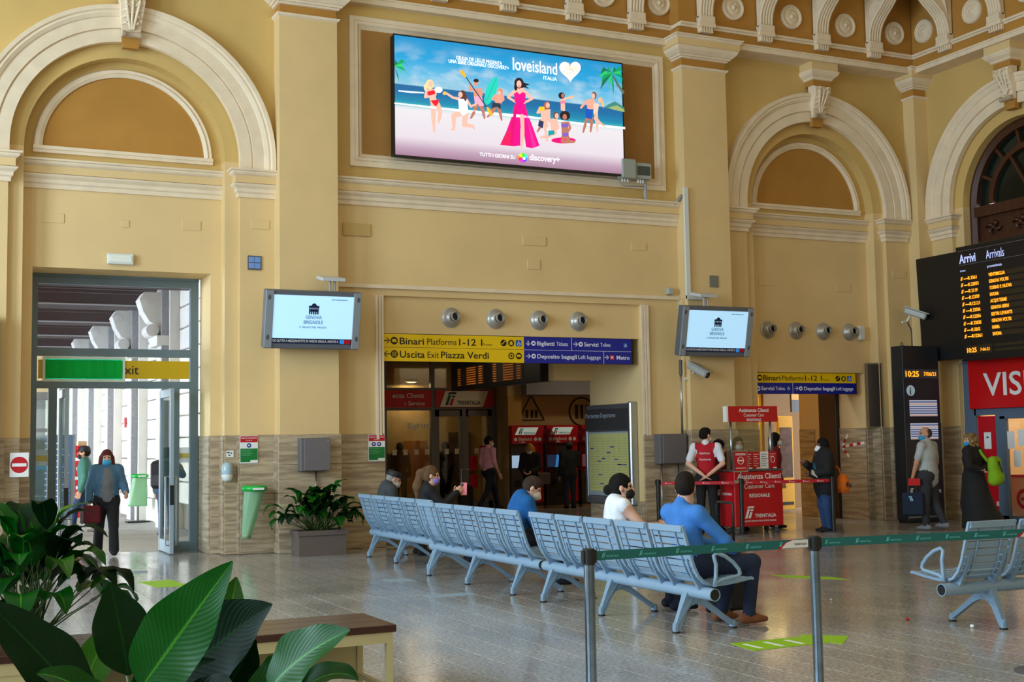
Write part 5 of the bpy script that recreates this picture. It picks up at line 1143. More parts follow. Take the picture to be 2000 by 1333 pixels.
b = MB(); b.lathe([(.0, 0), (.05, .0), (.075, .03), (.085, .09), (.078, .1)], 18, (0, -.06, 0), cap=False); b.build('dispenser_base', M_PLW, t, smooth=True)
b = MB(); b.lathe([(.078, .1), (.085, .15), (.078, .23), (.05, .28), (0, .285)], 18, (0, -.06, 0), cap=False); b.build('dispenser_tank', mat('milky_tank', rgb(170, 196, 206), 0.15), t, smooth=True)
ns = empty('no_entry_sign', (1.02, 19.25, 1.2)); tag(ns, 'white no-entry sign with red disc left of the station door', 'sign')
ns.location = (1.36, 19.24, 1.24); MB().box(0, .25, -.006, 0, 0, .34).build('sign_plate', M_WHITE, ns); MB().prism(disc_pts(.125, .17, .115, 26), -.009, -.006, 'w').build('red_disc', M_RED, ns); MB().box(.03, .22, -.012, -.009, .148, .192).build('white_bar', M_WHITE, ns)
bb = simple('black_panel', 0.6, 1.195, 19.1, 19.2, .9, 3.5, M_BLACK, 'black panel cut by the left picture edge', 'panel')
# bin-bag holders
M_BAG = m_film('green_bag', rgb(176, 222, 182), 0.45)
def bag_holder(x, y, z, label, tilt, stand=False):
    t = empty('waste_bag_holder', (x, y, z)); tag(t, label, 'waste bag', 'green-lidded waste bag holders')
    b = MB(); b.lathe([(0.0, .045), (.15, .045), (.185, .03), (.195, 0), (.185, -.03), (.16, -.04)], 24, (0, 0, 0), cap=False); b.build('green_lid', mat('green_plastic', rgb(20, 180, 66), 0.35), t, smooth=True, angle=60)
    MB().box(-.07, .1, -.2, -.19, -.02, .012).build('lid_label', M_WHITE, t)
    b = MB(); rows = 11; n = 18; vs = []
    for i in range(rows):
        f = i / (rows - 1); r = .15 * (1 - .55 * f) if not stand else .15 * (1 + .35 * f)
        for k in range(n):
            a = 2 * PI * k / n; rr = r * (1 + .1 * math.sin(5 * a + f * 3) * min(1, f * 4))
            vs.append((rr * math.cos(a) - tilt * f, rr * math.sin(a) * .8, -.04 - f * (.7 if not stand else .62)))
    fs = [(i * n + k, i * n + (k + 1) % n, (i + 1) * n + (k + 1) % n, (i + 1) * n + k) for i in range(rows - 1) for k in range(n)] + [tuple(range((rows - 1) * n, rows * n))]
    b.add(vs, fs); b.build('green_bag', M_BAG, t, smooth=True)
    if not stand: b = MB(); b.lathe([(0, -.05), (.05, -.04), (.06, 0), (.03, .03), (0, .035)], 10, (-tilt, 0, -.69), cap=False); b.build('rubbish', mat('rubbish_tan', rgb(200, 180, 130), 0.7), t); MB().box(-.05, .05, .15, .25, -.03, .02).build('wall_arm', M_DKGREY, t)
    else: MB().tube([(.0, .2, -z + .01), (.0, .2, 0)], .02, 8).build('stand_pole', M_DKGREY, t); MB().bbox(-.25, .25, .0, .4, -z, -z + .03, .01).build('stand_base', M_BLACK, t)
bag_holder(4.77, 19.05, .99, 'green-lidded hanging bin bag on the travertine next to the planter', .13)
bag_holder(4.72, 29.0, 1.02, 'green-lidded waste bag on a stand outside the open door', .05, True)
# cameras
def camera_unit(x, y, z, yaw, pit, label, tall):
    t = empty('security_camera', (x, y, z)); tag(t, label, 'camera', 'security cameras'); t.rotation_euler = (0, 0, yaw)
    R = Matrix.Rotation(math.radians(pit), 3, 'X'); T = lambda u, w, zz: tuple(R @ Vector((u, w, zz)))
    b = MB(T); b.bbox(-.075, .075, -.28, .16, -.06, .07, .025); b.build('camera_housing', mat('camera_grey', rgb(170, 172, 166), 0.4), t)
    b = MB(T); b.lathe([(.055, -.285), (.05, -.29), (.0, -.275)], 16, (0, 0, 0), 'y', cap=False); b.build('camera_lens', M_BLACK, t)
    MB(T).box(-.085, .085, -.32, .17, .068, .082).build('sun_shield', MATS['camera_grey'], t)
    MB().tube([(0, .05, -.05), (0, .12, -.16), (-.1, .18, -.18)], .022, 8).build('camera_arm', M_PLW, t)
    return t
c1 = camera_unit(12.62, 18.95, 2.86, .35, 28, 'bullet security camera on the pipe beside the right pilaster', 0)
pp = empty('steel_conduit', (12.4, 19.1, 0)); tag(pp, 'steel conduit running down beside the right pilaster', 'pipe')
MB().tube([(0, 0, 1.7), (0, 0, 3.0)], .022, 10).build('pipe_tube', M_CHROME, pp, smooth=True); MB().tube([(-.01, .0, 3.0), (-.01, 0, 4.15)], .012, 8).build('upper_tube', mat('pale_conduit', rgb(196, 196, 190), 0.5), pp, smooth=True)
b = MB(); b.lathe([(.032, 2.75), (.032, 3.02)], 12); b.build('pipe_clamp', M_DKGREY, pp)
c2 = camera_unit(17.52, 18.8, 3.98, .55, 22, 'security camera over the information totem', 0)
MB().tube([(0, .1, -.12), (.08, .12, -.2), (.2, .1, -.3), (.22, .1, -.4), (.22, .1, -.7)], .014, 8).build('camera_cable', M_DKGREY, c2, smooth=True)
# cable trunking and junction boxes
tr = empty('cable_trunking', (12.5, 19.0, 4.1)); tag(tr, 'white cable trunking up the left corner of the right pilaster', 'trunking')
MB().box(-.02, .06, -.05, .0, 0, 2.0).build('vertical_trunk', M_PLW, tr); MB().box(-.02, .3, -.06, -.01, -.01, .06).build('elbow_trunk', M_PLW, tr)
simple('junction_box', 12.25, 12.37, 19.2, 19.3, 4.2, 4.32, mat('junction_grey', rgb(176, 178, 172), 0.5), 'small grey junction box on the ledge by the right pilaster', 'junction box', .01)
eb = empty('control_box', (11.22, 18.95, 6.2)); tag(eb, 'grey control boxes with cables at the billboard corner', 'control box')
MB().bbox(0, .28, 0, .2, -.02, .32, .015).build('power_box', mat('box_grey', rgb(160, 168, 160), 0.5), eb); MB().bbox(.3, .62, .05, .22, 0, .28, .01).build('breaker_box', mat('breaker_grey', rgb(170, 174, 172), 0.5), eb); MB().bbox(.33, .58, .035, .05, .06, .22, .004).build('breaker_window', mat('smoked_window', rgb(70, 78, 76), 0.2), eb)
b = MB()
for u in (.06, .11, .17, .38, .43, .48): b.lathe([(.018, -.06), (.018, 0)], 8, (u, .12, -.01))
b.build('cable_glands', M_PLW, eb)
b = MB(); b.tube([(.53, .15, 0), (.58, .2, -.08), (.58, .22, -.25), (.62, .25, -.36), (.72, .26, -.4)], .03, 8); b.tube([(1.1, .26, -.4), (1.2, .22, -.36), (1.3, .15, -.22)], .03, 8); b.tube([(-.1, .1, -.06), (.1, .12, -.14), (.5, .14, -.12)], .012, 6); b.build('grey_cable', mat('cable_grey', rgb(170, 170, 172), 0.5), eb, smooth=True)
ld = empty('led_column', (16.86, 19.3, 1.78)); tag(ld, 'narrow dark vertical display on the wall right of the small passage', 'display'); ld.rotation_euler = (0, 0, math.radians(-30))
ld.location = (17.12, 19.5, 1.78)
MB().box(-.16, .14, -.05, .06, 0, 1.27).build('column_case', mat('bronze_case', rgb(120, 100, 70), 0.4), ld); MB().box(-.13, .12, -.056, -.05, .03, 1.24).build('column_screen', mat('brown_screen', rgb(40, 26, 18), 0.3), ld)
# red-white tape arrow
ta = empty('tape_arrow', (15.8, 19.62, 1.45)); tag(ta, 'red and white striped tape arrow on the travertine pointing left', 'tape arrow')
ta.location = (16.97, 20.1, 1.42)
for (y0, z0, y1, z1) in ((-.42, .08, .24, .0), (.24, 0, .06, .24), (.24, 0, .04, -.2)):
    n = 6 if abs(y1 - y0) > .4 else 3
    for k in range(n):
        MB().bar((0, y0 + (y1 - y0) * k / n, z0 + (z1 - z0) * k / n), (0, y0 + (y1 - y0) * (k + 1) / n, z0 + (z1 - z0) * (k + 1) / n), .05, .004, (1, 0, 0)).build('tape_piece', M_RED if k % 2 else M_WHITE, ta)
# departures case on the passage jamb
dc = empty('departures_case', (11.72, 20.35, .5)); tag(dc, 'steel display case with yellow departures sheet on the passage jamb', 'display case')
def Lc(u, w, z): return (-w, -u, z)
M_CASE = mat('case_steel', rgb(120, 122, 126), 0.3, metal=.6)
MB(Lc).bbox(-.84, .8, 0, .1, 0, 1.78, .01).build('case_body', M_CASE, dc)
MB(Lc).bbox(-.82, .78, .1, .14, 1.32, 1.7, .01).build('case_header', mat('header_dark_steel', rgb(84, 82, 84), 0.25, metal=.5), dc)
MB(Lc).bbox(.78, .88, 0, .16, -.02, 1.8, .02).build('case_column', M_CHROME, dc)
MB(Lc).bbox(-.84, -.76, .1, .13, .0, 1.3, .005).build('case_stile', M_CHROME, dc)
MB(Lc).box(-.76, .74, .1, .105, .12, 1.28).build('backing_sheet', mat('grey_sheet', rgb(150, 160, 166), 0.5), dc)
MB(Lc).box(-.72, .72, .105, .108, .2, 1.25).build('timetable_sheet', mat('timetable_yellow', rgb(190, 188, 120), 0.6, var=.08, vscale=20), dc)
random.seed(3)
for q in range(14): u = random.uniform(-.7, .5); z = random.uniform(.3, 1.1); MB(Lc).box(u, u + .14, .108, .11, z, z + .018).build('blue_mark', M_BLU, dc)
for c in range(7):
    for r in range(20): MB(Lc).box(-.68 + c * .2, -.68 + c * .2 + .15, .108, .109, .26 + r * .047, .266 + r * .047).build('timetable_line', mat('timetable_ink', rgb(150, 148, 80), 0.6), dc)
text('Partenze', .12, mat('header_letters', rgb(150, 160, 176), 0.5), dc, (-.141, .78, 1.54), FACE_X, bold=.01, width=.52); text('Departures', .12, MATS['header_letters'], dc, (-.141, .22, 1.54), FACE_X, width=.55)
MB(Lc).bbox(-.8, .78, .1, .14, -.02, .1, .01).build('case_ledge', M_DKGREY, dc)
# floor stickers and litter
def decal(name, pts, m, label, cat, z=.002):
    b = MB(); cx = sum(p[0] for p in pts) / len(pts); cy = sum(p[1] for p in pts) / len(pts)
    b.prism([(x - cx, y - cy) for x, y in pts], 0, z, 'z'); o = b.build(name, m); o.location = (cx, cy, .0005); return tag(o, label, cat)
M_LIME = mat('lime_vinyl', rgb(150, 200, 20), 0.5); M_GST = mat('grey_sticker', rgb(150, 168, 178), 0.5)
fs_ = decal('floor_arrow', [(5.91, 8.5), (5.86, 8.12), (6.6, 8.14), (6.62, 8.02), (6.94, 8.32), (6.66, 8.6), (6.64, 8.5)], M_LIME, 'lime green floor arrow near the right chrome post', 'floor sticker')
for q in range(3): MB().box(-.5 + q * .2, -.46 + q * .2, -.13, .1, .002, .003).build('white_print', M_WHITE, fs_)
decal('floor_arrow', [(9.3, 12.5), (9.25, 12.15), (9.68, 11.55), (9.72, 11.9)], M_LIME, 'lime green floor sticker farther off behind the belt', 'floor sticker')
decal('floor_arrow', [(2.6, 16.1), (2.7, 15.3), (3.05, 15.3), (3.0, 16.1)], M_LIME, 'pale green floor sticker inside the station door', 'floor sticker')
decal('floor_plate', [(5.02, 12.55), (5.02, 12.85), (5.56, 12.85), (5.56, 12.6)], M_GST, 'worn grey floor sticker before the middle bench', 'floor sticker')
decal('floor_plate', [(5.2, 14.3), (5.2, 14.65), (5.5, 14.6), (5.5, 14.25)], M_GST, 'smaller worn grey floor sticker near the far bench', 'floor sticker')
decal('floor_plate', [(2.35, 17.2), (2.4, 17.6), (2.95, 17.5), (2.9, 17.15)], M_GST, 'grey floor plate just inside the station door', 'floor sticker')
def crumple(name, loc, r, m, label):
    b = MB(); random.seed(hash(label) % 1000 if False else len(label)); vs = []
    for i in range(5):
        for k in range(8):
            a = 2 * PI * k / 8; p = PI * i / 4; rr = r * random.uniform(.6, 1.1); vs.append((rr * math.sin(p) * math.cos(a), rr * math.sin(p) * math.sin(a), r * .7 + rr * .7 * math.cos(p)))
    b.add(vs, [(i * 8 + k, i * 8 + (k + 1) % 8, (i + 1) * 8 + (k + 1) % 8, (i + 1) * 8 + k) for i in range(4) for k in range(8)]); o = b.build(name, m); o.location = loc; tag(o, label, 'litter')
crumple('paper_scrap', (8.1, 8.15, 0), .022, M_WHITE, 'crumpled white paper scrap under the right bench'); crumple('wrapper', (7.95, 8.75, 0), .02, M_RED, 'red wrapper on the floor beside the right bench foot')
crumple('paper_scrap', (8.3, 10.2, 0), .015, M_WHITE, 'tiny white paper bit farther left of the right bench')

# ------------------------------------------------------------------ LED billboard with beach picture
bd = empty('led_billboard', (7.03, 19.0, 6.235)); tag(bd, 'large LED billboard with a beach advert in the moulded wall panel', 'billboard')
BW, BH = 4.25, 1.981
MB().box(0, BW, 0, .16, 0, BH).build('billboard_case', M_BLACK, bd); b = MB(); rect_frame(b, -.012, BW + .012, -.03, BH + .012, [(0, 0), (0, -.012), (.02, -.012), (.02, 0)]); b.build('billboard_edge', M_BLACK, bd)
def m_beach():
    m = bpy.data.materials.new('beach_picture'); m.use_nodes = True; nt = m.node_tree; p = nt.nodes['Principled BSDF']
    tc = nt.nodes.new('ShaderNodeTexCoord'); sx = nt.nodes.new('ShaderNodeSeparateXYZ'); nt.links.new(tc.outputs['Object'], sx.inputs[0])
    n = nt.nodes.new('ShaderNodeTexNoise'); n.inputs['Scale'].default_value = 2.2; n.inputs['Detail'].default_value = 5
    mp = nt.nodes.new('ShaderNodeMapping'); mp.inputs['Scale'].default_value = (1, 1, 2.2); nt.links.new(tc.outputs['Object'], mp.inputs[0]); nt.links.new(mp.outputs[0], n.inputs['Vector'])
    d = nt.nodes.new('ShaderNodeMath'); d.operation = 'DIVIDE'; d.inputs[1].default_value = BH; nt.links.new(sx.outputs[2], d.inputs[0])
    r = nt.nodes.new('ShaderNodeValToRGB'); e = r.color_ramp.elements
    stops = [(0.0, (176, 132, 160)), (.07, (206, 172, 196)), (.16, (250, 238, 248)), (.38, (255, 250, 255)), (.405, (236, 246, 252)), (.425, (60, 190, 205)), (.46, (10, 150, 190)), (.53, (0, 118, 178)), (.587, (20, 110, 170)), (.592, (150, 214, 240)), (.68, (110, 204, 246)), (.82, (20, 176, 236)), (1.0, (0, 156, 220))]
    e[0].position = stops[0][0]; e[0].color = rgb(*stops[0][1]); e[1].position = 1.0; e[1].color = rgb(*stops[-1][1])
    for s_, c in stops[1:-1]: q = e.new(s_); q.color = rgb(*c)
    nt.links.new(d.outputs[0], r.inputs[0])
    # clouds above the horizon
    cr = nt.nodes.new('ShaderNodeValToRGB'); cr.color_ramp.elements[0].position = .45; cr.color_ramp.elements[0].color = (0, 0, 0, 1); cr.color_ramp.elements[1].position = .68; cr.color_ramp.elements[1].color = (1, 1, 1, 1); nt.links.new(n.outputs[0], cr.inputs[0])
    band = nt.nodes.new('ShaderNodeValToRGB'); be = band.color_ramp.elements; be[0].position = .59; be[0].color = (0, 0, 0, 1); be[1].position = .98; be[1].color = (0, 0, 0, 1); q = be.new(.6); q.color = (.75, .75, .75, 1); q = be.new(.78); q.color = (.55, .55, .55, 1); nt.links.new(d.outputs[0], band.inputs[0])
    mu = nt.nodes.new('ShaderNodeMath'); mu.operation = 'MULTIPLY'; nt.links.new(cr.outputs[0], mu.inputs[0]); nt.links.new(band.outputs[0], mu.inputs[1])
    mx = nt.nodes.new('ShaderNodeMix'); mx.data_type = 'RGBA'; mx.inputs[7].default_value = rgb(225, 240, 250); nt.links.new(mu.outputs[0], mx.inputs[0]); nt.links.new(r.outputs[0], mx.inputs[6])
    p.inputs['Base Color'].default_value = (.02, .02, .02, 1); nt.links.new(mx.outputs[2], p.inputs['Emission Color']); p.inputs['Emission Strength'].default_value = .78
    return m
MB().box(.012, BW - .012, -.012, 0, .012, BH - .012).build('picture', m_beach(), bd)
def E(c, s=.74): return mat('led_%d_%d_%d' % c, rgb(*c), 0.5, emit=s)
def bm_(x, y):
    u = (x - 8) / 1927.; yt = 30 + 245 * u; yb = 1048 + 172 * u
    return (u * BW, (yb - y) / (yb - yt) * BH)
class Pic:
    def __init__(s): s.b = MB(); s.m = []; s.d = -.013
    def _c(s, c):
        m = E(c)
        if m not in s.m: s.m.append(m)
        s.b.cur = s.m.index(m); s.d -= .00025
    def poly(s, pts, c): s._c(c); s.b.add([(bm_(*p)[0], s.d, bm_(*p)[1]) for p in pts], [tuple(range(len(pts)))])
    def ell(s, x, y, rx, ry, c, a=0, n=18):
        ca, sa = math.cos(a), math.sin(a); s.poly([(x + rx * math.cos(t) * ca - ry * math.sin(t) * sa, y + rx * math.cos(t) * sa + ry * math.sin(t) * ca) for t in np.linspace(0, 2 * PI, n + 1)[:-1]], c)
    def limb(s, pts, w, c):
        for i in range(len(pts) - 1):
            (x0, y0), (x1, y1) = pts[i], pts[i + 1]; w0 = w[i] if isinstance(w, (list, tuple)) else w; w1 = w[i + 1] if isinstance(w, (list, tuple)) else w
            L = math.hypot(x1 - x0, y1 - y0) or 1; nx, ny = -(y1 - y0) / L, (x1 - x0) / L
            s.poly([(x0 + nx * w0, y0 + ny * w0), (x1 + nx * w1, y1 + ny * w1), (x1 - nx * w1, y1 - ny * w1), (x0 - nx * w0, y0 - ny * w0)], c); s.ell(x1, y1, w1, w1, c, n=10); s.ell(x0, y0, w0, w0, c, n=10)
    def done(s, name): return s.b.build(name, s.m, bd, recalc=False)
SK = (238, 176, 160); SKD = (176, 112, 96); BLK = (34, 24, 34)
p = Pic(); p.poly([(1765, 645), (1800, 622), (1860, 596), (1905, 622), (1946, 650), (1947, 690), (1860, 668), (1780, 655)], (60, 130, 120)); p.poly([(1800, 650), (1880, 630), (1946, 670), (1946, 688), (1850, 668)], (150, 170, 110)); p.done('picture_hill')
p = Pic(); p.poly([(40, 505), (240, 520), (240, 530), (140, 528), (40, 515)], (230, 244, 250)); p.poly([(8, 620), (180, 640), (500, 680), (900, 720), (1200, 745), (1600, 800), (1950, 835), (1950, 815), (1500, 770), (1000, 705), (500, 660), (8, 608)], (236, 248, 252)); p.done('picture_surf')
for cx, cy, s_, side in ((0, 300, 1.0, 0), (1845, 355, 1.0, 1)):
    p = Pic()
    if side: p.limb([(1850, 380), (1890, 450), (1938, 520)], [7, 9, 12], (90, 110, 90))
    for k in range(14):
        a = k * 2 * PI / 14 + .2; L = 120 + 30 * math.sin(k * 2.7)
        x1 = cx + L * .7 * math.cos(a); y1 = cy + L * .6 * math.sin(a) + 10; x2 = cx + L * 1.05 * math.cos(a); y2 = cy + L * .75 * math.sin(a) + 55 + 25 * abs(math.sin(a))
        f = lambda x: max(10, min(1936, x)); c = ((0, 150, 90), (40, 190, 100), (10, 110, 70))[k % 3]
        p.poly([(f(cx), cy), (f(x1 - 10), y1 - 14), (f(x2), y2), (f(x1 + 8), y1 + 18)], c)
    p.done('picture_palm')
p = Pic()   # woman in red
p.limb([(315, 610), (312, 740), (318, 850)], [24, 17, 9], SK); p.limb([(345, 625), (368, 690), (352, 775)], [22, 17, 9], SK); p.poly([(268, 500), (322, 490), (340, 600), (290, 610)], SK); p.limb([(262, 500), (250, 560), (300, 550)], 11, SK); p.limb([(322, 500), (330, 540)], 10, SK)
p.poly([(262, 518), (322, 500), (328, 535), (275, 550)], (226, 20, 40)); p.poly([(290, 590), (358, 582), (350, 615), (332, 642), (312, 622)], (226, 20, 40)); p.ell(285, 455, 32, 42, (240, 200, 150)); p.ell(292, 452, 18, 24, SK); p.ell(250, 480, 12, 28, (240, 205, 160)); p.ell(355, 500, 32, 26, (236, 246, 255)); p.done('picture_figure')
p = Pic()   # kneeling in white
p.limb([(535, 695), (475, 715), (475, 830), (455, 835)], [26, 22, 10, 7], SK); p.limb([(570, 700), (560, 795), (630, 805), (638, 830)], [26, 20, 12, 6], SK); p.limb([(520, 575), (470, 565), (405, 520)], [12, 10, 8], SK); p.limb([(580, 585), (615, 640), (660, 615)], [12, 9, 7], SK); p.poly([(512, 578), (582, 572), (592, 690), (548, 718), (518, 670)], (250, 246, 250)); p.ell(548, 540, 28, 38, (90, 50, 50)); p.ell(530, 540, 18, 24, SK); p.ell(570, 565, 12, 30, (90, 50, 50)); p.ell(402, 530, 15, 14, (240, 180, 60)); p.done('picture_figure')
p = Pic()   # man with paddle
p.limb([(660, 630), (640, 690), (615, 735)], [18, 14, 8], SKD); p.limb([(695, 625), (715, 680), (725, 735)], [18, 14, 8], SKD); p.poly([(636, 490), (700, 482), (700, 565), (642, 570)], (210, 140, 120)); p.limb([(640, 495), (608, 500), (612, 455)], 10, (210, 140, 120)); p.limb([(698, 490), (706, 540), (680, 550)], 9, (210, 140, 120)); p.poly([(640, 555), (704, 548), (722, 632), (684, 636), (668, 610), (652, 642)], (240, 160, 190)); p.ell(660, 440, 18, 26, (210, 140, 120)); p.ell(660, 420, 22, 16, BLK); p.limb([(580, 395), (740, 640)], 4, (40, 50, 70)); p.ell(553, 362, 14, 38, (250, 170, 40), -.6); p.ell(768, 682, 14, 44, (250, 170, 40), -.5); p.done('picture_figure')
p = Pic(); p.ell(785, 505, 42, 128, (30, 196, 176), .36); p.limb([(832, 395), (735, 615)], 2, (20, 150, 150)); p.done('picture_surfboard')
p = Pic(); p.limb([(810, 650), (790, 690), (752, 725)], [17, 13, 7], SKD); p.limb([(845, 655), (858, 700), (868, 752)], [17, 13, 7], SKD); p.poly([(815, 540), (878, 535), (868, 620), (815, 615)], (220, 150, 130)); p.limb([(815, 545), (795, 575), (830, 590)], 9, (220, 150, 130)); p.limb([(880, 540), (885, 580), (860, 600)], 9, (220, 150, 130)); p.poly([(795, 605), (862, 612), (860, 665), (830, 640), (782, 655)], (40, 50, 70)); p.ell(858, 512, 22, 27, (210, 130, 90)); p.ell(852, 522, 13, 18, SK); p.done('picture_figure')
p = Pic()   # centre woman in magenta gown
p.poly([(985, 600), (1042, 600), (1040, 710), (1026, 830), (1022, 968), (965, 975), (852, 962), (905, 850), (955, 720)], (236, 0, 130)); p.poly([(1040, 600), (1064, 600), (1085, 690), (1130, 810), (1186, 970), (1120, 992), (1070, 980), (1052, 840), (1040, 700)], (236, 0, 130)); p.poly([(985, 640), (1000, 640), (960, 970), (900, 968)], (210, 0, 110)); p.poly([(1075, 700), (1095, 760), (1160, 975), (1125, 985)], (250, 40, 150)); p.poly([(905, 860), (945, 830), (935, 965), (855, 960)], (246, 20, 90)); p.limb([(1040, 720), (1045, 860), (1032, 985)], [18, 14, 8], SK)
p.limb([(972, 515), (925, 560), (988, 600)], [14, 11, 9], SK); p.limb([(1068, 515), (1128, 572), (1062, 606)], [14, 11, 9], SK); p.poly([(978, 480), (1062, 480), (1070, 540), (975, 540)], SK); p.poly([(974, 530), (1000, 515), (1022, 535), (1048, 515), (1074, 530), (1066, 606), (982, 606)], (226, 0, 130)); p.poly([(1045, 430), (1110, 452), (1075, 462), (1105, 490), (1060, 475), (1040, 485)], BLK); p.ell(1018, 440, 40, 46, BLK); p.ell(990, 475, 14, 30, BLK); p.ell(1018, 448, 21, 31, SK); p.ell(1018, 466, 7, 3, (200, 20, 60)); p.done('picture_figure')
p = Pic(); p.ell(1395, 925, 108, 26, (220, 0, 110)); p.done('picture_blanket')
p = Pic(); p.limb([(1200, 760), (1190, 820), (1170, 850)], [14, 11, 7], SKD); p.poly([(1200, 670), (1285, 660), (1280, 770), (1205, 770)], SK); p.limb([(1205, 680), (1175, 690), (1195, 655)], 11, SK); p.poly([(1185, 755), (1225, 765), (1215, 825), (1175, 800)], (40, 50, 90)); p.ell(1255, 630, 26, 34, (180, 90, 60)); p.ell(1262, 628, 17, 22, SK); p.poly([(1185, 640), (1232, 640), (1236, 675), (1190, 675)], (250, 190, 40)); p.done('picture_figure')
p = Pic(); p.limb([(1250, 800), (1230, 770), (1252, 930)], [17, 14, 8], SK); p.limb([(1320, 860), (1260, 890), (1198, 898)], [19, 14, 8], SK); p.poly([(1275, 745), (1345, 735), (1355, 830), (1290, 860)], SK); p.limb([(1280, 760), (1310, 820), (1350, 810)], 11, SK); p.poly([(1262, 845), (1312, 838), (1318, 872), (1262, 888)], (0, 150, 160)); p.ell(1330, 712, 24, 32, (110, 70, 60)); p.ell(1338, 718, 17, 23, SK); p.done('picture_figure')
p = Pic(); p.limb([(1395, 895), (1385, 930), (1420, 940)], [20, 15, 9], SKD); p.limb([(1425, 895), (1440, 935), (1488, 938)], [20, 15, 9], SKD); p.poly([(1375, 770), (1440, 765), (1440, 880), (1380, 885)], SKD); p.limb([(1440, 775), (1455, 820), (1440, 845)], 9, SKD); p.poly([(1375, 788), (1436, 782), (1436, 812), (1378, 818)], (120, 90, 190)); p.poly([(1378, 866), (1440, 862), (1430, 890), (1395, 895)], (120, 90, 190)); p.ell(1410, 716, 46, 40, BLK); p.ell(1408, 728, 19, 25, SKD); p.done('picture_figure')
p = Pic(); p.poly([(1376, 575), (1414, 572), (1414, 680), (1376, 670)], SK); p.poly([(1374, 590), (1416, 588), (1416, 612), (1374, 614)], (240, 120, 150)); p.limb([(1395, 575), (1470, 560)], 8, SK); p.ell(1385, 545, 28, 28, BLK); p.ell(1395, 545, 13, 18, SKD); p.ell(1475, 557, 14, 10, (250, 180, 90)); p.done('picture_figure')
p = Pic(); p.limb([(1610, 735), (1590, 790), (1570, 855)], [17, 13, 8], SKD); p.limb([(1640, 740), (1645, 790), (1635, 850)], [17, 13, 8], SKD); p.poly([(1605, 580), (1675, 572), (1680, 660), (1610, 665)], (226, 160, 140)); p.limb([(1612, 590), (1580, 620), (1555, 648)], 10, (226, 160, 140)); p.poly([(1598, 655), (1655, 668), (1648, 748), (1592, 735)], (20, 80, 180)); p.limb([(1685, 690), (1692, 780), (1695, 850)], [18, 13, 7], SK); p.limb([(1680, 740), (1720, 780), (1760, 808)], [16, 11, 6], SK); p.poly([(1668, 612), (1715, 618), (1700, 700), (1662, 700)], (244, 196, 180)); p.ell(1672, 545, 22, 30, (110, 70, 60)); p.ell(1665, 550, 16, 22, SK); p.ell(1728, 585, 20, 26, (220, 170, 110)); p.poly([(1740, 570), (1762, 620), (1752, 660), (1740, 620)], (226, 180, 120)); p.ell(1722, 588, 12, 17, SK); p.done('picture_figure')
p = Pic(); hp_ = []
for t in np.linspace(0, 2 * PI, 40)[:-1]: hp_.append((1465 + 95 * (16 * math.sin(t) ** 3) / 16., 330 - 95 * (13 * math.cos(t) - 5 * math.cos(2 * t) - 2 * math.cos(3 * t) - math.cos(4 * t)) / 15.5))
p.poly(hp_, (250, 236, 226)); random.seed(5)
for q in range(60):
    a = random.uniform(0, 6.28); rr = random.uniform(0, 60); p.ell(1465 + rr * 1.1 * math.cos(a), 325 + rr * math.sin(a), 4, 4, random.choice([(240, 150, 130), (246, 190, 120), (250, 210, 200)]), n=6)
p.done('picture_heart')
EW = mat('led_white', rgb(250, 250, 255), 0.5, emit=.85)
def btext(body, x0, y0, x1, size, bold=0.0):
    u0, v0 = bm_(x0, y0); u1, _ = bm_(x1, y0 + (x1 - x0) * .12); text(body, size, EW, bd, (u0, -.022, v0), bold=bold, width=u1 - u0)
btext('GIULIA DE LELLIS', 500, 240, 735, .085, .012); btext('PRESENTA', 745, 272, 877, .085); btext('UNA SERIE ORIGINALE DISCOVERY+', 438, 268, 935, .085, .012)
btext('love', 968, 325, 1128, .3, .012); btext('island', 1138, 345, 1348, .3, .002); btext('ITALIA', 1228, 408, 1345, .09, .008)
btext('TUTTI I GIORNI SU', 680, 1055, 975, .085, .008); btext('discovery+', 1098, 1090, 1355, .15, .008)
p = Pic()
for k in range(12):
    a0, a1 = k * PI / 6, (k + 1) * PI / 6; import colorsys
    c = tuple(int(255 * v) for v in colorsys.hsv_to_rgb(((k + 7) % 12) / 12., .8, .95)); p.poly([(1040, 1070), (1040 + 40 * math.cos(a0), 1070 + 40 * math.sin(a0)), (1040 + 40 * math.cos(a1), 1070 + 40 * math.sin(a1))], c)
p.ell(1052, 1078, 12, 12, (250, 250, 250)); p.done('picture_logo')

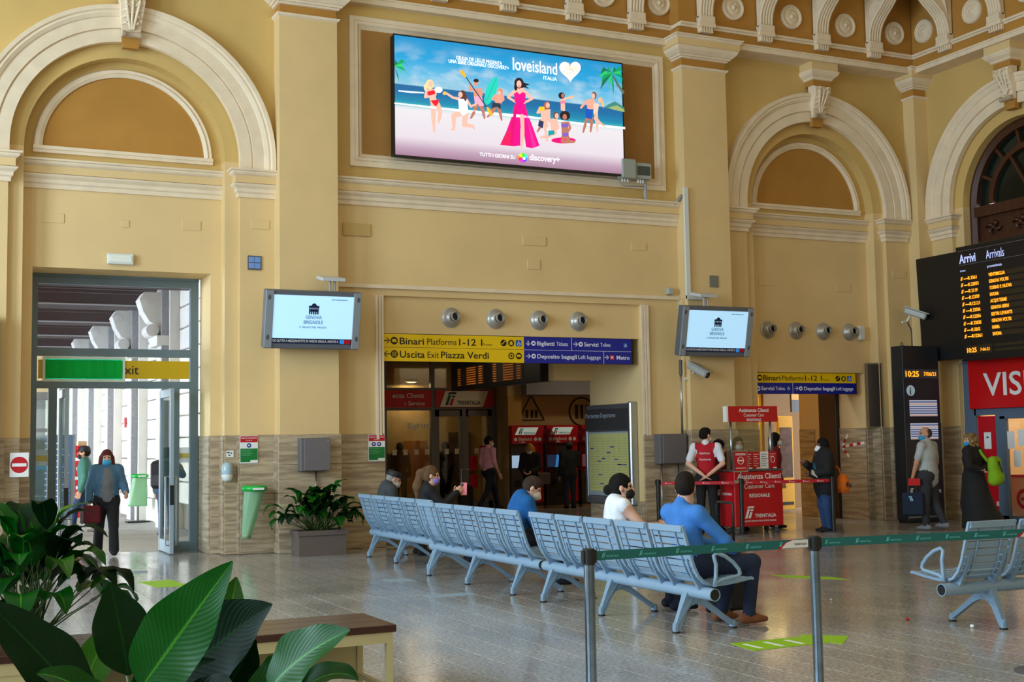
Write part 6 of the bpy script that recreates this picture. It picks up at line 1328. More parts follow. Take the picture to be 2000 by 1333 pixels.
# ------------------------------------------------------------------ people: continuous surfaces grown from a posed skeleton
def surf_nets(G, org, h):
    S = G < 0; nx, ny, nz = G.shape
    cs = sum(S[i:nx - 1 + i, j:ny - 1 + j, k:nz - 1 + k].astype(np.int8) for i in (0, 1) for j in (0, 1) for k in (0, 1))
    act = (cs > 0) & (cs < 8); I = np.argwhere(act); idx = -np.ones(act.shape, int); idx[act] = np.arange(len(I))
    acc = np.zeros((len(I), 3)); cnt = np.zeros(len(I)); cr = [(0, 0, 0), (1, 0, 0), (0, 1, 0), (1, 1, 0), (0, 0, 1), (1, 0, 1), (0, 1, 1), (1, 1, 1)]
    V = [G[I[:, 0] + a, I[:, 1] + b, I[:, 2] + c] for a, b, c in cr]
    for a in range(8):
        for ax, st in ((0, 1), (1, 2), (2, 4)):
            if cr[a][ax]: continue
            b = a + st; m = (V[a] < 0) != (V[b] < 0); t = np.where(m, V[a] / np.where(m, V[a] - V[b], 1), 0)
            p = np.tile(np.array(cr[a], float), (len(I), 1)); p[:, ax] += t; acc += np.where(m[:, None], p, 0); cnt += m
    P = org + (I + acc / cnt[:, None]) * h; F = []
    for ax in range(3):
        o1, o2 = [(1, 2), (2, 0), (0, 1)][ax]; sl0 = [slice(None)] * 3; sl1 = [slice(None)] * 3; sl0[ax] = slice(0, -1); sl1[ax] = slice(1, None)
        A = S[tuple(sl0)]; D = A != S[tuple(sl1)]; E_ = np.argwhere(D); E_ = E_[(E_[:, o1] > 0) & (E_[:, o2] > 0) & (E_[:, o1] < G.shape[o1] - 1) & (E_[:, o2] < G.shape[o2] - 1)]
        q = []
        for d1, d2 in ((1, 1), (0, 1), (0, 0), (1, 0)):
            c = E_.copy(); c[:, o1] -= d1; c[:, o2] -= d2; q.append(idx[c[:, 0], c[:, 1], c[:, 2]])
        q = np.stack(q, 1); fl = A[E_[:, 0], E_[:, 1], E_[:, 2]]; q[~fl] = q[~fl][:, ::-1]; F.append(q)
    return P, np.concatenate(F)
class Fig:
    def __init__(s, k=.03): s.p = []; s.k = k
    def cone(s, a, b, ra, rb, m, flat=None, k=None, cut=False): s.p.append(('c', np.array(a, float), np.array(b, float), ra, rb, m, flat, k, cut)); return s
    def ell(s, c, r, m, k=None, cut=False, R=None): s.p.append(('e', np.array(c, float), np.array(r, float), 0, 0, m, R, k, cut)); return s
    def d(s, q, P):
        if q[0] == 'c':
            ab = q[2] - q[1]; t = np.clip(((P - q[1]) @ ab) / max(ab @ ab, 1e-9), 0, 1); v = P - q[1] - t[..., None] * ab
            if q[6] is not None:
                n, f = q[6]; n = np.array(n, float); n = n / np.linalg.norm(n); v = v + (v @ n)[..., None] * n * (1 / f - 1)
            return np.linalg.norm(v, axis=-1) - (q[3] + (q[4] - q[3]) * t)
        v = P - q[1]
        if q[6] is not None: v = v @ q[6]
        k0 = np.linalg.norm(v / q[2], axis=-1); return (k0 - 1) * q[2].min()
    def mesh(s, h):
        lo = np.min([np.minimum(q[1], q[2]) - max(q[3], q[4]) if q[0] == 'c' else q[1] - q[2].max() for q in s.p if not q[8]], 0) - 2.5 * h; hi = np.max([np.maximum(q[1], q[2]) + max(q[3], q[4]) if q[0] == 'c' else q[1] + q[2].max() for q in s.p if not q[8]], 0) + 2.5 * h
        n = np.ceil((hi - lo) / h).astype(int) + 1; ax = [lo[i] + h * np.arange(n[i]) for i in range(3)]
        G = np.full(n, 1.0); pad = .09
        for q in s.p:
            if q[0] == 'c': a = np.minimum(q[1], q[2]) - max(q[3], q[4]) - pad; b = np.maximum(q[1], q[2]) + max(q[3], q[4]) + pad
            else: a = q[1] - q[2].max() - pad; b = q[1] + q[2].max() + pad
            i0 = np.clip(((a - lo) / h).astype(int), 0, n); i1 = np.clip(((b - lo) / h).astype(int) + 2, 0, n)
            sl = tuple(slice(i0[i], i1[i]) for i in range(3))
            if min(i1 - i0) <= 0: continue
            X = np.stack(np.meshgrid(ax[0][sl[0]], ax[1][sl[1]], ax[2][sl[2]], indexing='ij'), -1); D = s.d(q, X); g = G[sl]; k = q[7] or s.k
            if q[8]: G[sl] = np.maximum(g, -D)
            else: hh = np.maximum(k - np.abs(g - D), 0) / k; G[sl] = np.minimum(g, D) - hh * hh * k * .25
        P, F = surf_nets(G, lo, h)
        best = np.full(len(P), 9.0); mi = np.zeros(len(P), int)
        for q in s.p:
            if q[8]: continue
            D = s.d(q, P); m = D < best; best[m] = D[m]; mi[m] = q[5]
        return P, F, mi[F[:, 0]]
def mesh_obj(name, parts, mats, parent=None):
    """join (P,F,mi) pieces into ONE mesh object"""
    vs = []; fs = []; ms = []; o = 0
    for P, F, mi in parts: vs.append(P); fs.append(F + o); ms.append(mi); o += len(P)
    P = np.concatenate(vs); F = np.concatenate(fs); mi = np.concatenate(ms)
    me = bpy.data.meshes.new(name); me.from_pydata(P.tolist(), [], F.tolist())
    for m in mats: me.materials.append(m)
    me.polygons.foreach_set('material_index', mi.astype(np.int32)); me.polygons.foreach_set('use_smooth', [True] * len(F)); me.update()
    return link(name, me, parent)
def frame(fwd, up=(0, 0, 1)):
    x = Vector(fwd).normalized(); z = Vector(up); y = z.cross(x).normalized(); z = x.cross(y); return np.array([x, y, z])   # rows
_HD = {}
def head_mesh(thin=1.0):
    """head facing +X, centre of skull at origin; slots 0 skin, 1 eye white/dark, 2 lips, 3 brow"""
    if thin in _HD: return _HD[thin]
    f = Fig(.025)
    f.ell((-.008, 0, .018), (.098, .078, .1), 0); f.ell((.03, 0, -.05), (.062, .058, .072), 0); f.cone((.0, 0, -.06), (-.025, 0, -.19), .056, .058, 0)
    f.cone((.086, 0, .012), (.106, 0, -.03), .011, .016, 0, k=.012); f.ell((.07, .03, .028), (.02, .026, .012), 0, k=.015); f.ell((.07, -.03, .028), (.02, .026, .012), 0, k=.015)
    for s_ in (-1, 1): f.ell((-.005, s_ * .08, -.008), (.02, .01, .034), 0, k=.008); f.ell((.083, s_ * .031, .006), (.009, .015, .0085), 1, k=.003); f.cone((.088, s_ * .016, .03), (.078, s_ * .05, .031), .006, .005, 3, k=.004)
    f.ell((.085, 0, -.068), (.012, .025, .009), 2, k=.006); f.ell((.07, 0, -.1), (.025, .03, .02), 0)
    _HD[thin] = f.mesh(.0075); return _HD[thin]
_HA = {}
def hand_mesh(grip):
    """right hand: wrist at origin, fingers along +X, palm facing -Z, thumb towards +Y"""
    if grip in _HA: return _HA[grip]
    f = Fig(.009); f.cone((-.03, 0, 0), (.02, 0, 0), .026, .026, 0, flat=((0, 0, 1), .8)); 
    for y in (-.028, -.009, .01, .028): f.cone((.015, y * .6, 0), (.085, y, 0), .015, .014, 0)
    ln = (.058, .072, .078, .068); c = {0: .35, 1: 1.25, 2: .75}[grip]
    for i, y in enumerate((-.031, -.011, .011, .031)):
        p = np.array([.085, y, 0]); a = 0
        for j, fr in enumerate((.45, .32, .25)):
            a += c * (.55 if j == 0 else .9) * (1 if grip else .6); q = p + ln[i] * fr * np.array([math.cos(a), (y * .12) if j == 0 else 0, -math.sin(a)]); f.cone(p, q, .0092 - j * .0006, .0088 - j * .0008, 0, k=.006); p = q
    t0 = np.array([.025, .03, -.006]); t1 = t0 + np.array([.035, .026 if grip != 1 else .012, -.012 - .015 * (grip == 1)]); t2 = t1 + np.array([.03, .008 - .02 * (grip == 1), -.012 - .012 * (grip == 1)]); f.cone(t0, t1, .0125, .011, 0, k=.008); f.cone(t1, t2, .0105, .0088, 0, k=.006)
    _HA[grip] = f.mesh(.0055); return _HA[grip]
SKIN = {'l': mat('skin_light', rgb(226, 176, 150), .55, sub=.05), 'm': mat('skin_medium', rgb(196, 142, 112), .55, sub=.05), 'd': mat('skin_dark', rgb(128, 84, 62), .55, sub=.04)}
M_EYE = mat('eye_dark', rgb(40, 28, 24), .3); M_LIP = mat('lips', rgb(176, 96, 88), .5); M_BROW = mat('brow', rgb(60, 42, 32), .7)
def fab(n, c, r=.85): return mat('cloth_' + n, rgb(*c), r, var=.14, vscale=9, bump=.25, bscale=45)
STAND = dict(pel=(0, 0, .93), wai=(0, 0, 1.08), che=(.01, 0, 1.28), nec=(0, 0, 1.46), hd=(.03, 0, 1.605), shl=(0, .185, 1.41), shr=(0, -.185, 1.41), ell=(-.02, .235, 1.13), elr=(-.02, -.235, 1.13), wrl=(.06, .245, .89), wrr=(.06, -.245, .89), hil=(0, .085, .9), hir=(0, -.085, .9), knl=(.02, .1, .49), knr=(.02, -.1, .49), anl=(-.02, .1, .085), anr=(-.02, -.1, .085))
SIT = dict(pel=(.1, 0, .53), wai=(.04, 0, .68), che=(.02, 0, .88), nec=(.03, 0, 1.05), hd=(.075, 0, 1.19), shl=(.03, .19, 1.0), shr=(.03, -.19, 1.0), ell=(.12, .24, .74), elr=(.12, -.24, .74), wrl=(.35, .14, .68), wrr=(.35, -.14, .68), hil=(.12, .09, .53), hir=(.12, -.09, .53), knl=(.55, .12, .52), knr=(.55, -.12, .52), anl=(.57, .12, .085), anr=(.57, -.12, .085))
def person(label, loc, face, cols, base=STAND, H=1.72, pose=None, head=(0, 0), bulk=1.0, sleeve='long', legs='trouser', hair=None, mask=None, skin='l', coat=0.0, group=None, h=.016, grip=(0, 0), hat=None, toe=None, thumb=((1, 0, 0), (1, 0, 0)), extra=None, collar=None, hem=None):
    """face = facing direction (world x,y); cols = top, bottom, shoes; slots: 0 skin 1 eye 2 lips 3 brow 4 top 5 bottom 6 shoes 7 accent"""
    J = dict(base); J.update(pose or {}); sc = H / 1.72 if base is STAND else 1.0
    J = {k: np.array(v, float) * (sc if base is STAND else 1) for k, v in J.items()}
    ob = fab(*cols[0]); mats = [SKIN[skin], M_EYE, M_LIP, M_BROW, ob, fab(*cols[1]), fab(*cols[2]), fab(*(cols[3] if len(cols) > 3 else cols[0]))]
    f = Fig(.045); B_ = bulk; up = J['nec'] - J['pel']; up /= np.linalg.norm(up); side = J['shl'] - J['shr']; side /= np.linalg.norm(side); fw = np.cross(side, up); fl = (fw, .72 + .06 * (B_ - 1))
    T_ = 4; c = coat
    f.cone(J['pel'] + up * .02, J['wai'], (.152 + c) * B_, (.14 + c) * B_, T_, fl); f.cone(J['wai'], J['che'], (.14 + c) * B_, (.158 + c) * B_, T_, fl); f.cone(J['che'], J['che'] + up * .1, (.158 + c) * B_, (.125 + c) * B_, T_, fl)
    for q_ in 'lr': f.cone(J['che'] + up * .07, J['sh' + q_] * .88 + (J['che'] + up * .12) * .12, (.1 + c * .6) * B_, .062 + c * .7, T_, fl)
    f.cone(J['shl'], J['shr'], .062 + c * .7, .062 + c * .7, T_); f.cone(J['nec'] - up * .05, J['nec'] + up * .03, .07 + c * .5, .056, T_ if collar is None else collar, k=.03); f.cone(J['nec'] - up * .02, J['nec'] * .5 + J['hd'] * .5, .054, .052, 0, k=.02)
    for s_ in 'lr':
        sh, el, wr = J['sh' + s_], J['el' + s_], J['wr' + s_]
        am = {'long': (T_, T_), 'short': (T_, 0), 'none': (0, 0), 'roll': (T_, 0), 'vest': (7, 0)}[sleeve]
        a2 = c * .7 + (.006 if sleeve != 'none' else 0)
        if sleeve in ('short', 'vest'): mid = sh + (el - sh) * .72; f.cone(sh, mid, .06 + a2, .056 + a2, am[0]); f.cone(mid - (mid - sh) * .1, el, .044, .04, 0, k=.008)
        else: f.cone(sh, el, .056 + a2 if sleeve != 'none' else .052, .046 + a2, am[0])
        if sleeve == 'roll': q = el + (wr - el) * .3; f.cone(el, q, .048, .046, T_); f.cone(q, wr, .037, .029, 0, k=.01)
        else: f.cone(el, wr, .044 + (a2 if am[1] == T_ else 0), (.036 if am[1] == T_ else .029) + (a2 if am[1] == T_ else 0), am[1], k=.02)
        hp, kn, an = J['hi' + s_], J['kn' + s_], J['an' + s_]
        if legs == 'trouser': f.cone(hp, kn, .098 * B_, .07 * B_, 5, k=.025); f.cone(kn, an + (kn - an) * .04, .067 * B_, .054, 5, k=.02)
        elif legs == 'flare': f.cone(hp, kn, .1 * B_, .07 * B_, 5, k=.025); f.cone(kn, an + (kn - an) * .02, .066 * B_, .075, 5, k=.02)
        else: f.cone(hp, kn, .08, .055, 0, k=.02); f.cone(kn, an, .054, .04, 0, k=.02)
        td = np.array((toe or {}).get(s_, (1, 0, 0)), float); td /= np.linalg.norm(td); zf = np.array([0, 0, 1.0]) 
        sole = an - zf * .035 * (1 if abs(td[2]) < .3 else .5)
        f.cone(sole - td * .055, sole + td * .06, .044, .046, 6, k=.02); f.cone(sole + td * .06 - zf * .004, sole + td * .155 - zf * .012, .044, .034, 6, ((0, 0, 1), .8), k=.02)
    f.cone(J['hil'], J['hir'], .115 * B_, .115 * B_, 5 if legs != 'dress' else T_, k=.03)
    if legs == 'dress':
        z0 = J['pel']; f.cone(z0, (z0[0] - .04, z0[1], .45), .19, .27, 5, k=.05); f.cone((z0[0] - .04, z0[1], .45), (z0[0] - .1, z0[1] - .06, .12), .27, .38, 5, ((1, 0, 0), .9), k=.05); f.ell((z0[0], z0[1], -.3), (.9, .9, .33), 5, cut=True)
    if hem: f.cone(J['pel'] + up * .02, J['pel'] - up * hem, (.16 + c) * B_, (.165 + c) * B_, T_, fl)
    if extra: extra(f, J)
    P, F, mi = f.mesh(h); parts = [(P, F, mi)]
    Rz = frame((1, 0, 0)); yw, pt = head; cy, sy, cp, sp = math.cos(yw), math.sin(yw), math.cos(pt), math.sin(pt)
    Hm = np.array([[cy * cp, -sy, cy * sp], [sy * cp, cy, sy * sp], [-sp, 0, cp]]); hs = (H / 1.72) ** .5 if base is STAND else 1.0
    hp_, hf, hm = head_mesh(); parts.append((hp_ * hs @ Hm.T + J['hd'], hf, hm))
    for i, s_ in enumerate('lr'):
        d = J['wr' + s_] - J['el' + s_]; d /= np.linalg.norm(d); th = np.array(thumb[i], float); th = th - d * (th @ d); th /= np.linalg.norm(th); n = np.cross(d, th); sg = 1
        hp2, hf2, hm2 = hand_mesh(grip[i]); q = hp2.copy()
        pn = np.cross(d, th) if s_ == 'r' else -np.cross(d, th)
        W_ = np.stack([d, th, pn]); v = q @ W_ + J['wr' + s_] + d * .012; ff = hf2 if s_ == 'r' else hf2[:, ::-1]; parts.append((v, ff, hm2))
    o = mesh_obj('person', parts, mats); o.location = (loc[0], loc[1], loc[2] if len(loc) > 2 else 0); o.rotation_euler = (0, 0, math.atan2(face[1], face[0])); tag(o, label, 'person', group)
    o['_hd'] = [float(x) for x in J['hd']]; o['_hm'] = [float(x) for x in Hm.ravel()]
    if hair: hair_obj(o, J['hd'], Hm, *hair)
    if mask: mask_obj(o, J['hd'], Hm, *mask)
    if hat: hat_obj(o, J['hd'], Hm, *hat)
    del o['_hd'], o['_hm']
    o['_J'] = 0; del o['_J']
    return o, J
def place(o, hd, Hm):
    o.matrix_local = Matrix([list(Hm[i]) + [hd[i]] for i in range(3)] + [[0, 0, 0, 1]])
def hair_obj(par, hd, Hm, kind, col):
    f = Fig(.03); m = 0
    f.ell((-.018, 0, .03), (.106, .09, .108), 0)
    if kind == 'short': f.p = []; f.ell((-.016, 0, .036), (.106, .085, .1), 0); f.ell((-.035, 0, .0), (.078, .08, .075), 0); f.ell((.02, 0, .09), (.07, .06, .04), 0)
    elif kind == 'bald': f.p = []; f.ell((-.035, 0, -.005), (.08, .086, .07), 0); f.ell((-.04, 0, .04), (.075, .08, .06), 0)
    elif kind == 'long': f.cone((-.04, .055, 0), (-.03, .075, -.28), .055, .04, 0); f.cone((-.04, -.055, 0), (-.03, -.075, -.28), .055, .04, 0); f.cone((-.07, 0, 0), (-.085, 0, -.3), .06, .05, 0)
    elif kind == 'bob': f.cone((-.02, .065, 0), (.0, .085, -.1), .05, .04, 0); f.cone((-.02, -.065, 0), (.0, -.085, -.1), .05, .04, 0); f.cone((-.06, 0, 0), (-.07, 0, -.12), .07, .06, 0)
    elif kind == 'curly':
        rn = random.Random(4)
        for q in range(34):
            a = rn.uniform(0, 6.28); z = rn.uniform(-.12, .1); r = .1 if z > -.04 else .095; x = r * math.cos(a) - .02
            if x > .06 and z < .05: continue
            f.ell((x, r * math.sin(a), z), (.03, .03, .03), 0, k=.015)
        f.cone((-.05, 0, 0), (-.06, 0, -.13), .075, .07, 0)
    elif kind == 'bun': f.ell((-.03, 0, 0), (.085, .084, .1), 0); f.ell((-.135, 0, -.02), (.045, .048, .05), 0, k=.01); f.ell((-.05, 0, -.07), (.05, .055, .05), 0)
    elif kind == 'pony': f.ell((-.03, 0, 0), (.085, .084, .1), 0); f.cone((-.09, 0, .06), (-.15, 0, .02), .04, .05, 0); f.cone((-.15, 0, .02), (-.17, .0, -.16), .05, .065, 0); f.cone((-.17, 0, -.16), (-.15, 0, -.32), .065, .03, 0)
    if kind != 'bald': f.ell((.095, 0, -.035), (.075, .066, .085), 0, cut=True)
    if kind in ('short', 'bun', 'pony'):
        for s_ in (-1, 1): f.ell((.03, s_ * .09, -.05), (.055, .035, .06), 0, cut=True); f.ell((-.005, s_ * .095, -.012), (.026, .024, .04), 0, cut=True)
    P, F, mi = f.mesh(.009); o = mesh_obj('hair', [(P, F, mi)], [mat('hair_%d_%d_%d' % col, rgb(*col), .8, spec=.2, var=.4, vscale=30, bump=.9, bscale=60, stretch=(1, 1, .25))], par); place(o, hd, Hm)
def mask_obj(par, hd, Hm, col, kind='surg'):
    f = Fig(.02); f.ell((.052, 0, -.062), (.068, .066, .058) if kind == 'surg' else (.08, .062, .06), 0)
    if kind == 'ffp': f.cone((.08, 0, -.03), (.125, 0, -.065), .04, .02, 0)
    f.ell((-.01, 0, -.05), (.075, .075, .09), 0, cut=True)
    P, F, mi = f.mesh(.008); o = mesh_obj('face_mask', [(P, F, mi)], [mat('mask_%d_%d_%d' % col, rgb(*col), .8)], par); place(o, hd, Hm)
    b = MB()
    for s_ in (-1, 1):
        for z in (-.04, -.08): b.tube([(.06, s_ * .062, z), (.02, s_ * .078, (z - .01) * .6), (-.012, s_ * .084, -.01)], .0022, 4)
    o2 = b.build('mask_strap', MATS['mask_%d_%d_%d' % col], par); place(o2, hd, Hm)
def hat_obj(par, hd, Hm, kind, col):
    b = MB(); m = mat('hat_%d_%d_%d' % col, rgb(*col), .6)
    if kind == 'flat': b.lathe([(.104, .03), (.108, .055), (.104, .09), (.09, .105), (0, .11)], 20, (-.015, 0, .01), cap=False); b.lathe([(0, .028), (.1, .028), (.128, .025), (.13, .032), (.104, .04)], 20, (-.005, 0, .01), cap=False)
    else: b.lathe([(.106, .02), (.105, .07), (.085, .11), (0, .128)], 20, (-.015, 0, .01), cap=False); b.add([(.08, -.07, .04), (.17, -.05, .02), (.18, 0, .018), (.17, .05, .02), (.08, .07, .04), (.09, 0, .06)], [(0, 1, 2, 5), (5, 2, 3, 4)])
    o = b.build('hat', m, par, smooth=True, angle=50); place(o, hd, Hm)
N = lambda x, y: (x, y)
BLKC = ('black', (20, 20, 23)); NAVY = ('navy', (24, 32, 54)); JEAN = ('jeans', (36, 66, 110)); SHB = ('shoe_black', (18, 18, 20)); DARK = ('dark_grey', (44, 44, 50)); GREYT = ('grey_tee', (172, 176, 178))
RIGHT = (.9, -.43); LEFT = (-.9, .43)
_Pp = person
# woman walking in through the door
o, J = person('woman in denim jacket and blue mask walking in through the station door', (2.82, 20.35), (-.1, -1), (('denim', (74, 112, 140)), BLKC, SHB, ('print_top', (120, 120, 124))), H=1.58, bulk=1.08, coat=.018, legs='flare', hair=('bob', (96, 40, 36)), mask=((70, 170, 214),), pose=dict(hil=(0, .09, .9), anl=(.2, .12, .1), knl=(.16, .11, .5), anr=(-.1, -.13, .1), knr=(-.02, -.11, .5), ell=(.0, .27, 1.15), wrl=(.16, .3, 1.05), elr=(.0, -.27, 1.14), wrr=(.04, -.28, .9)), extra=lambda f, J: (f.ell(J['che'] + np.array([.1, 0, -.06]), (.06, .075, .2), 7, k=.02), f.ell(J['wai'] + np.array([.1, 0, -.06]), (.06, .085, .12), 7, k=.02), f.ell(J['nec'] + np.array([.055, 0, -.07]), (.03, .05, .07), 0, k=.015)), grip=(2, 1))
hb_ = empty('handbag', (2.585, 20.18, .5)); tag(hb_, 'dark red and black handbag carried by the woman at the door', 'bag')
MB().bbox(-.13, .13, -.07, .07, 0, .27, .03).build('bag_body', fab('bag_red', (96, 16, 28)), hb_); MB().tube([(-.08, 0, .25), (-.05, 0, .33), (.05, 0, .33), (.08, 0, .25)], .01, 6).build('bag_handle', M_BLACK, hb_); MB().bbox(-.16, -.11, -.065, .065, 0, .26, .02).build('bag_side', fab('bag_grey', (110, 106, 108)), hb_)
person('man in dark cap and teal jacket walking outside the door', (3.12, 25.3), (-.95, .2), (('teal', (70, 130, 124)), JEAN, ('shoe_lt', (150, 150, 150))), H=1.66, coat=.02, bulk=1.05, hair=('short', (40, 30, 26)), mask=((40, 46, 52),), hat=('cap', (30, 40, 52)), pose=dict(anl=(.22, .1, .1), knl=(.18, .1, .5), anr=(-.22, -.1, .14), knr=(-.02, -.1, .5)), h=.02)
o, J = person('person with black rucksack standing outside behind the right door leaf', (4.42, 24.2), (.5, .8), (('camo', (84, 96, 78)), JEAN, SHB), H=1.6, coat=.02, hair=('short', (40, 32, 28)), pose=dict(elr=(.18, -.26, 1.2), wrr=(.3, -.16, 1.35)), h=.02)
rs = empty('rucksack', (4.27, 23.98, .88)); tag(rs, 'black rucksack worn by the person outside the right door leaf', 'rucksack'); rs.rotation_euler = (0, 0, math.atan2(.8, .5)); MB().bbox(-.12, .08, -.16, .16, 0, .5, .05).build('pack_body', fab('pack_black', (28, 30, 36)), rs); MB().bbox(-.17, -.12, -.12, .12, .05, .26, .02).build('pack_pocket', fab('pack_grey', (60, 62, 70)), rs)
# seated on the benches
o, J = person('elderly man in black flat hat seated at the far end of the row', (6.28, 17.6), (1, -.1), (('grey_coat', (58, 64, 66)), BLKC, SHB, BLKC), base=SIT, pose=dict(hd=(.17, 0, 1.11), nec=(.1, 0, 1.0), che=(.06, 0, .85), shl=(.08, .19, .95), shr=(.08, -.19, .95), wrl=(.4, .06, .62), wrr=(.4, -.06, .62)), coat=.03, head=(-.2, .35), hair=('bald', (150, 146, 140)), hat=('flat', (22, 24, 30)), mask=((196, 196, 190),), collar=7)
o, J = person('woman with long ponytail and lilac mask looking at her pink phone', (6.28, 15.9), (1, -.3), (BLKC, NAVY, SHB), base=SIT, pose=dict(elr=(.2, -.25, .8), wrr=(.4, -.1, .96), ell=(.2, .24, .78), wrl=(.38, .04, .94)), hair=('pony', (104, 76, 50)), mask=((150, 126, 210),), head=(-.1, .1), grip=(2, 1), thumb=((0, -.2, 1), (0, .3, 1)), skin='l')
ph = empty('mobile_phone', (6.75, 15.72, 1.0)); tag(ph, 'pink mobile phone in the ponytailed woman hands', 'phone'); ph.rotation_euler = (0, .25, 1.04); MB().bbox(-.006, .006, -.042, .042, -.08, .09, .004).build('phone_case', mat('phone_pink', rgb(232, 130, 140), .4), ph); MB().box(-.009, -.006, .005, .035, .04, .08).build('phone_lens', M_BLACK, ph)
stp = MB().tube([(6.2, 16.08, 1.02), (6.33, 16.02, 1.05), (6.42, 15.9, .92), (6.44, 15.72, .72), (6.36, 15.62, .6)], .02, 6).build('bag_strap', fab('strap_pale', (222, 200, 196))); stp.parent = o; stp.matrix_parent_inverse = o.matrix_basis.inverted()
o, J = person('short-haired person in blue jacket bending over on the middle bench', (6.22, 13.15), (1, -.15), (('royal', (12, 92, 158)), NAVY, ('boot', (20, 30, 44))), base=SIT, pose=dict(wai=(.05, 0, .66), che=(.1, 0, .84), nec=(.17, 0, .99), hd=(.26, 0, 1.09), shl=(.14, .19, .93), shr=(.14, -.19, .93), ell=(.22, .25, .7), elr=(.22, -.25, .7), wrl=(.44, .08, .64), wrr=(.44, -.08, .64)), coat=.02, head=(-.25, .5), hair=('short', (62, 46, 38)), mask=((214, 206, 194), 'ffp'))
o, J = person('woman in white sleeveless top with dark bun and black mask', (6.12, 10.62), (1, -.25), (('white', (238, 240, 246)), NAVY, NAVY), base=SIT, sleeve='none', skin='l', pose=dict(hd=(.07, 0, 1.165), nec=(.02, 0, 1.03), elr=(.2, -.28, .78), wrr=(.42, -.22, .82), ell=(.14, .26, .76), wrl=(.4, .0, .8)), head=(-.32, -.02), bulk=1.08, hair=('bun', (22, 18, 18)), mask=((18, 18, 20),), grip=(1, 1), h=.013, thumb=((0, -.2, 1), (0, .2, 1)))
ph = empty('mobile_phone', (6.6, 10.22, .86)); tag(ph, 'dark grey mobile phone held by the woman in white', 'phone'); ph.rotation_euler = (0, .7, .8); MB().bbox(-.006, .006, -.04, .04, -.08, .09, .004).build('phone_case', mat('phone_olive', rgb(74, 80, 74), .4), ph); MB().box(-.009, -.006, -.034, .034, -.07, .08).build('phone_screen', M_BLACK, ph)
o, J = person('man in blue shirt and brown shoes seated at the near end', (6.1, 9.43), (1, -.12), (('blue_shirt', (62, 128, 206)), ('indigo', (26, 40, 70)), ('tan_shoe', (132, 78, 48))), base=SIT, pose=dict(hd=(.05, .03, 1.195), che=(.02, .02, .85), wai=(.05, 0, .68), nec=(.02, .03, 1.045), shl=(-.03, .2, .97), shr=(.06, -.18, .97), elr=(.27, -.25, .74), wrr=(.42, -.12, .66), knl=(.58, .16, .52), knr=(.6, -.12, .54), anl=(.45, .2, .085), anr=(.55, -.12, .095)), coat=.008, bulk=1.03, head=(.95, .0), hair=('short', (34, 26, 22)), h=.012, toe={'r': (1, .05, 0), 'l': (1, .2, 0)})
# staff and queue by the service desk
def badge(f, J): pass
o, J = person('male staff member in red vest standing left of the service desk', (12.34, 18.3), (.62, .78), (('red_vest', (184, 14, 34)), BLKC, SHB, ('white_shirt', (226, 228, 238))), H=1.8, sleeve='vest', bulk=1.02, coat=.006, head=(-.75, 0), hair=('short', (26, 20, 18)), mask=((230, 230, 226),), pose=dict(ell=(-.12, .28, 1.15), wrl=(-.2, .05, .98), elr=(-.12, -.28, 1.15), wrr=(-.2, -.05, .97)), collar=7)
M_VW = M_WHITE
o2 = text('Assistenza', .05, M_VW, o, (-.165, .1, 1.26), (PI / 2, 0, -PI / 2), width=.2, name='vest_lettering'); o2 = text('TRENITALIA', .045, M_VW, o, (-.17, .1, 1.36), (PI / 2, 0, -PI / 2), width=.18, name='vest_lettering')
person('dark-haired staff woman looking down behind the red-vested man', (12.84, 18.68), (.9, -.35), (('maroon', (120, 14, 30)), BLKC, SHB), H=1.58, hair=('bob', (24, 18, 18)), mask=((230, 230, 228),), head=(0, .35), pose=dict(elr=(.02, -.2, 1.12), wrr=(.14, -.06, 1.06), ell=(.02, .2, 1.12), wrl=(.14, .06, 1.06)))
person('long-haired staff woman in white mask facing out behind the desk', (13.3, 18.72), (-.25, -.95), (('maroon', (120, 14, 30)), BLKC, SHB), H=1.63, hair=('long', (38, 26, 22)), mask=((232, 230, 226),))
person('long-haired woman seen in profile beyond the right of the desk', (14.22, 18.9), (.85, -.4), (('maroon', (120, 14, 30)), BLKC, SHB), H=1.7, hair=('long', (20, 18, 20)), mask=((214, 220, 220),))
o, J = person('woman in black cardigan and jeans queuing with a paper', (14.3, 17.62), (-.9, .3), (BLKC, JEAN, SHB, ('teal_print', (30, 90, 110))), H=1.58, bulk=1.26, coat=.035, skin='d', hair=('long', (18, 16, 18)), mask=((234, 236, 240), 'ffp'), hem=.06, head=(.1, .05), pose=dict(ell=(.05, .31, 1.14), wrl=(.28, .12, 1.08), elr=(.12, -.27, 1.16), wrr=(.3, -.12, 1.26)), extra=lambda f, J: f.ell(J['che'] + np.array([.13, .02, -.1]), (.05, .06, .22), 7, k=.02), grip=(1, 2))
o = MB().box(-.07, .07, -.002, .002, -.05, .05).build('paper_sheet', M_WHITE); o.location = (13.99, 17.5, 1.0); o.rotation_euler = (-.5, .5, 0); tag(o, 'white folded paper held by the woman in jeans', 'paper')
og = empty('carrier_bag', (14.58, 17.5, .66)); tag(og, 'orange carrier bag on the arm of the woman in jeans', 'bag'); b = MB(); b.lathe([(0, 0), (.1, .005), (.125, .1), (.11, .22), (.05, .32)], 14, (0, 0, 0), cap=False); b.build('bag_body', fab('orange', (238, 116, 16)), og, smooth=True); text('Rs', .12, M_INK, og, (-.03, -.128, .1), bold=.02); MB().tube([(-.03, 0, .3), (-.05, .02, .42), (-.1, .04, .46)], .012, 6).build('bag_handle', fab('orange', (238, 116, 16)), og)
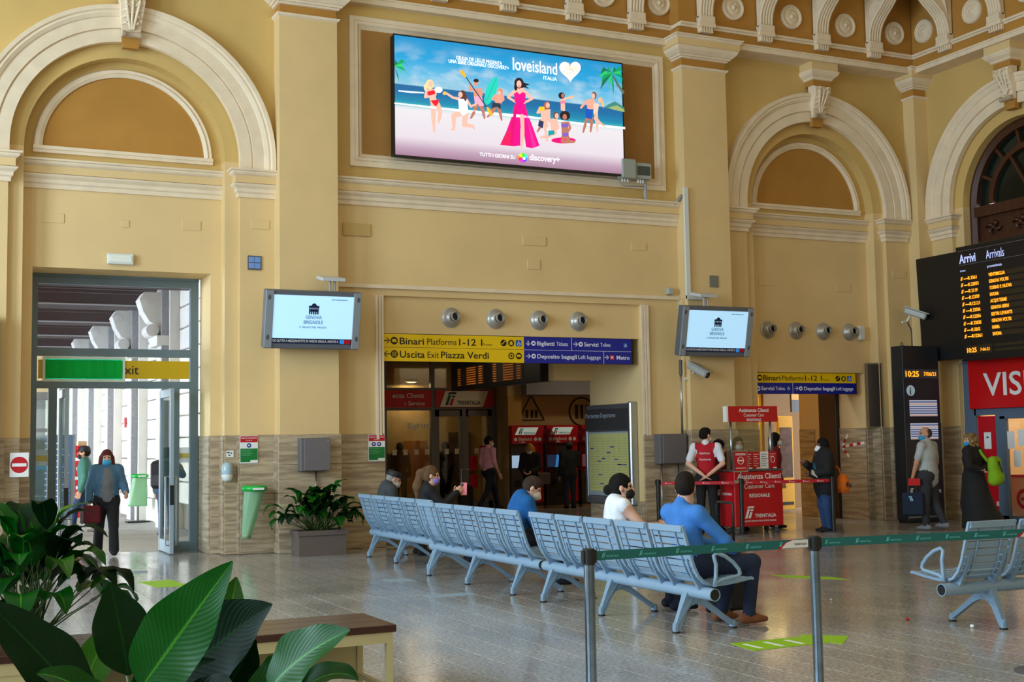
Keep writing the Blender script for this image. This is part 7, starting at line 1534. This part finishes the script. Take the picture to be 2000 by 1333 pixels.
o, J = person('balding man in grey T-shirt and blue mask walking left', (15.93, 16.88), (-.28, .96), (GREYT, DARK, ('shoe_grey', (120, 124, 130))), H=1.76, sleeve='short', bulk=1.28, skin='m', hair=('bald', (70, 56, 48)), mask=((40, 150, 200),), head=(.95, 0), hem=.03, pose=dict(anl=(.02, .1, .085), anr=(-.2, -.1, .12), knr=(-.02, -.1, .5), ell=(.05, .27, 1.13), wrl=(.14, .26, .88)), grip=(1, 0))
nb = empty('tote_bag', (15.58, 16.9, .27)); tag(nb, 'navy bag with pale logo carried by the man in grey', 'bag'); nb.rotation_euler = (0, 0, math.atan2(.57, -.82)); MB().bbox(-.17, .17, -.05, .05, 0, .38, .02).build('bag_body', fab('bag_navy', (16, 34, 60)), nb); MB().tube([(-.07, 0, .37), (-.05, 0, .5), (.05, 0, .5), (.07, 0, .37)], .01, 6).build('bag_handle', M_BLACK, nb); logo(nb, 0, .052, .24, .08, (mat('pale_blue_print', rgb(150, 210, 236), .5),), sgn=1)
bk = MB().bbox(-.1, .1, -.008, .008, -.06, .06, .003).build('booklet', M_RED); bk.location = (15.57, 16.84, .83); bk.rotation_euler = (0, 0, -.5); tag(bk, 'red and white booklet in the grey-shirted man hand', 'booklet')
o, J = person('blonde curly-haired woman in long black dress by the shop', (16.7, 16.62), (-.28, .96), (BLKC, BLKC, SHB), H=1.63, legs='dress', coat=.02, hair=('curly', (136, 108, 66)), mask=((40, 150, 200),), head=(.9, 0), bulk=1.12, pose=dict(ell=(-.1, .33, 1.14), wrl=(-.2, .1, 1.06), elr=(-.1, -.33, 1.14), wrr=(-.2, -.02, 1.08)))
gp = empty('backpack', (16.93, 16.42, .74)); tag(gp, 'lime green backpack on the shoulder of the woman in black', 'rucksack'); gp.rotation_euler = (0, 0, math.atan2(.96, -.28)); f = Fig(.05); [f.cone((-.06, s_ * .07, .09), (-.05, s_ * .06, .42), .095, .085, 0) for s_ in (-1, 1)]; f.ell((-.13, 0, .15), (.07, .12, .12), 0); o = mesh_obj('pack_body', [f.mesh(.016)], [fab('lime', (128, 176, 14))], gp)
MB().tube([(.03, .08, .42), (.1, .14, .55), (.12, .16, .62)], .025, 6).build('pack_strap', fab('lime', (128, 176, 14)), gp); MB().tube([(-.17, -.05, .05), (-.185, .0, .25), (-.14, .02, .42)], .012, 6).build('pack_trim', M_BLACK, gp)
# inner hall
o, J = person('man in pink shirt striding past the ticket office', (12.62, 27.9), (.9, .25), (('pink', (244, 176, 208)), NAVY, SHB), H=1.76, sleeve='roll', hair=('short', (30, 22, 20)), mask=((226, 226, 220),), head=(-.3, 0), pose=dict(anl=(.36, .1, .1), knl=(.26, .1, .5), anr=(-.36, -.1, .14), knr=(-.1, -.1, .5), elr=(-.02, -.25, 1.12), wrr=(.1, -.27, .88)), h=.02)
sk = empty('trolley_case', (12.1, 28.1, 0)); tag(sk, 'black trolley suitcase pulled by the man in pink', 'suitcase'); MB().bbox(-.16, .16, -.12, .12, .06, .62, .03).build('case_body', MATS['black_nylon'], sk); MB().tube([(-.1, 0, .6), (-.1, 0, 1.0), (.1, 0, 1.0), (.1, 0, .6)], .012, 6).build('pull_handle', M_CHROME, sk); b = MB(); [b.lathe([(.04, -.012), (.04, .012)], 10, (x, 0, .04), 'y') for x in (-.13, .13)]; b.build('case_wheels', M_BLACK, sk)
person('blonde woman in black coat stepping from the first ticket machine', (13.3, 27.0), (-.6, -.7), (BLKC, BLKC, SHB), H=1.56, coat=.03, hair=('bob', (206, 150, 60)), mask=((226, 226, 220),), head=(.1, .45), pose=dict(anl=(.1, .1, .1), knl=(.12, .1, .5), anr=(-.38, -.1, .16), knr=(-.12, -.1, .48), elr=(.05, -.24, 1.12), wrr=(.26, -.1, 1.02), ell=(.05, .24, 1.12), wrl=(.26, .1, 1.02)), h=.02)
hb_ = empty('handbag', (13.62, 27.05, .62)); tag(hb_, 'grey-brown handbag hanging from the blonde woman arm', 'bag'); MB().bbox(-.2, .2, -.07, .07, 0, .28, .03).build('bag_body', fab('bag_taupe', (92, 78, 72)), hb_); MB().tube([(-.12, 0, .26), (-.08, 0, .45), (.06, 0, .45), (.1, 0, .26)], .01, 6).build('bag_handle', M_BLACK, hb_)
person('dark-clad person with cap standing at the middle ticket machine', (14.66, 27.62), (.1, 1), (('dark_green', (30, 36, 34)), ('dark_blue', (30, 40, 56)), SHB), H=1.6, coat=.03, hair=('short', (30, 24, 20)), hat=('cap', (70, 60, 50)), pose=dict(elr=(.1, -.24, 1.14), wrr=(.28, -.15, 1.2)), h=.02)
for x, lab, fc in ((10.95, 'dark figure with backpack waiting inside the ticket office', (.3, 1)), (12.15, 'long-haired dark figure inside the ticket office door', (-.4, 1)), (10.5, 'leaning figure in a pale jumper behind the office glass', (.9, .3))):
    person(lab, (x, 29.42), fc, (('office_%d' % int(x * 100), ((34, 34, 40), (60, 54, 48), (130, 120, 112))[int(x * 7) % 3]), BLKC, SHB), H=1.64, hair=('long' if x > 12 else 'short', (26, 20, 18)), h=.024)

# ------------------------------------------------------------------ plants
def m_leaf(name, base, vein, rough=.33, spec=.5):
    m = bpy.data.materials.new(name); m.use_nodes = True; nt = m.node_tree; p = nt.nodes['Principled BSDF']; out = [n for n in nt.nodes if n.type == 'OUTPUT_MATERIAL'][0]
    at = nt.nodes.new('ShaderNodeAttribute'); at.attribute_name = 'leaf_uv'; sp = nt.nodes.new('ShaderNodeSeparateXYZ'); nt.links.new(at.outputs['Vector'], sp.inputs[0])
    ab = nt.nodes.new('ShaderNodeMath'); ab.operation = 'ABSOLUTE'; nt.links.new(sp.outputs[0], ab.inputs[0])
    rp = nt.nodes.new('ShaderNodeValToRGB'); e = rp.color_ramp.elements; e[0].position = 0.015; e[0].color = (1, 1, 1, 1); e[1].position = .06; e[1].color = (0, 0, 0, 1); nt.links.new(ab.outputs[0], rp.inputs[0])
    # slanted lateral veins
    ml = nt.nodes.new('ShaderNodeMath'); ml.operation = 'MULTIPLY_ADD'; ml.inputs[1].default_value = -.28; nt.links.new(ab.outputs[0], ml.inputs[0]); nt.links.new(sp.outputs[1], ml.inputs[2])
    sn = nt.nodes.new('ShaderNodeMath'); sn.operation = 'MULTIPLY'; sn.inputs[1].default_value = 130; nt.links.new(ml.outputs[0], sn.inputs[0])
    s2 = nt.nodes.new('ShaderNodeMath'); s2.operation = 'SINE'; nt.links.new(sn.outputs[0], s2.inputs[0])
    bp = nt.nodes.new('ShaderNodeBump'); bp.inputs['Strength'].default_value = .09; bp.inputs['Distance'].default_value = .003; nt.links.new(s2.outputs[0], bp.inputs['Height']); nt.links.new(bp.outputs[0], p.inputs['Normal'])
    oi = nt.nodes.new('ShaderNodeObjectInfo'); r2 = nt.nodes.new('ShaderNodeMapRange'); r2.inputs[3].default_value = .7; r2.inputs[4].default_value = 1.25; nt.links.new(oi.outputs['Random'], r2.inputs[0])
    sc = nt.nodes.new('ShaderNodeVectorMath'); sc.operation = 'SCALE'; sc.inputs[0].default_value = base[:3]; nt.links.new(r2.outputs[0], sc.inputs['Scale'])
    mx = nt.nodes.new('ShaderNodeMix'); mx.data_type = 'RGBA'; mx.inputs[7].default_value = vein; nt.links.new(rp.outputs[0], mx.inputs[0]); nt.links.new(sc.outputs[0], mx.inputs[6]); nt.links.new(mx.outputs[2], p.inputs['Base Color'])
    p.inputs['Roughness'].default_value = rough; p.inputs['Specular IOR Level'].default_value = spec
    t = nt.nodes.new('ShaderNodeBsdfTranslucent'); nt.links.new(mx.outputs[2], t.inputs[0]); ms = nt.nodes.new('ShaderNodeMixShader'); ms.inputs[0].default_value = .22; nt.links.new(p.outputs[0], ms.inputs[1]); nt.links.new(t.outputs[0], ms.inputs[2]); nt.links.new(ms.outputs[0], out.inputs[0])
    return m
M_LEAF = m_leaf('glossy_leaf', rgb(6, 82, 12), rgb(64, 150, 30), .4, .28); M_LEAFY = m_leaf('yellow_green_leaf', rgb(48, 104, 16), rgb(80, 140, 40)); M_LEAFD = m_leaf('deep_leaf', rgb(4, 38, 10), rgb(12, 62, 16), .55, .15)  # yellow-green one also carries light shining through a foreground leaf in its colour
M_STEM = mat('leaf_stem', rgb(58, 84, 30), .5); M_SOIL = mat('potting_soil', rgb(40, 30, 24), .95, var=.3, vscale=20)
def leaf(parent, a, m, t, w, nrm, mt, nl=14, nw=5, cup=.25, wav=.05, seed=0, name='leaf'):
    a, m, t = Vector(a), Vector(m), Vector(t); c = m * 2 - (a + t) * .5; vs = []; uv = []; L = (m - a).length + (t - m).length; nr = Vector(nrm)
    for i in range(nl + 1):
        s = i / nl; p = a * (1 - s) ** 2 + c * 2 * s * (1 - s) + t * s * s; d = ((c - a) * (1 - s) + (t - c) * s).normalized(); sd = d.cross(nr).normalized(); n_ = sd.cross(d)
        hw = w * (math.sin(PI * min(1, s ** .82)) ** .75) * (1 - .25 * s) * 1.12 if 0 < s < 1 else .002
        for j in range(-nw, nw + 1):
            q = j / nw; z = cup * hw * abs(q) ** 1.3 + wav * hw * math.sin(s * 15 + seed * 2.1 + (1.6 if q > 0 else 0)) * q * q
            vs.append(tuple(p + sd * (hw * q) + n_ * z)); uv.append((q, s * L / .3, 0))
    k = 2 * nw + 1; fs = [(i * k + j, i * k + j + 1, (i + 1) * k + j + 1, (i + 1) * k + j) for i in range(nl) for j in range(2 * nw)]
    me = bpy.data.meshes.new(name); me.from_pydata(vs, [], fs); at = me.attributes.new('leaf_uv', 'FLOAT_VECTOR', 'POINT'); at.data.foreach_set('vector', [x for u in uv for x in u]); me.materials.append(mt); me.polygons.foreach_set('use_smooth', [True] * len(fs))
    return link(name, me, parent)
def stem(parent, pts, r): MB().tube(pts, r, 6).build('stem', M_STEM, parent, smooth=True)
# foreground plant, leaf by leaf
PA = empty('potted_plant', (.5, 2.62, 0)); tag(PA, 'large foreground plant with broad glossy leaves at the bottom left', 'plant'); off = Vector((.5, 2.62, 0))
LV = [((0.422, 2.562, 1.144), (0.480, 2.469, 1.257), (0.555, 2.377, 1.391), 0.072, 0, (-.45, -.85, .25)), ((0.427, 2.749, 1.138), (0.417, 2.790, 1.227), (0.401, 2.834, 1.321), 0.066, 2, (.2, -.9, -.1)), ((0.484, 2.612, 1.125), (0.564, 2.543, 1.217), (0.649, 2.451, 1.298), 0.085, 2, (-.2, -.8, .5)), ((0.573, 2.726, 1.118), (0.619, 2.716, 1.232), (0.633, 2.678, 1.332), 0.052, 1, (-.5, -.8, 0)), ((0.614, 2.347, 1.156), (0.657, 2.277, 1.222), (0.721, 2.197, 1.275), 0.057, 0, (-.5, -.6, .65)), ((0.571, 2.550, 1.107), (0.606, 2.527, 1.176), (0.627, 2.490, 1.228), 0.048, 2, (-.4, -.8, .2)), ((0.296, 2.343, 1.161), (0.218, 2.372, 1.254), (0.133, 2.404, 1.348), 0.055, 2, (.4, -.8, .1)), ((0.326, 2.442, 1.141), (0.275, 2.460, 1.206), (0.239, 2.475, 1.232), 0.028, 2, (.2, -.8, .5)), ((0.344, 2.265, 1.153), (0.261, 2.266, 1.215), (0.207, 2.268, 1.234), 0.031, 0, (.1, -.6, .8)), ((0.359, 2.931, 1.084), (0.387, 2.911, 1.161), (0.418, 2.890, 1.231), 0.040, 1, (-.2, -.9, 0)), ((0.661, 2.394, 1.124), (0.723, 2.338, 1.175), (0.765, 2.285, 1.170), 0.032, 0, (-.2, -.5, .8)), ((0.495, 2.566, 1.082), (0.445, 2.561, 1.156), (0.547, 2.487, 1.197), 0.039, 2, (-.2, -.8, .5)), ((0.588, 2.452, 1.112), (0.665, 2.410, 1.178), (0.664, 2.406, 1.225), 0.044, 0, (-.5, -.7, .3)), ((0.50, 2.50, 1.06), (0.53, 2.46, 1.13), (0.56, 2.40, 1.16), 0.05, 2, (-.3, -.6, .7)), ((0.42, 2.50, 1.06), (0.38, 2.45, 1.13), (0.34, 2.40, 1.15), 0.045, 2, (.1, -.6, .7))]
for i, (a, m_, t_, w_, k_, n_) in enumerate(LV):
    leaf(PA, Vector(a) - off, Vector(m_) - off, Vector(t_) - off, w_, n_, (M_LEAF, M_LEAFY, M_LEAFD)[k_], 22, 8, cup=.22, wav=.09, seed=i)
    a = Vector(a) - off; stem(PA, [(a.x * .25, a.y * .25, .72), (a.x * .6, a.y * .6, .72 + (a.z - .72) * .5), tuple(a)], [.007, .006, .005])
b = MB(); b.lathe([(.0, 0), (.2, 0), (.25, .68), (.27, .7), (.27, .75), (.24, .75), (.23, .7), (.0, .69)], 24, cap=False); b.build('pot', mat('grey_pot', rgb(110, 104, 102), .6), PA, smooth=True, angle=40)
MB().lathe([(0, .7), (.23, .7)], 20, cap=False).build('soil', M_SOIL, PA)
def bushy(name, loc, label, n, spread, hmin, hmax, L, W_, sx, z0, seed, pot, wall=False):
    t = empty(name, loc); tag(t, label, 'plant'); R = random.Random(seed)
    for i in range(n):
        a = i * 2.4 + R.uniform(-.4, .4); f = (i + .5) / n; r = spread * math.sqrt(f); hh = hmin + (hmax - hmin) * (1 - f * .75) * R.uniform(.75, 1.1)
        bx, by = sx * R.uniform(-.35, .35), R.uniform(-.06, .06); l = L * R.uniform(.75, 1.15); px, py = bx + r * math.cos(a) * .55 * (1 + sx), by + r * math.sin(a) * (.2 if wall else .55)
        top = Vector((px, py, z0 + hh)); out = Vector((math.cos(a), math.sin(a) * (.15 if wall and math.sin(a) > 0 else 1), 0)); el = 1.15 - f * 1.0 + R.uniform(-.2, .2)
        m_ = top + (out * math.cos(el) + Vector((0, 0, math.sin(el)))) * l * .55; e2 = el - .9 - .5 * f; t_ = m_ + (out * math.cos(e2) + Vector((0, 0, math.sin(e2)))) * l * .5
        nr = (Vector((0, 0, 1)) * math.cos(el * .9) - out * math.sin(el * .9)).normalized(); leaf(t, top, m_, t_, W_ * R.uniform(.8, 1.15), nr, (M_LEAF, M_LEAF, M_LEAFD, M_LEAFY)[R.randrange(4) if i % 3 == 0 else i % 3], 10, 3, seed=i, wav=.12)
        stem(t, [(bx * .6, by * .6, z0), ((bx + px) * .5, (by + py) * .5, z0 + hh * .6), tuple(top)], [.006, .005, .004])
    pot(t); return t
def round_pot(t):
    b = MB(); b.lathe([(0, 0), (.17, 0), (.22, .36), (.23, .38), (.2, .38), (.19, .34), (0, .33)], 20, cap=False); b.build('pot', MATS['grey_pot'], t, smooth=True, angle=40); MB().lathe([(0, .345), (.19, .345)], 16, cap=False).build('soil', M_SOIL, t)
bushy('potted_plant', (.78, 9.1, 0), 'tall bushy plant standing behind the brown bench at the left edge', 64, .46, .1, .68, .38, .1, .35, .36, 11, round_pot)
def box_pot(t):
    M_PL = mat('brown_planter', rgb(102, 88, 80), .6, var=.05)
    b = MB(); b.box(-.36, .36, -.2, .2, 0, .32); b.box(-.38, .38, -.22, -.19, .3, .37); b.box(-.38, .38, .19, .22, .3, .37); b.box(-.379, -.35, -.19, .19, .301, .369); b.box(.35, .379, -.19, .19, .301, .369); b.build('planter_box', M_PL, t); MB().box(-.35, .35, -.19, .19, .32, .335).build('soil', M_SOIL, t)
bushy('planter_plant', (5.6, 18.5, 0), 'bushy green plant in a rectangular planter by the left pilaster', 72, .42, .06, .52, .33, .1, .7, .34, 23, box_pot, True)
